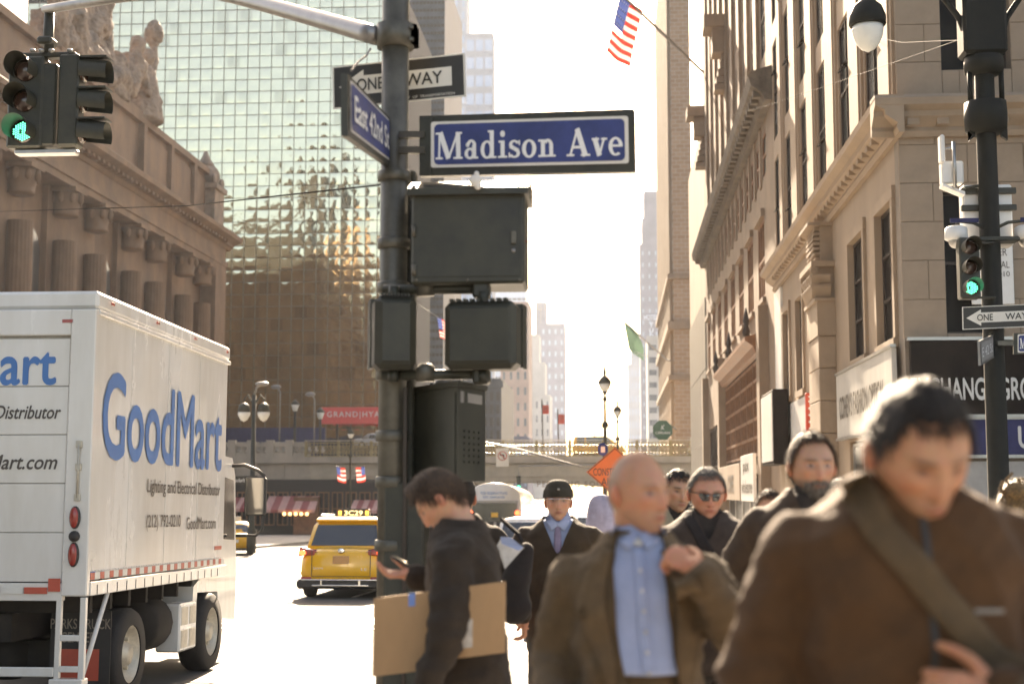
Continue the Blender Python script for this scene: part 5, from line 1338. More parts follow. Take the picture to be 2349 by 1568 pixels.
# lights standing on the viaduct
for (x, yt, lab) in ((637, 885, 'thin cobra-head light pole on the viaduct behind the double lamp'), (716, 902, 'thin cobra-head light pole on the viaduct left of the red sign')):
    p0 = D(x+8, 1050, YV+4); p1 = D(x+6, yt+14, YV+4)
    t = thing('light_pole', lab, 'light pole', (p0.x, YV+4, z_deck+.6)); MB().tube([(p1.x, YV+4, z_deck+.6), p1, D(x-2, yt, YV+4)], .07, 7).build('pole', M['galv'], t); MB().ell(D(x-4, yt+2, YV+4), (.5, .25, .22)).build('luminaire', M['galv'], t)
for (x, yt, lab) in ((677, 922, 'old lantern on a post over the viaduct parapet'), (735, 940, 'old lantern at the left end of the red hotel sign')):
    p = D(x, yt+12, YV+1); t = thing('lantern', lab, 'lantern', (p.x, YV+1, z_top)); MB().tube([(p.x, YV+1, z_deck+.6), (p.x, YV+1, p.z-.35)], .12, 8).build('post', M['green_metal'], t)
    MB().lathe([(.2, p.z-.35), (.38, p.z+.25)], (p.x, YV+1, 0), 6).build('glass', M['lampglass'], t); MB().lathe([(.45, p.z+.26), (.3, p.z+.5), (.05, p.z+.75)], (p.x, YV+1, 0), 6).build('cap', M['green_metal'], t)
# far signal under the arch
t = thing('traffic_signal', 'tiny far traffic signal lit green under the viaduct arch', 'traffic signal', D(1190, 1118, 105)); p = D(1190, 1106, 105)
MB().box((p.x-.16, 105, p.z-.5), (p.x+.16, 105.2, p.z+.5), .03).build('housing', M['green_metal'], t); MB().ell((p.x, 104.97, p.z-.33), (.12, .05, .12)).build('lit_lens', M['green_lens'], t); MB().tube([(p.x, 105.1, p.z+.5), (p.x, 105.1, p.z+1.2), (p.x+6, 105.1, p.z+1.3)], .05, 6).build('arm', M['galv'], t)
# ------------------------------------------------------------------ vehicles
M['vwhite'] = mat('white_truck_paint', (.76, .75, .72), .25, var=.07, scale=1.6, coat=.4, bump=.03, bscale=2.5, streak=.75, dirt=(.62, .59, .53))
M['vblue'] = mat('blue_vinyl_lettering', (.06, .20, .50), .35, var=.08)
M['vgrey'] = mat('dark_grey_lettering', (.09, .075, .065), .4, var=.05)
M['tyre'] = mat('rubber_tyre', (.03, .027, .025), .8, var=.2, scale=10, bump=.2, bscale=60)
M['rim'] = mat('dusty_steel_rim', (.62, .57, .47), .45, .4, var=.2, scale=6)
M['chassis'] = mat('grimy_chassis', (.03, .024, .019), .8, var=.3, scale=5)
M['tailred'] = mat('red_tail_light', (.35, .03, .02), .2, var=.1, coat=.6)
M['taillit'] = mat('lit_tail_light', (.6, .08, .04), .2, var=0, emit=(1, .12, .04), estr=.9)
M['tapered'] = mat('red_reflective_tape', (.55, .09, .05), .4, var=.1)
M['tapew'] = mat('white_reflective_tape', (.72, .70, .64), .35, var=.08)
M['yellow'] = mat('taxi_yellow_paint', (.82, .44, .02), .25, var=.05, scale=1.5, coat=.7)
M['cglass'] = mat('car_glass', (.03, .032, .035), .05, var=.2, scale=.8, spec=1.0, coat=.5)
M['chrome'] = mat('chrome', (.7, .7, .68), .12, 1.0, var=.05)
M['trim'] = mat('black_plastic_trim', (.035, .032, .03), .6, var=.15, scale=8)
M['dimtxt'] = mat('faded_mudflap_print', (.28, .24, .2), .7, var=.1)
PT = -math.atan(SLOPE)

def wheel(parent, x, y, z, r, w, side, rimr=.62, name='wheel'):
    o = put(name, MB().lathe([(r*rimr, -w/2), (r*.93, -w/2), (r, -w/2+.05), (r, w/2-.05), (r*.93, w/2), (r*rimr, w/2)], n=28, axis='x', caps=False).mesh('tyre', M['tyre']), parent, (x, y, z))
    o.name = name
    s = side
    rm = MB().lathe([(r*rimr, s*(w/2-.012)), (r*rimr*.93, s*(w/2-.02)), (r*rimr*.86, s*(w/2-.09)), (r*.3, s*(w/2-.10)), (r*.22, s*(w/2-.02)), (.001, s*(w/2-.015))], n=28, axis='x', caps=False)
    for k in range(6):
        a = 2*math.pi*k/6; rm.tube([(s*(w/2-.1), r*.36*math.cos(a), r*.36*math.sin(a)), (s*(w/2-.06), r*.36*math.cos(a), r*.36*math.sin(a))], r*.05, 6)
    me = rm.mesh('rim', M['rim']); q = bpy.data.objects.new('rim', me); C.objects.link(q); q.parent = o
    return o

# ---- delivery truck, local frame: rear right lower corner of the road at origin, +y forward, box to the left
Yt = 12.0
xr = D(209, 1000, Yt).x
tk = thing('delivery_truck', 'white box delivery truck with blue GoodMart lettering at the left', 'truck', (xr, Yt, rz(Yt)), (PT, 0, 0))
base = rz(Yt)
zz = lambda y, Y=Yt: D(300, y, Y).z-base+SLOPE*(Y-Yt)
L = DX(521, 1000, xr).y-Yt; W = 2.42
zb, zt = zz(1362), zz(662)
lp_ = lambda y: y-Yt
bx = MB().box((-W+.02, .06, zb+.1), (-.02, L, zt-.06), .02).build('cargo_box', M['vwhite'], tk)
MB().box((-W, .02, zt-.16), (0, L+.02, zt), .03).build('roof_rail', M['vwhite'], tk)
MB().box((-.025, .05, zt-.21), (.012, L+.01, zt-.165), .008).build('side_moulding', M['vwhite'], tk)
fr = MB()
fr.box((-.22, -.03, zb-.02), (.004, .055, zt-.17), .01); fr.box((-W, -.03, zb-.02), (-W+.2, .055, zt-.17), .01); fr.box((-W+.2, -.025, zt-.40), (-.22, .055, zt-.17), .01)
fr.build('rear_frame', M['vwhite'], tk)
dr = MB()
for k in range(5): dr.box((-W+.21, .0, zb+.10+k*(zt-zb-.52)/5), (-.23, .05, zb+.10+(k+1)*(zt-zb-.52)/5-.006), .004)
dr.build('roller_door', M['vwhite'], tk)
MB().box((-W+.2, -.022, zb-.06), (-.21, .05, zb+.09), .005).build('sill', M['vwhite'], tk)
MB().box((-.30, -.03, zt-.29), (-.20, -.018, zt-.26)).build('marker_light', M['tailred'], tk)
for k in range(5): MB().box((-.34-k*.42, -.036, zb-.0), (-.34-k*.42-.2, -.0225, zb+.055)).build('red_tape', M['tapered'] if k % 2 == 0 or True else M['tapew'], tk)
for k in range(5): MB().box((-.34-.21-k*.42, -.035, zb-.0), (-.34-.21-k*.42-.19, -.0225, zb+.055)).build('white_tape', M['tapew'], tk)
MB().box((-.225, -.037, zb+.02), (-.33, -.0305, zb+.13)).build('red_tape', M['tapered'], tk)
for (y0, y1, m_) in ((1160, 1213, 'tailred'), (1221, 1238, 'trim'), (1243, 1300, 'tailred')):
    a, b = zz(y1), zz(y0); c = (a+b)/2; h = (b-a)/2
    o = MB().lathe([(.047, 0), (.047, -.02), (.036, -.035), (.02, -.04)], (-.115, -.031, 0), 18, 'y', 1).build('tail_light', M['trim'], tk)
    o.scale = (1, 1, max(1, h/.047)); o.location.z = c
    o = MB().lathe([(.038, -.02), (.036, -.042), (.02, -.05), (.001, -.051)], (-.115, -.031, 0), 18, 'y', 1).build('tail_lens', M[m_], tk)
    o.scale = (1, 1, max(1, (h-.008)/.038)); o.location.z = c
MB().tube([(-.10, -.05, zz(1142)), (-.10, -.05, zz(1016))], .012, 8).build('door_bar', M['rim'], tk)
for y in (1018, 1070, 1140): MB().box((-.125, -.06, zz(y)-.03), (-.075, -.03, zz(y)+.03), .004).build('hinge', M['rim'], tk)
MB().box((-.13, -.037, zz(1130)), (-.08, -.031, zz(1075))).build('sticker', M['signwhite'], tk)
# side: bottom rail with tape, seams
MB().box((-.03, .05, zb-.02), (.012, L+.01, zb+.098), .006).build('bottom_rail', M['vwhite'], tk)
nT = 18
for k in range(nT):
    a = .06+(L-.1)*k/nT
    MB().box((.0005, a, zb+.115), (.004, a+(L-.1)/nT*.42, zb+.175)).build('red_tape', M['tapered'], tk)
    MB().box((.0005, a+(L-.1)/nT*.45, zb+.115), (.0035, a+(L-.1)/nT*.98, zb+.175)).build('white_tape', M['tapew'], tk)
for k in range(16): MB().box((.0125, .2+k*(L-.3)/16, zb-.015), (.0155, .21+k*(L-.3)/16, zb+.07)).build('rail_seam', M['chassis'], tk)
for k in range(3): MB().box((-.0195, 1.0+k*1.1, zb+.2), (-.0175, 1.006+k*1.1, zt-.22)).build('panel_seam', M['tapew'], tk)
SX = -.012
rv = MB()
for k in range(58):
    for z_ in (zb+.188, zt-.225): rv.ell((-.0195, .09+k*(L-.15)/58, z_), (.006, .007, .007), 6, 4)
for k in range(26): rv.ell((-.03, -.026+.0, 0), (.001, .001, .001), 4, 3) if False else rv.ell((-.205, -.031, zb+.1+k*(zt-zb-.4)/26), (.006, .004, .006), 6, 4)
rv.build('rivets', M['vwhite'], tk)['kind'] = 'stuff'
for k in range(4): MB().box((.0125, .3+k*(L-.5)/3, zt-.09), (.022, .38+k*(L-.5)/3, zt-.06), .004).build('marker_light', M['tailred'], tk)
def side_text(s, y0, y1, z, h, m_, bold):
    mb = MB(); text_on(mb, s, (SX, y0, z), (0, 1, 0), (0, 0, 1), y1-y0, h, bold); mb.build('lettering', m_, tk, fix=False)
yy = lambda px_: DX(px_, 1000, xr).y-Yt
side_text('GoodMart', yy(235), yy(509), zz(1047, 12.3), .76, M['vblue'], .018)
side_text('Lighting and Electrical Distributor', yy(342), yy(508), zz(1138, 13.6), .17, M['vgrey'], .005)
side_text('(212) 792-0210', yy(342), yy(420), zz(1218, 13.6), .16, M['vgrey'], .005)
side_text('GoodMart.com', yy(434), yy(500), zz(1214, 14.6), .13, M['vgrey'], .005)
for (a, b, z0, z1, m_) in ((213, 222, 1305, 1285, 'signwhite'), (214, 230, 1320, 1308, 'vblue'), (215, 228, 1280, 1262, 'signwhite'), (240, 245, 1330, 1310, 'chassis'), (500, 515, 1283, 1272, 'tapered')):
    MB().box((-.019, yy(a), zz(z0, 12.4)), (-.013, yy(b), zz(z1, 12.4))).build('sticker', M[m_], tk)
# rear lettering
def rear_text(s, xright, y1, h, m_, bold, shear, width=None):
    mb = MB(); xr_l = D(xright, 1000, Yt).x-xr
    text_on(mb, s, (xr_l, -.004, zz(y1)), (1, 0, 0), (0, 0, 1), width, h, bold, shear, 1, 'r'); mb.build('lettering', m_, tk, fix=False)
rear_text('GoodMart', 118, 879, .355, M['vblue'], .018, 0, 1.85)
rear_text('Lighting and Electrical Distributor', 134, 968, .15, M['vgrey'], .015, .28, 1.75)
rear_text('GoodMart.com', 130, 1075, .125, M['vgrey'], .015, .28, .98)
# undercarriage
ch = MB(); ch.box((-1.62, .3, .62), (-1.42, L+1.9, .86)); ch.box((-.98, .3, .62), (-.78, L+1.9, .86))
for k in range(8): ch.box((-W+.15, .4+k*.5, .87), (-.12, .46+k*.5, zb-.03))
ch.box((-1.7, yy(320)-.12, .32), (-.7, yy(320)+.12, .56)); ch.lathe([(.12, .2), (.26, .3), (.26, .52), (.12, .62)], (-1.2, yy(320), 0), 14); ch.tube([(-1.2, yy(320), .45), (-1.2, L+.8, .6)], .07, 8)
ch.build('chassis', M['chassis'], tk)
bp = MB()
for s in (0, -W+.5):
    bp.box((-.26+s, -.02, .34), (-.215+s, .03, zb-.03), .005); bp.box((-.05+s, -.02, .34), (-.0+s, .03, zb-.03), .005)
    for z in (.40, .66): bp.box((-.215+s, -.02, z), (-.05+s, .03, z+.05), .005)
    bp.tube([(-.02+s, .01, .36), (-.02+s, .55, zb-.02)], .022, 8)
bp.box((-.29, -.05, .26), (-.0, .10, .345), .008); bp.box((-W, -.05, .26), (-W+.29, .10, .345), .008); bp.box((-W+.25, -.03, .36), (-.26, .02, .44), .008)
bp.build('step_bumper', M['vwhite'], tk)
fl = MB().box((-.62, yy(282)-.012, .10), (-.06, yy(282), .86)).build('mudflap', M['trim'], tk)
MB().box((-W+.06, yy(282)-.012, .10), (-W+.62, yy(282), .86)).build('mudflap', M['trim'], tk)
mb = MB(); yf = yy(282)-.016
text_on(mb, 'PARKS TRUCK', (-.62, yf, .70), (1, 0, 0), (0, 0, 1), .56, .09, .01); text_on(mb, 'CENTER', (-.52, yf, .58), (1, 0, 0), (0, 0, 1), .32, .09, .01); text_on(mb, 'LYNDHURST, NJ', (-.60, yf, .14), (1, 0, 0), (0, 0, 1), .46, .07, .005)
mb.build('lettering', M['dimtxt'], fl, fix=False)
MB().box((-.52, yf-.002, .24), (-.16, yf, .52)).build('red_patch', M['tapered'], fl)
wheel(tk, -.16, yy(322), .43, .43, .26, 1); wheel(tk, -.45, yy(322), .43, .43, .26, 1); wheel(tk, -W+.16, yy(322), .43, .43, .26, -1); wheel(tk, -W+.45, yy(322), .43, .43, .26, -1)
wheel(tk, -.16, yy(484)+.28, .43, .43, .28, 1); wheel(tk, -W+.16, yy(484)+.28, .43, .43, .28, -1)
bt = MB().box((-.30, yy(431), .30), (-.04, yy(468), .80), .02).build('battery_box', M['vwhite'], tk)
for (a, b, c, d) in ((.08, .44, .55, .92), (.56, .92, .55, .92), (.08, .44, .08, .45), (.56, .92, .08, .45)):
    yb0, yb1 = yy(431), yy(468); MB().box((-.045, yb0+(yb1-yb0)*a, .30+.5*c), (-.034, yb0+(yb1-yb0)*b, .30+.5*d), .004).build('pressed_panel', M['rim'], bt)
MB().lathe([(.26, yy(392)), (.28, yy(396)), (.28, yy(424)), (.26, yy(428))], (-.36, 0, .62), 16, 'y').build('fuel_tank', M['chassis'], tk)
# cab
cb = MB()
pr = [(L+.06, .55), (L+1.22, .45), (L+1.25, 1.0), (L+1.10, 2.2), (L+.95, 2.42), (L+.10, 2.45)]
cb.prism(pr, -W+.24, -.2, 'yz'); cab = cb.build('cab', M['vwhite'], tk)
MB().prism([(L+.3, 1.45), (L+1.1, 1.42), (L+1.0, 2.15), (L+.3, 2.2)], -.199, -.192, 'yz').build('side_window', M['cglass'], cab)
MB().box((-.201, L+.2, .6), (-.193, L+.215, 2.3)).build('door_seam', M['chassis'], cab)
MB().tube([(-.19, L+.3, 1.1), (-.17, L+.5, 1.1)], .015, 6).build('door_handle', M['trim'], cab)
MB().prism([(yy(484)-.3, .35), (yy(484)-.25, .95), (yy(484)+.05, 1.05), (yy(484)+.65, 1.05), (yy(484)+.88, .8), (yy(484)+.9, .35), (yy(484)+.8, .35), (yy(484)+.7, .85), (yy(484)-.1, .88), (yy(484)-.2, .35)], -.5, -.09, 'yz').build('wheel_arch', M['vwhite'], cab)
ym = L+.95
mp = lambda x, y: (D(x, y, Yt+ym).x-xr, ym, D(x, y, Yt+ym).z-base+SLOPE*ym)
mr = MB().tube([mp(528, 1068), mp(560, 1066), mp(590, 1078), mp(606, 1092)], .022, 8).tube([mp(540, 1228), mp(585, 1228), mp(600, 1215), mp(604, 1180)], .018, 8)
mi = mr.build('mirror_arm', M['trim'], tk)
a, b = mp(560, 1182), mp(611, 1092)
MB().box((a[0], ym-.06, a[2]), (b[0], ym+.04, b[2]), .03).build('mirror', M['trim'], tk)
MB().box((a[0]+.02, ym-.066, a[2]+.02), (b[0]-.02, ym-.0605, b[2]-.02)).build('mirror_glass', M['cglass'], tk)
a, b = mp(522, 835), mp(538, 812); MB().ell(((a[0]+b[0])/2, L+.02, (a[2]+b[2])/2), (.05, .06, .05)).build('marker_light', M['whitetxt'], tk)

# ---- cars
def loft(secs, n=None):
    mb = MB(); k = len(secs[0]); mb.smooth = True
    vs = [p for s in secs for p in s]; fs = []
    for i in range(len(secs)-1):
        for j in range(k): fs.append((i*k+j, i*k+(j+1) % k, (i+1)*k+(j+1) % k, (i+1)*k+j))
    fs.append(tuple(range(k))[::-1]); fs.append(tuple((len(secs)-1)*k+j for j in range(k)))
    mb.add(vs, fs); return mb
def sec(y, w, z0, z1, e=4.0, n=24, ztop_w=.94):
    out = []
    for i in range(n):
        a = 2*math.pi*(i+.5)/n; c, s = math.cos(a), math.sin(a)
        x = abs(c)**(2/e)*(1 if c > 0 else -1); z = abs(s)**(2/e)*(1 if s > 0 else -1)
        zz_ = (z+1)/2; ww = w*(1-(1-ztop_w)*max(0, zz_-.45)/.55)
        out.append((x*ww, y, z0+(z1-z0)*zz_))
    return out
def make_car(root, kind, paint, glass_rear=True):
    """local frame: rear bumper at y = 0, nose at +y"""
    if kind == 'suv': Lc, w, belt, roof, gr = 4.55, .92, 1.05, 1.66, [(.42, .80, 1.02), (.75, .72, 1.60), (1.3, .70, 1.66), (2.4, .69, 1.64), (2.9, .70, 1.52), (3.6, .76, 1.04)]
    elif kind == 'van': Lc, w, belt, roof, gr = 4.9, .95, 1.2, 2.0, [(.10, .86, 1.15), (.25, .82, 1.92), (.8, .80, 2.0), (3.0, .79, 1.98), (3.5, .80, 1.8), (4.2, .84, 1.2)]
    else: Lc, w, belt, roof, gr = 4.7, .90, .95, 1.45, [(.75, .78, .92), (1.25, .66, 1.36), (1.7, .64, 1.44), (2.6, .64, 1.43), (3.0, .66, 1.34), (3.7, .76, .95)]
    sx = [(0.02, w*.80, .42, belt*.86), (.10, w*.94, .30, belt*.95), (.35, w, .24, belt), (1.0, w, .22, belt+.02), (2.4, w, .22, belt), (3.4, w, .22, belt-.02), (Lc-.5, w*.97, .24, belt-.16), (Lc-.12, w*.90, .28, belt-.28), (Lc, w*.78, .36, belt-.42)]
    body = loft([sec(y, ww, a, b) for y, ww, a, b in sx]).build('body', paint, root)
    g = []
    for y, ww, zt_ in gr: g.append([(-w*.96 if zt_ < belt+.1 else -ww-.04, y, belt-.06), (w*.96 if zt_ < belt+.1 else ww+.04, y, belt-.06), (ww+.02, y, max(zt_-.10, belt-.05)), (ww*.9, y, zt_-.02), (ww*.5, y, zt_+.015), (-ww*.5, y, zt_+.015), (-ww*.9, y, zt_-.02), (-ww-.02, y, max(zt_-.10, belt-.05))])
    loft(g).build('roof', paint, root)
    # rear glass follows the tail gate, side glass and screen
    (y0, w0, z0), (y1, w1, z1) = gr[0], gr[1]
    def gate(t, s, off): return Vector(((w0+(w1-w0)*t)*s, y0+(y1-y0)*t-off, (belt-.05)+(z1-(belt-.05))*t))
    q = [gate(.14, -.92, .03), gate(.14, .92, .03), gate(.86, .86, .03), gate(.86, -.86, .03)]
    MB().quad(*q).build('rear_window', M['cglass'], root)
    ys_ = [gr[1][0]+.15, gr[2][0]+.45, gr[3][0]+.1, gr[4][0]+.25]
    for s in (-1, 1):
        for a, b in zip(ys_[:-1], ys_[1:]):
            wa = gr[2][1]+.045
            MB().quad((s*(wa+.03), a+.05, belt+.02), (s*(wa+.03), b-.04, belt+.02), (s*(wa-.005), b-.06-(0 if b < ys_[-1] else .25), roof-.13), (s*(wa-.005), a+.07, roof-.13)).build('side_window', M['cglass'], root)
        MB().box((s*(w-.02), gr[4][0]+.15, belt-.02), (s*(w+.16), gr[4][0]+.28, belt+.13), .03).build('wing_mirror', M['trim'], root)
    (y0, w0, z0), (y1, w1, z1) = gr[-1], gr[-2]
    MB().quad((-w0*.9, y0+.0, belt+.03), (w0*.9, y0+.0, belt+.03), (w1*.85, y1+.06, z1-.03), (-w1*.85, y1+.06, z1-.03)).build('windscreen', M['cglass'], root)
    for yy_ in (.82, Lc-.85):
        for s in (-1, 1): wheel(root, s*(w-.12), yy_, .34, .34, .22, s)
    MB().box((-w*.92, .05, .2), (w*.92, Lc-.1, .3)).build('underbody', M['trim'], root)
    return w, belt, roof, Lc
Yx = 29.5
xc = (D(680, 1200, Yx).x+D(886, 1200, Yx).x)/2
tx_ = thing('taxi', 'yellow taxi sport utility car driving away beside the signal pole', 'taxi', (xc, Yx, rz(Yx)), (PT, 0, 0))
w, belt, roof, Lc = make_car(tx_, 'suv', M['yellow'])
for s in (-1, 1):
    t_ = MB().add([(s*.50, .22, 1.0), (s*.90, .16, 1.06), (s*.93, .30, .98), (s*.92, .12, .86), (s*.72, .03, .90), (s*.50, .08, .96)], [(0,1,3,4,5), (1,2,3)])
    t_.box((s*.56, .03, .885), (s*.90, .12, .99), .02); t_.build('tail_light', M['tailred'], tx_)
    MB().ell((s*.82, .04, .94), (.08, .04, .055)).build('lit_lamp', M['taillit'], tx_)
    MB().box((s*.62, .0, .40), (s*.84, .05, .45), .01).build('reflector', M['tailred'], tx_)
    MB().tube([(s*.62, .9, roof+.02), (s*.62, 1.0, roof+.06), (s*.62, 2.3, roof+.06), (s*.62, 2.45, roof+.01)], .022, 8).build('roof_rail', M['steel'], tx_)
MB().box((-.93, -.04, .20), (.93, .3, .40), .05).build('bumper', M['trim'], tx_)
MB().box((-.82, -.055, .375), (.82, -.03, .405), .01).build('bumper_strip', M['chrome'], tx_)
MB().box((-.60, -.06, .26), (.60, -.035, .29), .008).build('skid_strip', M['chrome'], tx_)
for s in (-.4, .4): MB().box((s-.02, -.055, .28), (s+.02, -.04, .38)).build('bracket', M['chrome'], tx_)
pl = MB().box((-.17, -.005, .72), (.17, .012, .88), .006).build('licence_plate', mat('orange_plate', (.55, .28, .10), .5, var=.1), tx_)
MB().box((-.62, .0, .46), (-.61, .03, 1.0)).build('gate_seam', M['trim'], tx_); MB().box((.61, .0, .46), (.62, .03, 1.0)).build('gate_seam', M['trim'], tx_); MB().box((-.61, .0, .455), (.61, .03, .465)).build('gate_seam', M['trim'], tx_)
MB().lathe([(.075, 0), (.075, -.02), (.05, -.025)], (0, .035, .985), 16, 'y', .7).build('badge', M['chrome'], tx_)
mb = MB(); text_on(mb, 'RAV4', (-.58, .015, .60), (1, 0, 0), (0, 0, 1), .2, .05); text_on(mb, 'LE', (.42, .015, .58), (1, 0, 0), (0, 0, 1), .12, .05); mb.build('lettering', M['chrome'], tx_, fix=False)
MB().box((-.16, .70, roof-.06), (.16, .74, roof-.02)).build('brake_light', M['taillit'], tx_)
MB().prism([(.62, roof-.03), (.95, roof+.03), (1.0, roof-.02), (.66, roof-.08)], -.66, .66, 'yz').build('spoiler', M['yellow'], tx_)
MB().tube([(0, .56, 1.12), (.3, .58, 1.2)], .012, 6).build('wiper', M['trim'], tx_)
rl = MB().box((-.34, 1.35, roof+.02), (.34, 1.6, roof+.20), .03).build('roof_light', M['signblk'], tx_)
M['amber'] = mat('amber_lamp', (.8, .4, .05), .4, var=0, emit=(1, .5, .1), estr=.4)
for s in (-1, 1): MB().box((s*.26, 1.34, roof+.06), (s*.335, 1.352, roof+.16)).build('amber_lamp', M['amber'], rl)
mb = MB(); text_on(mb, '3C29', (-.20, 1.345, roof+.06), (1, 0, 0), (0, 0, 1), .40, .10, .02); mb.build('lettering', mat('lit_roof_number', (.9, .8, .5), .4, var=0, emit=(1, .8, .4), estr=.3), rl, fix=False)
# far taxi at the left, cab and van on the viaduct, pale car by the bus
def far_car(name, lab, cat, kind, paint, loc, rot, rooflight=False):
    t = thing(name, lab, cat, loc, rot); r_ = make_car(t, kind, paint)
    w_, belt_, roof_, L_ = r_
    for s in (-1, 1): MB().box((s*.62, -.01, belt_-.22), (s*.86, .08, belt_-.08), .02).build('tail_light', M['tailred'], t); MB().box((s*.55, L_-.16, belt_-.38), (s*.82, L_-.06, belt_-.26), .02).build('headlight', M['whitetxt'], t)
    MB().box((-.25, -.01, .55), (.25, .03, .67)).build('licence_plate', M['signwhite'], t)
    if rooflight: MB().box((-.3, 2.0, roof_+.01), (.3, 2.2, roof_+.2), .02).build('roof_light', M['signwhite'], t)
    return t
Yl = 60.0; far_car('taxi', 'small yellow taxi partly hidden behind the truck at the left', 'taxi', 'sedan', M['yellow'], (D(533, 1260, Yl).x, Yl, rz(Yl)), (PT, 0, math.radians(14)), True)
zv = z_deck+.6
far_car('taxi', 'yellow taxi crossing the viaduct behind the railing', 'taxi', 'van', M['yellow'], (D(1312, 1020, YV+3).x, YV+3.5, zv), (0, 0, -math.pi/2), True)
far_car('van', 'white van on the viaduct at the right beside the brick tower', 'van', 'van', M['vwhite'], (D(1578, 1020, YV+4).x, YV+4.5, zv), (0, 0, -math.pi/2))
far_car('car', 'silver car roof just visible over the stone viaduct parapet', 'car', 'sedan', M['steel'], (D(812, 1030, YV+4).x, YV+4.5, zv+.9), (0, 0, -math.pi/2))
Yw = 40.0; far_car('car', 'pale station car in traffic between the bus and the man in the knit hat', 'car', 'suv', M['vwhite'], (D(1203, 1200, Yw).x, Yw, rz(Yw)), (PT, 0, 0))
for k, (x, Y, lab) in enumerate(((1236, 88, 'white car in the glare beyond the bus'), (1300, 100, 'pale car in the glare far under the viaduct, left one'), (1345, 108, 'pale car in the glare far under the viaduct, right one'))):
    far_car('car', lab, 'car', 'suv' if k != 1 else 'sedan', M['vwhite'] if k != 1 else M['steel'], (D(x, 1180, Y).x, Y, rz(Y)), (PT, 0, 0))
# ---- bus seen from behind
Yb = 62.0
xb0, xb1 = D(1072, 1200, Yb).x, D(1194, 1200, Yb).x
bw = (xb1-xb0)/2
bus = thing('bus', 'white shuttle bus with rounded roof seen from behind', 'bus', ((xb0+xb1)/2, Yb, rz(Yb)), (PT, 0, 0))
hb = D(1130, 1106, Yb).z-rz(Yb)
def bsec(y, k): 
    pts = [(-bw*k, .45), (bw*k, .45), (bw*k, hb-.75)]
    for i in range(11):
        a = math.pi*i/10; pts.append((bw*k*math.cos(a), hb-.75+.75*k*math.sin(a)**.8))
    pts.append((-bw*k, hb-.75)); return [(x, y, z) for x, z in pts]
loft([bsec(0, .97), bsec(.12, 1.0), bsec(10, 1.0), bsec(10.2, .95)]).build('body', M['vwhite'], bus)
MB().box((-bw*.86, -.02, hb-1.72), (bw*.86, .02, hb-.86), .05).build('rear_window', M['cglass'], bus)
MB().box((-bw*.92, -.012, hb-1.80), (bw*.92, -.001, hb-.78), .05).build('window_surround', M['cream'], bus)
MB().box((-.12, -.03, hb-1.5), (.18, -.022, hb-1.3)).build('sticker', M['yellow'], bus)
MB().box((.1, -.015, .9), (bw*.82, .01, 1.75), .02).build('rear_door', M['trim'], bus); MB().box((-bw*.82, -.015, .9), (-.0, .01, 1.75), .02).build('engine_cover', M['trim'], bus)
for s in (-1, 1): 
    MB().lathe([(.11, 0), (.11, -.04), (.06, -.05)], (s*bw*.88, -.005, 1.82), 14, 'y').build('tail_light', M['taillit'], bus)
    wheel(bus, s*(bw-.16), 2.2, .46, .46, .3, s); wheel(bus, s*(bw-.16), 8.2, .46, .46, .3, s)
    for k in range(8): MB().box((s*(bw+.001), .5+k*1.15, hb-1.6), (s*(bw+.012), 1.45+k*1.15, hb-.85), .004).build('side_window', M['cglass'], bus)
MB().box((-bw, -.12, .42), (bw, .05, .62), .03).build('bumper', M['trim'], bus)
mb = MB(); text_on(mb, 'FOR RESERVATIONS', (0, -.014, hb-.52), (1, 0, 0), (0, 0, 1), 1.15, .12, 0, 0, 1, 'c'); text_on(mb, 'NYC AIRPORTER', (0, -.014, hb-.68), (1, 0, 0), (0, 0, 1), .95, .09, 0, 0, 1, 'c'); mb.build('lettering', M['vblue'], bus, fix=False)
# bare trees far down the street under the arch
M['bark'] = mat('grey_bark', (.14, .12, .10), .9, var=.2, scale=8)
def bare_tree(lab, x, Y, h, seed):
    rr = random.Random(seed); t = thing('bare_tree', lab, 'tree', (D(x, 1180, Y).x, Y, gz(Y)))
    X = D(x, 1180, Y).x; z0 = gz(Y)
    MB().tube([(X, Y, z0-.05), (X+.1, Y, z0+h*.25), (X+.05, Y, z0+h*.45)], [.22, .17, .13], 8).build('trunk', M['bark'], t)
    c = MB()
    def br(p, d, ln, r, dep):
        q = p+d*ln; c.tube([p, (p+q)/2+Vector((rr.uniform(-.1, .1), rr.uniform(-.1, .1), .1))*ln*.3, q], [r, r*.8, r*.55], 4, caps=False)
        if dep:
            for _ in range(3): br(q, (d+Vector((rr.uniform(-.8, .8), rr.uniform(-.8, .8), rr.uniform(-.1, .6)))).normalized(), ln*rr.uniform(.55, .8), r*.55, dep-1)
    for _ in range(5): br(Vector((X+.05, Y, z0+h*.42)), Vector((rr.uniform(-.7, .7), rr.uniform(-.7, .7), .8)).normalized(), h*.2, .08, 4)
    c.build('crown', M['bark'], t)
bare_tree('bare street tree in the hazy gap left of the orange sign', 1296, 185, 9, 3); bare_tree('bare street tree in the hazy gap behind the knit hat', 1262, 200, 9, 5)
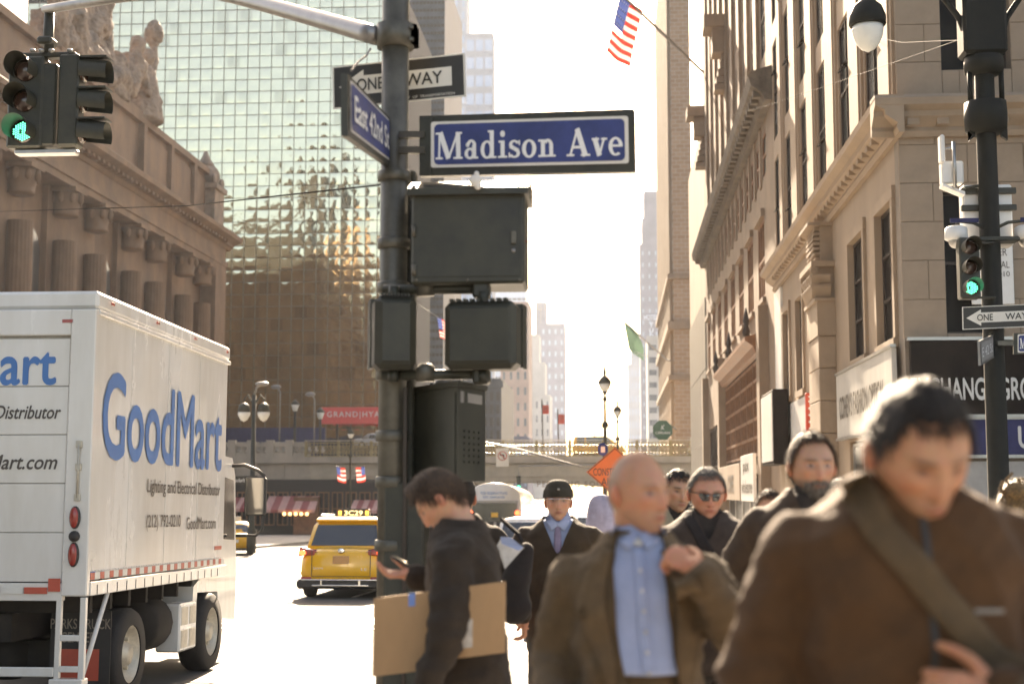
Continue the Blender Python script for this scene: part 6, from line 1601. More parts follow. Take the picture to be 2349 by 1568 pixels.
# ------------------------------------------------------------------ people
from mathutils.bvhtree import BVHTree
def cloth(name, col, rough=.85, var=.15, scale=14, bump=.25, bscale=260, sheen=.05):
    m = mat(name, col, rough, 0, var, scale, bump, bscale, spec=.25)
    m.node_tree.nodes['Principled BSDF'].inputs['Sheen Weight'].default_value = sheen; return m
def skin_mat(name):
    m = bpy.data.materials.new(name); m.use_nodes = True; n, l = m.node_tree.nodes, m.node_tree.links; b = n['Principled BSDF']
    a = n.new('ShaderNodeAttribute'); a.attribute_name = 'tint'
    no = n.new('ShaderNodeTexNoise'); no.inputs['Scale'].default_value = 45; no.inputs['Detail'].default_value = 4
    tc = n.new('ShaderNodeTexCoord'); l.new(tc.outputs['Object'], no.inputs[0])
    mx = n.new('ShaderNodeMix'); mx.data_type = 'RGBA'; mx.blend_type = 'MULTIPLY'; mx.inputs[0].default_value = .25
    l.new(a.outputs['Color'], mx.inputs[6]); l.new(no.outputs['Color'], mx.inputs[7]); l.new(mx.outputs[2], b.inputs['Base Color'])
    b.inputs['Roughness'].default_value = .5; b.inputs['Subsurface Weight'].default_value = .12; b.inputs['Subsurface Radius'].default_value = (.012, .005, .003)
    bp = n.new('ShaderNodeBump'); bp.inputs['Strength'].default_value = .12; bp.inputs['Distance'].default_value = .004; l.new(no.outputs['Fac'], bp.inputs['Height']); l.new(bp.outputs[0], b.inputs['Normal'])
    return m
SKIN = skin_mat('skin')
def sstep(a, b, x): t = np.clip((x-a)/(b-a), 0, 1); return t*t*(3-2*t)
NU, NV = 88, 64
def head_arrays(s=1.0, jaw=1.0, nose=1.0, wide=1.0):
    th = np.pi*np.arange(NV)/(NV-1); ph = 2*np.pi*np.arange(NU)/NU
    TH, PH = np.meshgrid(th, ph, indexing='ij')
    dx, dy, dz = np.sin(TH)*np.sin(PH), -np.sin(TH)*np.cos(PH), np.cos(TH)
    x, y, z = .077*dx*wide, .099*dy, .120*dz
    zn = z/.120; f = np.clip(-dy, 0, 1)
    x = x*(1-.30*jaw*sstep(.05, 1.0, -zn)); x *= 1+.05*np.exp(-((zn-.35)/.3)**2)
    back = dy > 0
    y = np.where(back, y*(1-.42*sstep(.15, .85, -zn)), y)
    y -= .040*sstep(.25, .9, -zn)*np.sqrt(f)                       # chin and jaw carried forward
    y += .012*sstep(.2, .8, zn)*f                                   # forehead slopes back
    fw = sstep(.05, .35, -dy)
    g = lambda cx, cz, sx, sz: np.exp(-((np.abs(x)-cx)/sx)**2-((z-cz)/sz)**2)
    t = np.clip((.022-z)/.060, 0, 1)
    nz = np.where((z < .022) & (z > -.045), .004+.020*t**1.3, 0)*np.exp(-(x/(.008+.007*t))**2); nz = np.where(z <= -.038, .022*np.exp(-((z+.038)/.006)**2)*np.exp(-(x/.014)**2), nz)
    y -= fw*nose*nz
    y += fw*.012*g(.031, .008, .017, .011)                          # eye sockets
    y -= fw*.005*g(.031, .007, .010, .006)                          # eyelids
    y -= fw*.006*g(.026, .028, .024, .008)                          # brows
    y -= fw*.006*g(.048, -.018, .018, .018)                         # cheekbones
    y += fw*.004*g(.045, -.052, .016, .018)
    y -= fw*.007*np.exp(-(x/.022)**2)*np.exp(-((z+.062)/.010)**2)   # lips
    y += fw*.0045*np.exp(-(x/.022)**2)*np.exp(-((z+.063)/.0025)**2)
    y += fw*.005*np.exp(-(x/.03)**2)*np.exp(-((z+.079)/.006)**2)
    y -= fw*.008*np.exp(-(x/.020)**2)*np.exp(-((z+.100)/.012)**2)   # chin
    return x*s, y*s, z*s, TH, PH
def grid_faces(nv, nu):
    F = []
    for j in range(nv-1):
        for i in range(nu): F.append((j*nu+i, (j+1)*nu+i, (j+1)*nu+(i+1) % nu, j*nu+(i+1) % nu))
    return F
def tint_head(x, y, z, s, base, p):
    x, y, z = x/s, y/s, z/s
    col = np.tile(np.array(base), (x.size, 1)).reshape(x.shape+(3,))
    front = y < -.03
    def blend(m, c): 
        m = (np.clip(m, 0, 1))[..., None]; return col*(1-m)+np.array(c)*m
    ax = np.abs(x)
    col = blend(.55*np.exp(-((ax-.045)/.02)**2-((z+.02)/.02)**2)*front, (base[0]*1.05, base[1]*.72, base[2]*.65))
    col = blend(.5*np.exp(-(x/.02)**2-((z+.03)/.02)**2)*front, (base[0]*1.05, base[1]*.75, base[2]*.7))
    col = blend(.9*np.exp(-(x/.021)**4-((z+.062)/.008)**4)*front, (base[0]*.72, base[1]*.42, base[2]*.42))
    col = blend(.9*np.exp(-(x/.018)**2-((z+.063)/.0022)**2)*front, (.08, .03, .025))
    br = p.get('brow', (.06, .04, .03))
    col = blend(.85*np.exp(-((ax-.031)/.020)**4-((z-.027-.05*(ax-.03)*0)/.0055)**2)*front, br)
    col = blend(.6*np.exp(-((ax-.031)/.019)**4-((z-.009)/.010)**2)*front, (base[0]*.55, base[1]*.45, base[2]*.42))
    col = blend(1.0*np.exp(-((ax-.031)/.012)**4-((z-.008)/.0042)**4)*front, (.45, .42, .38) if not p.get('closed') else (base[0]*.5, base[1]*.4, base[2]*.35))
    col = blend(1.0*np.exp(-((ax-.031)/.0055)**4-((z-.008)/.005)**4)*front, (.03, .02, .015))
    col = blend(.8*np.exp(-((ax-.010)/.004)**2-((z+.043)/.003)**2)*front, (.10, .04, .03))
    if p.get('beard'):
        m = sstep(-.035, -.055, z)*sstep(.02, -.01, y)*p.get('beardk', .8); m = m*(1-.9*np.exp(-(x/.019)**4-((z+.062)/.006)**4))
        m = np.maximum(m, .8*np.exp(-(x/.030)**4-((z+.049)/.006)**2)*front)
        col = blend(m*(.8+.2*np.sin(x*900)*np.sin(z*1100)), p['beard'])
    if p.get('stubble'):                                            # cropped hair round a bald crown
        m = sstep(-.01, .03, y+.25*(z-.03))*sstep(-.085, -.05, z)*sstep(.125, .085, z); col = blend(.75*m, p['stubble'])
    return col
def hair_shell(x, y, z, s, TH, PH, p, rot, off):
    """shell of hair: offset copy of the scalp inside the hairline"""
    rr = np.random.RandomState(p.get('seed', 1)); th = p.get('thick', .016)*s*.55
    X, Y, Z = x/s, y/s, z/s
    a = np.abs(np.arctan2(X, -Y))                                   # 0 front, pi back
    line = np.where(a < .75, p.get('front', .068), np.where(a < 1.25, p.get('front', .068)+(.0-p.get('front', .068))*(a-.75)/.5, np.where(a < 1.9, .0-.02*(a-1.25), -.02-.055*sstep(1.9, 2.4, a))))
    if p.get('all'): line = np.full_like(line, p['all'])
    m = Z-line+.004*rr.randn(*Z.shape)
    k = sstep(0, .03, m)
    nrm = np.stack([X/.077, Y/.099, Z/.12], -1); nrm /= np.linalg.norm(nrm, axis=-1, keepdims=True)
    n1 = rr.randn(*Z.shape)
    for _ in range(9): n1 = (n1+np.roll(n1, 1, 0)+np.roll(n1, -1, 0))/3
    n1 = n1/n1.std()*.8+.25*rr.randn(*Z.shape); c1 = rr.randn(NV//8+2, NU//8+1); c1 = np.kron(c1, np.ones((8, 8)))[:NV, :NU]
    for _ in range(10): c1 = (c1+np.roll(c1, 1, 0)+np.roll(c1, -1, 0)+np.roll(c1, 1, 1)+np.roll(c1, -1, 1))/5
    n1 = .5*n1+.9*c1/c1.std()
    d = (.003*s+th*k)*(1+p.get('rough', .28)*.6*n1*k)
    if p.get('quiff'): d = d+p['quiff']*np.exp(-(a/.6)**2)*sstep(.05, .09, Z)*sstep(.135, .09, Z)*(1+.3*n1)
    V = np.stack([x, y, z], -1)+nrm*d[..., None]
    keep = m > .009; F = []
    for (q0, q1, q2, q3) in grid_faces(NV, NU):
        if keep.flat[q0] and keep.flat[q1] and keep.flat[q2] and keep.flat[q3]: F.append((q0, q1, q2, q3))
    return [Vector(v) for v in V.reshape(-1, 3)], F
def strands(x, y, z, s, p):
    """single hairs as thin tapering ribbons growing from the scalp"""
    rr = np.random.RandomState(p.get('seed', 1)+50); n = p.get('count', 2600); L0 = p.get('len', p.get('thick', .016)*2.2)*s
    X, Y, Z = x/s, y/s, z/s; a = np.abs(np.arctan2(X, -Y)); fr = p.get('front', .068)
    line = np.where(a < .75, fr, np.where(a < 1.25, fr-fr*(a-.75)/.5, np.where(a < 1.9, .0-.02*(a-1.25), -.02-.055*sstep(1.9, 2.4, a))))
    ok = np.argwhere((Z-line > .003)) if not p.get('chin') else np.argwhere((((Z < -.068) & (Y < .0)) | ((Z < -.046) & (Z > -.056) & (np.abs(X) < .028) & (Y < -.05)) | ((Z < -.05) & (np.abs(X) > .024) & (np.abs(X) < .045) & (Y < -.03))) & (Z > -.118)); w = np.sin(np.pi*ok[:, 0]/(NV-1)); pick = ok[rr.choice(len(ok), n, p=w/w.sum())]
    vs, fs = [], []
    for (j, i) in pick:
        P = Vector((x[j, i], y[j, i], z[j, i])); nr = Vector((P.x/.077**2, P.y/.099**2, P.z/.12**2)).normalized()
        P = P+nr*.004*s+Vector(rr.randn(3))*.0022*s
        crown = Vector((0, .045, .11))*s; flow = (P-crown); flow -= nr*flow.dot(nr); flow = flow.normalized() if flow.length > 1e-4 else Vector((0, -1, 0))
        if p.get('quiff') and P.y < -.03*s and P.z > .05*s: flow = (flow*.7+Vector((0, -.6, .3))).normalized()
        d = (flow*(.75+.25*rr.rand())+nr*(.35+.45*rr.rand()+(.6 if rr.rand() < .06 else 0))+Vector(rr.randn(3))*.22).normalized(); L = L0*(.6+.7*rr.rand())
        sd = d.cross(nr).normalized()*(.0011*s)
        p1 = P+d*L*.5; p2 = p1+(d-nr*.55-Vector((0, 0, .15))).normalized()*L*.5
        o = len(vs); vs += [P-sd, P+sd, p1-sd*.8, p1+sd*.8, p2]; fs += [(o, o+1, o+3, o+2), (o+2, o+3, o+4)]
    return vs, fs
def tloft(levels, n=28, e=2.4):
    mb = MB(); secs = []
    for (z, cx, cy, rx, ry) in levels:
        r_ = []
        for i in range(n):
            a = 2*math.pi*i/n; c, s_ = math.cos(a), math.sin(a)
            r_.append((cx+rx*abs(c)**(2/e)*(1 if c > 0 else -1), cy+ry*abs(s_)**(2/e)*(1 if s_ > 0 else -1), z))
        secs.append(r_)
    k = n; vs = [p for q in secs for p in q]; fs = []
    for i in range(len(secs)-1):
        for j in range(k): fs.append((i*k+j, i*k+(j+1) % k, (i+1)*k+(j+1) % k, (i+1)*k+j))
    fs.append(tuple(range(k))[::-1]); fs.append(tuple((len(secs)-1)*k+j for j in range(k)))
    return mb.add(vs, fs)
def seg(mb, pts, rs, n=14):
    """rounded limb through joints"""
    pts = [Vector(p) for p in pts]; P, Q = [], []
    for i in range(len(pts)-1):
        for k in range(5): P.append(pts[i].lerp(pts[i+1], k/5)); Q.append(rs[i]+(rs[i+1]-rs[i])*k/5)
    P.append(pts[-1]); Q.append(rs[-1])
    for _ in range(2): P = [P[0]]+[(P[i-1]+P[i]*2+P[i+1])/4 for i in range(1, len(P)-1)]+[P[-1]]
    mb.tube(P, Q, n); mb.ell(pts[0], (rs[0],)*3, 12, 8); mb.ell(pts[-1], (rs[-1],)*3, 12, 8)
def hand_mesh(w, d, nrm, thumb, curl=(.35, .5, .4), spread=.06, s=1.0):
    """palm, four unequal fingers and a thumb from the side of the palm"""
    d = Vector(d).normalized(); nrm = Vector(nrm); nrm = (nrm-d*nrm.dot(d)).normalized(); side = d.cross(nrm).normalized()*thumb
    w = Vector(w); mb = MB()
    for k in range(5):
        f = k/4; mb.ell(w+d*(.02+.07*f)*s, tuple(v*s for v in (.026, .026, .026)), 10, 8, Matrix((side*(1.15+.35*f), d*1.0, nrm*.62)).transposed())
    for i, (ln, o) in enumerate(((.070, .030), (.080, .010), (.074, -.010), (.058, -.029))):
        p = w+(d*.088+side*o*1.0)*s; a = 0; dd = (d+side*spread*(1.5-i)).normalized(); pts = [p-d*.02*s, p]; 
        for j, l_ in enumerate((.44, .32, .24)):
            a += curl[j]*(1+.08*i); v = dd*math.cos(a)+nrm*math.sin(a); p = p+v*ln*l_*s*1.0; pts.append(p)
        seg(mb, pts, [.0098*s, .0095*s, .0088*s, .0082*s, .0072*s], 10)
    p = w+(d*.025+side*.026)*s; pts = [p]; v = (d*.55+side*.75+nrm*.35).normalized()
    for j, l_ in enumerate((.042, .032, .026)):
        p = p+v*l_*s; pts.append(p); v = (v+d*.35+nrm*.25-side*.15).normalized()
    seg(mb, pts, [.014*s, .0125*s, .0105*s, .0085*s], 10)
    seg(mb, [w-d*.008*s, w+d*.03*s], [.025*s, .027*s], 12)
    return blob(mb, .0042*s, 2)
def wrinkle(me, amp, seed, fold=()):
    n = len(me.vertices); co = np.empty(n*3); me.vertices.foreach_get('co', co); co = co.reshape(-1, 3)
    no = np.empty(n*3); me.vertices.foreach_get('normal', no); no = no.reshape(-1, 3)
    r = np.random.RandomState(seed); d = np.zeros(n)
    for k in range(7):
        f = r.uniform(18, 85); v = r.randn(3); v[2] *= 1.3; v /= np.linalg.norm(v); q = co@v
        w = co@r.randn(3)*r.uniform(3, 8)
        sn = np.sin(f*q+1.6*np.sin(w)+r.uniform(0, 6)); d += (1.6*(1-np.abs(sn))**2-.5 if k % 2 else sn)*(1/(1+f*.04))
    for (p, rad) in fold:                                           # sharper creases gathered at the joints
        dist = np.linalg.norm(co-np.array(p), axis=1); d += .8*np.exp(-(dist/rad)**2)*np.sin(co[:, 2]*95+co[:, 0]*40+2*np.sin(co[:, 1]*30))
    co += no*(amp*d/2.2)[:, None]; me.vertices.foreach_set('co', co.ravel()); me.update()
def cut(me, fn, thick=.006):
    """open a garment where fn(x, y, z) is true, and give the cloth its thickness"""
    import bmesh
    bm = bmesh.new(); bm.from_mesh(me)
    dead = [f for f in bm.faces if fn(*f.calc_center_median())]
    bmesh.ops.delete(bm, geom=dead, context='FACES')
    seen = set(); kill = []
    for f in bm.faces:                                              # drop crumbs left beside the opening
        if f in seen: continue
        isl = [f]; seen.add(f); k = 0
        while k < len(isl):
            for e in isl[k].edges:
                for g in e.link_faces:
                    if g not in seen: seen.add(g); isl.append(g)
            k += 1
        if len(isl) < 300: kill += isl
    bmesh.ops.delete(bm, geom=kill, context='FACES')
    for _ in range(8):                                              # even the cut edge along itself
        new = {}
        for v in bm.verts:
            nb = [e.other_vert(v).co for e in v.link_edges if e.is_boundary]
            if len(nb) == 2: new[v] = v.co*.4+(nb[0]+nb[1])*.3
        for v, c in new.items(): v.co = c
    if False:
        bm.normal_update(); r = bmesh.ops.solidify(bm, geom=bm.faces[:], thickness=thick)
    for f in bm.faces: f.smooth = True
    bm.to_mesh(me); bm.free(); me.update(); return me
def bvh(me): return BVHTree.FromPolygons([v.co.copy() for v in me.vertices], [tuple(p.vertices) for p in me.polygons])
def drape(tree, pts, off=.006, axis=Vector((0, 1, 0)), far=1.0):
    """lay outline points (x, z) on the front of a garment"""
    out = []
    for (x, z) in pts:
        h = tree.ray_cast(Vector((x, 0, z))-axis*far, axis)
        out.append((h[0]-axis*off) if h[0] else (Vector((x, -.12, z))))
    return out
def strip(tree, line, width, off=.006, n=24, axis=Vector((0, 1, 0)), thick=.004):
    """a band (strap, tie, placket, lapel edge) laid along a line on the garment; width may be a list"""
    L = [Vector(p) for p in line]; P = []
    for i in range(n):
        f = i/(n-1)*(len(L)-1); k = min(int(f), len(L)-2); P.append(L[k].lerp(L[k+1], f-k))
    wd = width if isinstance(width, (list, tuple)) else [width, width]
    m = 5; vs = []
    for i, p in enumerate(P):
        t = (P[min(i+1, n-1)]-P[max(i-1, 0)]).normalized(); nr = Vector((-t.y, t.x)); f = i/(n-1)*(len(wd)-1); k = min(int(f), len(wd)-2); w = wd[k]+(wd[k+1]-wd[k])*(f-k)
        row = drape(tree, [(p.x+nr.x*w*(q/(m-1)-.5), p.y+nr.y*w*(q/(m-1)-.5)) for q in range(m)], off, axis)
        vs += row
    ys = np.array([v.dot(axis) for v in vs]).reshape(n, m); lim = np.median(ys, axis=1); 
    for i in range(n):
        for q in range(m):
            if abs(ys[i, q]-lim[i]) > .05: vs[i*m+q] = vs[i*m+q]+axis*(lim[i]-ys[i, q])
    mb = MB(); mb.smooth = True
    bk = [v+axis*thick for v in vs]
    fs = [(i*m+q, i*m+q+1, (i+1)*m+q+1, (i+1)*m+q) for i in range(n-1) for q in range(m-1)]; N = n*m
    fs += [tuple(N+a for a in f[::-1]) for f in fs]
    rim = [i*m for i in range(n)]+[(n-1)*m+q for q in range(1, m)]+[i*m+m-1 for i in range(n-2, -1, -1)]+[q for q in range(m-2, 0, -1)]
    fs += [(rim[i], rim[(i+1) % len(rim)], N+rim[(i+1) % len(rim)], N+rim[i]) for i in range(len(rim))]
    mb.add(vs+bk, fs); return mb
def with_tint(me, cols):
    a = me.color_attributes.new('tint', 'FLOAT_COLOR', 'POINT')
    c = np.ones((len(me.vertices), 4)); c[:, :3] = cols; a.data.foreach_set('color', c.ravel())

def person(label, x, Y, g, H, rot, p):
    """p: dictionary of pose and dress. Local frame: faces -y, z up, 1.8 m tall before scaling"""
    s = H/(p.get('head', (0, 0, 1.650))[2]+.122)
    t = thing('person', label, 'person', (x, Y, g), (0, 0, rot))
    k = p.get('build', 1.0); lean = p.get('lean', 0.0)
    ly = lambda z: -lean*max(0, z-.95)                               # the trunk leans forward from the hips
    lv = [(.80, .165, .12), (.95, .170, .125), (1.05, .158, .118), (1.16, .155, .115), (1.30, .174, .122), (1.40, .186, .118), (1.46, .172, .102), (1.505, .130, .088), (1.545, .092, .075)]
    sh = p.get('shoulder', .185)
    A = p['arms']; sw = p.get('stride', .12)
    legs = p.get('legs', [((-.09, 0, .92), (-.10, -.03-sw, .50), (-.10, -sw*.6, .09)), ((.09, 0, .92), (.10, .0+sw*.4, .50), (.10, sw*1.4, .12))])
    hc = Vector(p.get('head', (0, -.022, 1.650))); hc = hc+Vector((0, ly(1.6), 0)); hs = p.get('hs', 1.0)
    Rh = (Matrix.Rotation(math.radians(p.get('yaw', 0)), 3, 'Z') @ Matrix.Rotation(math.radians(p.get('pitch', 0)), 3, 'X') @ Matrix.Rotation(math.radians(p.get('roll', 0)), 3, 'Y'))
    base = p.get('skin', (.50, .30, .20))
    # ---- body: one continuous skin
    mb = tloft([(z, 0, ly(z), rx*.92*k, ry*.92*k) for z, rx, ry in lv])
    nb = Vector((0, ly(1.5)+.01, 1.50)); ht = hc+Rh@Vector((0, .02, -.05))
    seg(mb, [nb, (nb+ht)/2+Vector((0, .005, 0)), ht], [.066, .058, .058])
    for (S_, E_, W_, *_) in A: seg(mb, [Vector(S_)-Vector((0, 0, .03)), E_, W_], [.044, .028, .026])
    for lg in legs: seg(mb, lg, [.085, .058, .042]); seg(mb, [Vector(lg[2])+Vector((0, .03, -.04)), Vector(lg[2])+Vector((0, -.15, -.055))], [.038, .03])
    bd = blob(mb, .012, 3)
    V = [v.co.copy() for v in bd.vertices]; F = [tuple(q.vertices) for q in bd.polygons]; Cc = np.tile(np.array(base), (len(V), 1))
    hx, hy, hz_, TH, PH = head_arrays(hs, p.get('jaw', 1), p.get('nose', 1), p.get('wide', 1))
    hcol = tint_head(hx, hy, hz_, hs, base, p).reshape(-1, 3)
    HV = [hc+Rh@Vector(v) for v in np.stack([hx, hy, hz_], -1).reshape(-1, 3)]
    o = len(V); V += HV; F += [tuple(i+o for i in f) for f in grid_faces(NV, NU)]; Cc = np.vstack([Cc, hcol])
    for e in (-1, 1):
        em = MB(); em.ell((e*.080*hs*p.get('wide', 1), .008*hs, -.004*hs), (.010*hs, .021*hs, .033*hs), 12, 10, Matrix.Rotation(math.radians(-14), 3, 'X') @ Matrix.Rotation(math.radians(e*24), 3, 'Z'))
        em.ell((e*.086*hs*p.get('wide', 1), .010*hs, -.002*hs), (.006*hs, .014*hs, .022*hs), 10, 8)
        o = len(V); V += [hc+Rh@Vector(v) for v in em.v]; F += [tuple(i+o for i in f) for f in em.f]; Cc = np.vstack([Cc, np.tile(np.array((base[0]*1.0, base[1]*.72, base[2]*.65)), (len(em.v), 1))])
    for a in A:
        if len(a) > 3 and a[3]:
            hm = hand_mesh(Vector(a[2]), *a[3]); o = len(V); V += [v.co.copy() for v in hm.vertices]; F += [tuple(i+o for i in q.vertices) for q in hm.polygons]
            Cc = np.vstack([Cc, np.tile(np.array((base[0], base[1]*.86, base[2]*.8)), (len(hm.vertices), 1))]); bpy.data.meshes.remove(hm)
    me = bpy.data.meshes.new('body'); me.from_pydata([v*s for v in V], [], F); me.polygons.foreach_set('use_smooth', [True]*len(F)); with_tint(me, Cc); me.update()
    link_mesh('body', me, SKIN, t); bpy.data.meshes.remove(bd)
    def part(name, m_, mesh): 
        mesh.materials.clear(); mesh.transform(Matrix.Scale(s, 4)); return link_mesh(name, mesh, m_, t)
    # ---- trousers and shoes
    tb = tloft([(.78, 0, 0, .155*k, .125*k), (.92, 0, 0, .176*k, .135*k), (p.get('waist', 1.07), 0, ly(1.05), .166*k, .128*k)])
    for lg in legs: seg(tb, [lg[0], lg[1], Vector(lg[2])-Vector((0, 0, .02))], [.098, .078, .068])
    tm = blob(tb, .016, 3); wrinkle(tm, .004, 5, [(lg[1], .12) for lg in legs]); part('trousers', p['trousers'], tm)
    for lg in legs:
        a = Vector(lg[2]); sb_ = MB(); seg(sb_, [a+Vector((0, .04, -.045)), a+Vector((0, -.08, -.05)), a+Vector((0, -.17, -.06))], [.045, .042, .033]); sb_.box(a+Vector((-.045, -.2, -.092)), a+Vector((.045, .085, -.07)), .01)
        part('shoe', p.get('shoes', M['trim']), blob(sb_, .008, 2))
    # ---- shirt under an open coat
    fat = p.get('fat', 0)
    if p.get('shirt'):
        lvS = [(p.get('shirt_hem', 1.0), .168, .128+fat)]+[(z, rx+.006, ry+.010+fat*math.exp(-((z-1.12)/.16)**2)) for z, rx, ry in lv if z > p.get('shirt_hem', 1.0)+.02]+[(1.55, .066, .066)]
        sm_ = tloft([(z, 0, ly(z)-.3*fat*math.exp(-((z-1.12)/.16)**2), rx*k, ry*k) for z, rx, ry in lvS]); seg(sm_, [(0, ly(1.5)+.008, 1.50), (0, ly(1.56)+.004, 1.565)], [.075, .071])
        shm = blob(sm_, .010, 3); wrinkle(shm, .003, 9); stree = bvh(shm)
        extra = p['shirt_fn'](stree, t) if p.get('shirt_fn') else []
        part('shirt', p['shirt'], shm)
        for nm, m_, mesh in extra: part(nm, m_, mesh)
    # ---- coat
    ease = p.get('ease', .026); hem = p.get('hem', .80)
    lvC = [(hem, .186+p.get('flare', 0), .148+p.get('flare', 0))]+[(z, rx+ease, ry+ease+fat*.8*math.exp(-((z-1.12)/.16)**2)) for z, rx, ry in lv if z > hem+.05 and z < 1.52]+[(1.55, .112, .088), (1.575, .09, .082)]
    A = [((Vector(a[0])-Vector((0, 0, .012)))*1, *a[1:]) for a in A]
    cb = tloft([(z, 0, ly(z)-.3*fat*math.exp(-((z-1.12)/.16)**2), rx*k, ry*k) for z, rx, ry in lvC])
    cr = p.get('collar', (.098, 1.53, 1.585))
    if cr: cb.lathe([(cr[0]+.012, cr[1]-.04), (cr[0], cr[1]), (cr[0]-.012, cr[2])], (0, ly(1.55)+.012, 0), 20)
    ar = p.get('arm_r', (.078, .066, .052))
    for (S_, E_, W_, *_) in A:
        S_, E_, W_ = Vector(S_), Vector(E_), Vector(W_); seg(cb, [S_.lerp(Vector((0, ly(1.40), 1.40)), .35), S_, E_, E_.lerp(W_, .93)], [ar[0]*.95, ar[0]*.94, ar[1], ar[2]])
    cm = blob(cb, p.get('vox', .014), 4); wrinkle(cm, p.get('wr', .006), p.get('seed', 3), [(a[1], .11) for a in A])
    # hollow cuffs, neck and hem
    neck = cr[2] if cr else 1.56
    def holes(x_, y_, z_):
        if z_ > neck-.012 and x_*x_+(y_-ly(1.55)-.012)**2 < .0085*(1.0 if cr else .7): return True
        if z_ < hem+.012 and abs(x_) < .15 and abs(y_-ly(hem)) < .11: return True
        return bool(p.get('open') and p['open'](x_, y_-ly(z_), z_))
    cut(cm, holes, .005)
    ctree = bvh(cm)
    extra = p['coat_fn'](ctree, t) if p.get('coat_fn') else []
    coat = part(p.get('coat_name', 'jacket'), p['coat'], cm)
    for nm, m_, mesh in extra: part(nm, m_, mesh)
    # ---- hair and headwear
    if p.get('hair'):
        hv, hf = hair_shell(hx, hy, hz_, hs, TH, PH, p['hair'], Rh, hc)
        if p['hair'].get('shell', True) is False: hf = []
        if p['hair'].get('count', 1):
            sv, sf = strands(hx, hy, hz_, hs, p['hair']); o = len(hv); hv = hv+sv; hf = hf+[tuple(i+o for i in f) for f in sf]
        hm = bpy.data.meshes.new('hair'); hm.from_pydata([hc+Rh@v for v in hv], [], hf)
        import bmesh
        bm = bmesh.new(); bm.from_mesh(hm); bmesh.ops.delete(bm, geom=[v for v in bm.verts if not v.link_faces], context='VERTS')
        for f in bm.faces: f.smooth = True
        bm.to_mesh(hm); bm.free()
        part('hair', p['hair']['mat'], hm)['kind'] = 'stuff'
    Mh = Matrix.Translation(hc) @ Rh.to_4x4()
    if p.get('whiskers'):
        sv, sf = strands(hx, hy, hz_, hs, p['whiskers']); wm = bpy.data.meshes.new('beard'); wm.from_pydata([hc+Rh@v for v in sv], [], sf); part('beard', p['whiskers']['mat'], wm)['kind'] = 'stuff'
    for nm, m_, fn in p.get('worn', []):
        w_ = fn(hs); mesh = w_.mesh(nm, None, fix=nm not in ('lettering',)); mesh.transform(Mh); part(nm, m_, mesh)
    return t
def lens_pair(hs):
    mb = MB()
    for e in (-1, 1):
        mb.grid(lambda a, b, e=e: (e*(.008+.052*a)*hs, (-.108+.055*a**2.2+.004*(1-(2*b-1)**2)*-1)*hs, (.018-.036*b*(1-.25*abs(a-.45)))*hs), 10, 6)
    return mb
def spec_frame(hs):
    mb = MB()
    mb.tube([(-.084*hs, .02*hs, .006*hs), (-.083*hs, -.03*hs, .016*hs), (-.06*hs, -.082*hs, .018*hs), (-.03*hs, -.106*hs, .018*hs), (0, -.112*hs, .016*hs), (.03*hs, -.106*hs, .018*hs), (.06*hs, -.082*hs, .018*hs), (.083*hs, -.03*hs, .016*hs), (.084*hs, .02*hs, .006*hs)], .0022, 6)
    return mb
def knit_cap(hs):
    mb = MB()
    def fn(a, b):
        an = 2*math.pi*a; z = (.028+.11*math.sin(b*math.pi/2))*hs; r = math.cos(b*math.pi/2)**.55
        rib = 1+.012*math.sin(an*44); fold = 1.10 if b < .30 else 1.04
        return ((.081*r*fold*rib)*math.sin(an)*hs*1.04, (.003-(.103*r*fold*rib)*math.cos(an)*1.02)*hs, z)
    mb.grid(fn, 132, 22, closed=True); return mb
def hair_m(name, col, var=.5): 
    m = mat(name, col, .55, 0, var, 90, .6, 320); return m
HB, HD, HL, HG = hair_m('brown_hair', (.10, .055, .028)), hair_m('dark_hair', (.028, .020, .015)), hair_m('fair_hair', (.28, .17, .07)), hair_m('grey_hair', (.22, .19, .16))
CL = {
    'p1': cloth('brown_black_jacket_cloth', (.088, .043, .018)), 'strap': cloth('tan_webbing', (.115, .075, .040), bscale=500), 'p2': cloth('brown_wool_blazer', (.125, .082, .043), bscale=420, bump=.4),
    'p2l': cloth('brown_wool_lapel', (.145, .095, .05), bscale=420, bump=.4), 'shirt': cloth('pale_blue_shirt', (.36, .43, .62), .8, .06, sheen=.1), 'jean': cloth('dark_trousers', (.045, .036, .030)), 'tan': cloth('brown_trousers', (.13, .085, .045)),
    'p3': cloth('black_overcoat', (.042, .030, .021)), 'p5': cloth('near_black_parka', (.048, .034, .022)), 'p6': cloth('light_khaki_jacket', (.32, .27, .18)), 'p7': cloth('charcoal_jacket', (.060, .043, .034)), 'p8': cloth('dark_brown_jacket', (.068, .042, .026)),
    'p9': cloth('olive_brown_knit', (.16, .11, .045)), 'p10': cloth('lavender_hoodie', (.42, .40, .52)), 'tie': cloth('striped_mauve_tie', (.30, .25, .36)),
    'white': cloth('white_cotton', (.7, .69, .66), sheen=.05), 'cap': cloth('dark_cap', (.035, .03, .026)), 'hat': cloth('dark_knit', (.055, .047, .035), bump=.6, bscale=180), 'bag': cloth('black_nylon', (.03, .024, .022)),
}
def gp_(Y): return gz(Y)
def hx_(px_, y, Y): return D(px_, y, Y).x
def hgt(px_, ytop, Y, extra=0): return D(px_, ytop, Y).z-gp_(Y)-extra

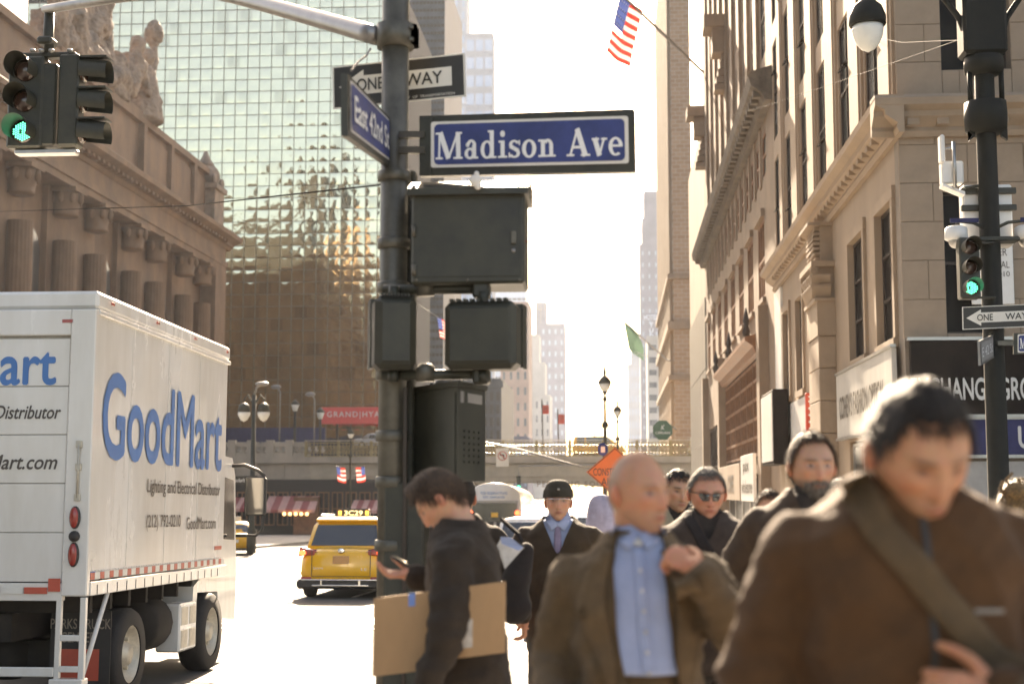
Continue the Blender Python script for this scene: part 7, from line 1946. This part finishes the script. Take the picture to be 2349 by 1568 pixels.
# ---- bald man in a brown blazer and blue shirt
Y = 4.1; 
def open2(x, y, z): 
    c = -.005+.045*max(0, (1.45-z)/.4); wL = .075-.02*abs(z-1.3)/.3; wR = .075
    return y < -.02 and z > .80 and z < 1.56 and (c-wL-.05*max(0, (1.05-z)/.25)) < x < (c+wR+.04*max(0, (1.2-z)/.3))
def coat2(tree, t):
    out = []
    for pts, nm in (([(-.085, 1.52), (-.12, 1.44), (-.135, 1.36), (-.095, 1.24), (-.07, 1.12)], 'lapel'), ([(.075, 1.52), (.12, 1.44), (.145, 1.36), (.125, 1.24), (.115, 1.12)], 'lapel')):
        out.append((nm, CL['p2l'], strip(tree, pts, [.03, .06, .085, .05, .02], .013, 26).mesh('lapel', None)))
    return out
def shirt2(tree, t):
    o = [('placket', CL['shirt'], strip(tree, [(.0, 1.52), (.012, 1.3), (.025, 1.18)], .032, .004, 30).mesh('placket', None))]
    for k in range(6): 
        q = drape(tree, [(.005+.02*k*.2, 1.46-k*.055)], .010)[0]; o.append(('button', CL['white'], MB().lathe([(.0055, 0), (.0055, .003)], q, 10, 'y').mesh('button', None)))
    for e in (-1, 1): o.append(('collar', CL['shirt'], strip(tree, [(e*.012, 1.535), (e*.045, 1.555), (e*.07, 1.57)], [.05, .045, .03], .012, 12).mesh('collar', None)))
    o.append(('undershirt', CL['white'], strip(tree, [(-.022, 1.545), (0, 1.535), (.022, 1.545)], .02, .007, 10).mesh('undershirt', None)))
    return o
person('bald man in brown blazer and pale blue shirt with one hand raised to his shoulder', hx_(1462, 1150, Y), Y, gp_(Y), hgt(1462, 1033, Y), 0, dict(
    build=.97, fat=.03, head=(0, -.03, 1.672), hair=dict(mat=hair_m('pale_cropped_hair', (.50, .38, .27)), thick=.001, len=.006, front=.096, count=700, shell=False, seed=21), yaw=43, pitch=4, roll=-3, hs=.99, wide=.97, skin=(0.610, 0.302, 0.179), brow=(.30, .18, .11), stubble=(.30, .21, .15), beard=(.40, .27, .19), beardk=.35, nose=1.1,
    arms=[((-.20, 0, 1.45), (-.245, .06, 1.20), (-.24, -.16, 1.05), ((0, -.55, -.85), (.9, -.2, 0), 1, (.35, .45, .4))), ((.20, 0, 1.45), (.275, -.10, 1.27), (.165, -.24, 1.46), ((-.55, .25, .35), (-.3, .8, -.5), -1, (.7, .9, .6)))],
    coat=CL['p2'], coat_name='blazer', trousers=CL['tan'], shirt=CL['shirt'], shirt_hem=1.175, shirt_fn=shirt2, coat_fn=coat2, open=open2, collar=(.096, 1.50, 1.565), hem=.84, waist=1.20, ease=.026, wr=.018, arm_r=(.074, .068, .056)))
# ---- near man in the foreground
Y = 2.92
def coat1(tree, t):
    o = [('bag_strap', CL['strap'], strip(tree, [(-.115, 1.56), (-.08, 1.47), (.03, 1.33), (.14, 1.20), (.215, 1.05)], .062, .010, 40, thick=.006).mesh('bag_strap', None))]
    o.append(('zip', M['trim'], strip(tree, [(.0, 1.53), (.003, 1.3), (.0, .85)], .012, .003, 30).mesh('zip', None)))
    q = drape(tree, [(.105, 1.325)], .006)[0]; o.append(('chest_label', M['cable'], MB().box(q-Vector((.026, 0, .004)), q+Vector((.026, .003, .004)), .001).mesh('chest_label', None)))
    return o
person('dark-haired man nearest the camera in brown jacket with diagonal bag strap, looking down', hx_(2072, 1150, Y), Y, gp_(Y), hgt(2072, 893, Y)+.004, math.radians(4), dict(
    build=1.02, fat=.02, yaw=12, pitch=30, roll=-3, head=(.005, -.085, 1.605), hs=1.04, wide=1.04, skin=(0.512, 0.258, 0.147), brow=(.05, .03, .02), closed=True, beard=(.24, .14, .09), beardk=.35,
    arms=[((-.205, 0, 1.44), (-.28, .05, 1.16), (-.29, -.12, .93), ((0, -.3, -1), (.9, -.2, 0), 1, (.4, .5, .4))), ((.205, 0, 1.44), (.30, -.03, 1.16), (.09, -.25, 1.19), ((-.95, -.1, .08), (0, .9, -.1), -1, (.55, .8, .6)))],
    coat=CL['p1'], trousers=CL['jean'], coat_fn=coat1, collar=(.092, 1.50, 1.565), hem=.80, ease=.030, wr=.018, arm_r=(.080, .072, .058),
    hair=dict(mat=HD, thick=.013, front=.070, rough=.3, seed=4)))
# ---- young man with phone and cardboard, in profile
Y = 5.7
def coat3(tree, t):
    ax = Vector((-1, 0, 0)); return []
cx3 = hx_(1084, 1200, Y)
t3 = person('young man in black overcoat looking down at his phone, cardboard under his arm', cx3, Y, gp_(Y), 1.785, math.radians(-90), dict(
    build=1.0, lean=.08, yaw=0, pitch=46, head=(0, -.075, 1.640), hs=1.0, skin=(0.683, 0.370, 0.242), brow=(.20, .11, .05),
    arms=[((-.19, -.04, 1.45), (-.22, -.03, 1.22), (-.14, -.25, 1.34), ((.1, -.9, .0), (.2, .25, .9), 1, (.25, .4, .4))), ((.19, -.05, 1.45), (.295, -.06, 1.17), (.335, -.15, .92), ((-.1, -.35, -.9), (-.9, 0, .1), 1, (.7, .8, .5)))],
    coat=CL['p3'], coat_name='overcoat', trousers=CL['jean'], collar=(.096, 1.49, 1.575), hem=.72, flare=.02, ease=.032, wr=.018, arm_r=(.088, .078, .056),
    hair=dict(mat=HB, thick=.017, front=.055, rough=.3, quiff=.020, seed=8)))
ph = thing('phone', 'thin dark phone held out by the young man in profile', 'phone', D(916, 1288, 5.87))
a = D(900, 1276, 5.87); b = D(950, 1303, 5.87); ax = (b-a)/2
MB().obox((a+b)/2, ax, Vector((0, .036, 0)), ax.cross(Vector((0, 1, 0))).normalized()*.005).build('body', M['trim'], ph)
MB().obox((a+b)/2+ax.cross(Vector((0, 1, 0))).normalized()*-.0058*(1 if ax.cross(Vector((0, 1, 0))).z < 0 else -1), ax*.93, Vector((0, .032, 0)), ax.cross(Vector((0, 1, 0))).normalized()*.0006).build('screen', M['cglass'], ph)
M['card'] = mat('corrugated_cardboard', (.42, .26, .135), .85, var=.10, scale=4, bump=.1, bscale=60, streak=.6)
cd = thing('cardboard_sheet', 'large flat brown cardboard sheet carried under the young man\'s arm', 'cardboard', D(1000, 1530, 5.62))
B = Board(D(857, 1372, 5.45), D(1158, 1333, 5.41), D(854, 1551, 5.45), .025)
B.slab(0, .5, 0, 1).build('panel', M['card'], cd); B.slab(.503, 1, .10, 1).build('panel', M['card'], cd)
M['btape'] = mat('blue_masking_tape', (.16, .27, .60), .6, var=.05); M['plastic'] = mat('clear_packing_sleeve', (.55, .50, .44), .25, var=.12, scale=20, coat=.4)
B.slab(.27, .32, .84, 1.005, d0=.0, d1=.002).build('tape', M['btape'], cd); B.slab(.475, .5, .78, 1.005, d0=.0, d1=.0025).build('tape', M['btape'], cd)
B.slab(.60, .76, .22, .58, d0=.0, d1=.003).build('paper_sleeve', M['plastic'], cd)
for (a_, b_, c_, d_) in ((.06, .12, .55, .82), (.16, .22, .6, .8), (.36, .40, .62, .9), (.86, .88, .75, .95)): B.slab(a_, b_, c_, d_, d0=.0, d1=.001).build('tape_strip', M['card'], cd)
# ---- man walking away in a cap behind him, with a bag and rolled paper
Y = 8.3
def bcap(hs):
    mb = MB()
    def fn(a, b):
        an = 2*math.pi*a; r = math.cos(b*math.pi/2)**.5; return (.085*r*math.sin(an)*hs, (.004-.108*r*math.cos(an))*hs, (.030+.10*math.sin(b*math.pi/2))*hs)
    mb.grid(fn, 48, 14, closed=True); mb.grid(lambda a, b: ((a-.5)*.15*hs, (-.095-.075*b*(1-(2*a-1)**2*.5))*hs, (.035-.012*b-.02*(2*a-1)**2)*hs), 12, 6); mb.ell((0, 0, .131*hs), (.008, .008, .005), 8, 6); return mb
person('man walking away in a dark cap and black coat behind the cardboard carrier', hx_(1056, 1110, Y), Y, gp_(Y), hgt(1056, 1087, Y)-.02, math.radians(180), dict(
    build=1.06, skin=(0.634, 0.336, 0.210), brow=(.1, .06, .04),
    arms=[((-.20, 0, 1.45), (-.31, .03, 1.20), (-.36, -.06, .98), ((0, -.2, -1), (.9, 0, 0), 1, (.5, .6, .5))), ((.20, 0, 1.45), (.28, .05, 1.18), (.28, -.08, .95), ((0, -.2, -1), (-.9, 0, 0), -1, (.4, .5, .4)))],
    coat=CL['p3'], coat_name='coat', trousers=CL['jean'], collar=(.094, 1.52, 1.58), hem=.72, ease=.03, hair=dict(mat=HD, thick=.006, seed=2), worn=[('cap', CL['cap'], bcap)]))
bg = thing('shoulder_bag', 'dark drooping bag hanging behind the cardboard sheet', 'bag', D(1185, 1420, 8.0))
sb = MB(); p0, p1 = D(1180, 1290, 8.0), D(1183, 1400, 8.0)
seg(sb, [D(1206, 1262, 8.0), D(1186, 1320, 8.0), D(1178, 1385, 8.0)], [.05, .085, .075]); sb.ell(D(1180, 1390, 8.0), (.10, .08, .10)); bm_ = blob(sb, .012, 3); wrinkle(bm_, .006, 3)
link_mesh('body', bm_, CL['bag'], bg); bm_.transform(Matrix.Translation(-bg.location))
MB().tube([D(1205, 1265, 8.0), D(1190, 1225, 8.05), D(1150, 1190, 8.15)], .012, 6).build('strap', CL['bag'], bg)
pp = thing('paper_cone', 'folded white paper sticking out behind the young man\'s back', 'paper', D(1165, 1300, 7.0))
a, b, c, d = D(1150, 1232, 7.0), D(1200, 1256, 6.95), D(1158, 1304, 7.0), D(1140, 1250, 7.05)
MB().add([a, b, c, d, a+Vector((0, .02, 0)), b+Vector((0, .05, -.0)), c+Vector((0, .02, 0)), d+Vector((0, .02, 0))], [(0,1,2,3), (4,5,6,7), (0,1,5,4), (1,2,6,5), (2,3,7,6), (3,0,4,7)]).build('sheet', CL['white'], pp)
MB().add([D(1148, 1230, 6.98), D(1172, 1232, 6.96), D(1201, 1255, 6.93), D(1190, 1262, 6.93), D(1150, 1246, 6.98)], [(0,1,2,3,4)]).build('folded_flap', CL['shirt'], pp)
# ---- man in knit hat, shirt and tie
Y = 8.8
def open5(x, y, z): return y < -.03 and z > 1.33 and z < 1.62 and abs(x) < .085*(z-1.33)/.2
def shirt5(tree, t):
    o = [('tie', CL['tie'], strip(tree, [(0, 1.51), (.0, 1.46), (.003, 1.2)], [.03, .042, .06], .008, 24).mesh('tie', None))]
    for e in (-1, 1): o.append(('collar', CL['shirt'], strip(tree, [(e*.015, 1.50), (e*.05, 1.545), (e*.07, 1.565)], [.06, .05, .03], .013, 12).mesh('collar', None)))
    return o
person('man in dark knit hat, parka, shirt and tie walking towards the camera', hx_(1281, 1150, Y), Y, gp_(Y), hgt(1281, 1094, Y)-.03, math.radians(0), dict(
    build=1.02, yaw=3, pitch=-2, skin=(0.634, 0.347, 0.231), brow=(.16, .10, .07), nose=1.0, wide=.95,
    arms=[((-.205, 0, 1.45), (-.27, .05, 1.19), (-.24, -.16, 1.03), ((.1, -.35, -.8), (.9, -.2, 0), 1, (.4, .5, .45))), ((.205, 0, 1.45), (.28, .05, 1.18), (.28, -.10, .95), ((0, -.3, -1), (-.9, -.2, 0), -1, (.4, .5, .4)))],
    coat=CL['p5'], coat_name='parka', trousers=CL['jean'], shirt=CL['shirt'], shirt_hem=1.05, shirt_fn=shirt5, open=open5, collar=(.112, 1.48, 1.575), wr=.010, hem=.76, ease=.036, arm_r=(.085, .075, .058),
    worn=[('knit_hat', CL['hat'], knit_cap), ('spectacles', M['chrome'], spec_frame), ('hat_badge', M['steel'], lambda hs: MB().lathe([(.008, 0), (.008, -.004)], (0, -.112, .075), 10, 'y'))]))
# ---- man in light jacket, man in sunglasses, bearded man
ARM = lambda dx=0: [((-.19, 0, 1.45), (-.26, .05, 1.19), (-.25, -.10, .97), ((0, -.3, -1), (.9, -.2, 0), 1, (.4, .5, .4))), ((.19, 0, 1.45), (.26, .05, 1.19), (.25, -.10, .97), ((0, -.3, -1), (-.9, -.2, 0), -1, (.4, .5, .4)))]
Y = 8.4
person('dark-haired man in light khaki jacket between the bald man and the man in sunglasses', hx_(1553, 1115, Y), Y, gp_(Y), hgt(1553, 1077, Y), 0, dict(build=.98, yaw=16, pitch=5, roll=4, skin=(0.586, 0.325, 0.200), brow=(.04, .025, .02), closed=True, beard=(.25, .16, .11), beardk=.3, arms=ARM(), coat=CL['p6'], trousers=CL['jean'], shirt=CL['jean'], open=lambda x, y, z: y < -.03 and 1.45 < z < 1.62 and abs(x) < .05*(z-1.45)/.1, collar=(.115, 1.49, 1.575), wr=.010, ease=.04, hair=dict(mat=HD, thick=.013, front=.066, seed=3)))
Y = 7.2
person('grey-haired man in black sunglasses and charcoal jacket', hx_(1621, 1125, Y), Y, gp_(Y), hgt(1621, 1074, Y), 0, dict(build=1.10, fat=.03, yaw=6, pitch=10, hs=1.02, wide=1.05, skin=(0.659, 0.314, 0.200), brow=(.25, .17, .12), arms=[ARM()[0], ((.20, 0, 1.45), (.28, .0, 1.20), (.27, -.22, 1.16), ((0, -.8, .2), (-.9, -.2, 0), -1, (.6, .7, .5)))], coat=CL['p7'], trousers=CL['jean'], shirt=CL['jean'], open=lambda x, y, z: y < -.03 and 1.42 < z < 1.62 and abs(x) < .06*(z-1.42)/.14, collar=(.102, 1.50, 1.57), wr=.010, ease=.036,
    coat_fn=lambda tree, t: [('bag_strap', CL['bag'], strip(tree, [(-.10, 1.55), (-.02, 1.40), (.10, 1.22), (.19, 1.05)], .05, .009, 34).mesh('bag_strap', None)), ('buckle', M['steel'], MB().box(drape(tree, [(.05, 1.27)], .014)[0]-Vector((.012, 0, .012)), drape(tree, [(.05, 1.27)], .02)[0]+Vector((.012, .004, .012)), .003).mesh('buckle', None)), ('chest_label', M['greytxt'], MB().box(drape(tree, [(.13, 1.36)], .006)[0]-Vector((.02, 0, .004)), drape(tree, [(.13, 1.36)], .006)[0]+Vector((.02, .003, .004)), .001).mesh('chest_label', None))],
    hair=dict(mat=HG, thick=.010, front=.074, seed=6), worn=[('sunglasses', M['cglass'], lens_pair), ('glasses_frame', M['trim'], spec_frame)]))
Y = 6.0
person('bearded man in dark brown jacket with a trimmed grey beard behind the nearest man', hx_(1861, 1060, Y), Y, gp_(Y), hgt(1861, 997, Y), math.radians(-4), dict(build=1.04, yaw=14, pitch=3, hs=1.04, skin=(0.561, 0.302, 0.189), brow=(.08, .05, .035), beard=(.16, .12, .09), beardk=.8, whiskers=dict(mat=HG, chin=True, len=.011, count=1500, seed=31), arms=[((-.20, 0, 1.45), (-.33, .05, 1.20), (-.30, -.12, .98), ((0, -.3, -1), (.9, -.2, 0), 1, (.4, .5, .4))), ARM()[1]], coat=CL['p8'], trousers=CL['jean'], shirt=CL['jean'], open=lambda x, y, z: y < -.03 and 1.36 < z < 1.62 and abs(x) < .075*(z-1.36)/.2, collar=(.108, 1.49, 1.58), wr=.010, ease=.036, hair=dict(mat=HB, thick=.012, front=.082, seed=9)))
# ---- woman at the right edge seen from behind, off-shoulder top
Y = 7.4
def updo(hs):
    mb = MB(); mb.ell((0, .085*hs, .075*hs), (.055*hs, .05*hs, .05*hs), 18, 12)
    for k in range(7): mb.tube([(.05*math.cos(k)*hs, .09*hs, .075*hs+.04*math.sin(k)*hs), (.07*math.cos(k)*hs, .11*hs, .085*hs+.055*math.sin(k)*hs), (.06*math.cos(k+.5)*hs, .10*hs, .09*hs+.075*math.sin(k+.5)*hs)], .008, 6)
    return mb
person('fair-haired woman in olive off-shoulder top cut off by the right edge, seen from behind', hx_(2337, 1150, Y), Y, gp_(Y), hgt(2337, 1090, Y)-.03, math.radians(176), dict(build=.92, shoulder=.17, yaw=-20, skin=(0.671, 0.370, 0.252), arms=[((-.175, 0, 1.43), (-.22, .04, 1.18), (-.20, -.12, 1.0), ((0, -.4, -1), (.9, 0, 0), 1)), ((.175, 0, 1.43), (.24, .04, 1.17), (.24, -.10, .98), ((0, -.3, -1), (-.9, 0, 0), -1))], coat=CL['p9'], coat_name='top', trousers=CL['jean'], collar=None, hem=.95, ease=.018, arm_r=(.062, .055, .045),
    open=lambda x, y, z: z > 1.405, hair=dict(mat=HL, thick=.022, front=.06, rough=.4, seed=12), worn=[('hair_bun', HL, updo)]))
# ---- hooded person and two half-hidden heads
Y = 9.6
def hood(hs):
    mb = MB()
    def fn(a, b):
        an = math.radians(38)+a*math.radians(284); r = math.cos(b*math.pi/2)**.45
        return (.105*r*math.sin(an)*hs, (.012-.125*r*math.cos(an))*hs, (-.13+.275*math.sin(b*math.pi/2))*hs)
    mb.grid(fn, 36, 16); return mb
person('person in a pale lavender hood, back turned, half hidden behind the bald man', hx_(1378, 1160, Y), Y, gp_(Y), hgt(1378, 1136, Y)-.02, math.radians(172), dict(build=1.0, arms=ARM(), skin=(0.549, 0.302, 0.189), coat=CL['p10'], coat_name='hoodie', trousers=CL['jean'], collar=(.11, 1.49, 1.56), ease=.03, pitch=10, hair=dict(mat=HD, thick=.01), worn=[('hood', CL['p10'], hood)]))
Y = 8.6
person('dark-haired passer-by showing only a head top between bearded and nearest man', hx_(1927, 1120, Y), Y, gp_(Y), hgt(1927, 1100, Y), 0, dict(build=.95, arms=ARM(), skin=(0.549, 0.302, 0.189), coat=CL['p7'], trousers=CL['jean'], ease=.03, hair=dict(mat=HD, thick=.018)))
Y = 8.9
person('passer-by mostly hidden behind the bearded man\'s shoulder', hx_(1764, 1140, Y), Y, gp_(Y), hgt(1764, 1124, Y), 0, dict(build=1.0, arms=ARM(), skin=(0.586, 0.314, 0.200), coat=CL['p5'], trousers=CL['jean'], ease=.03, hair=dict(mat=HB, thick=.014)))
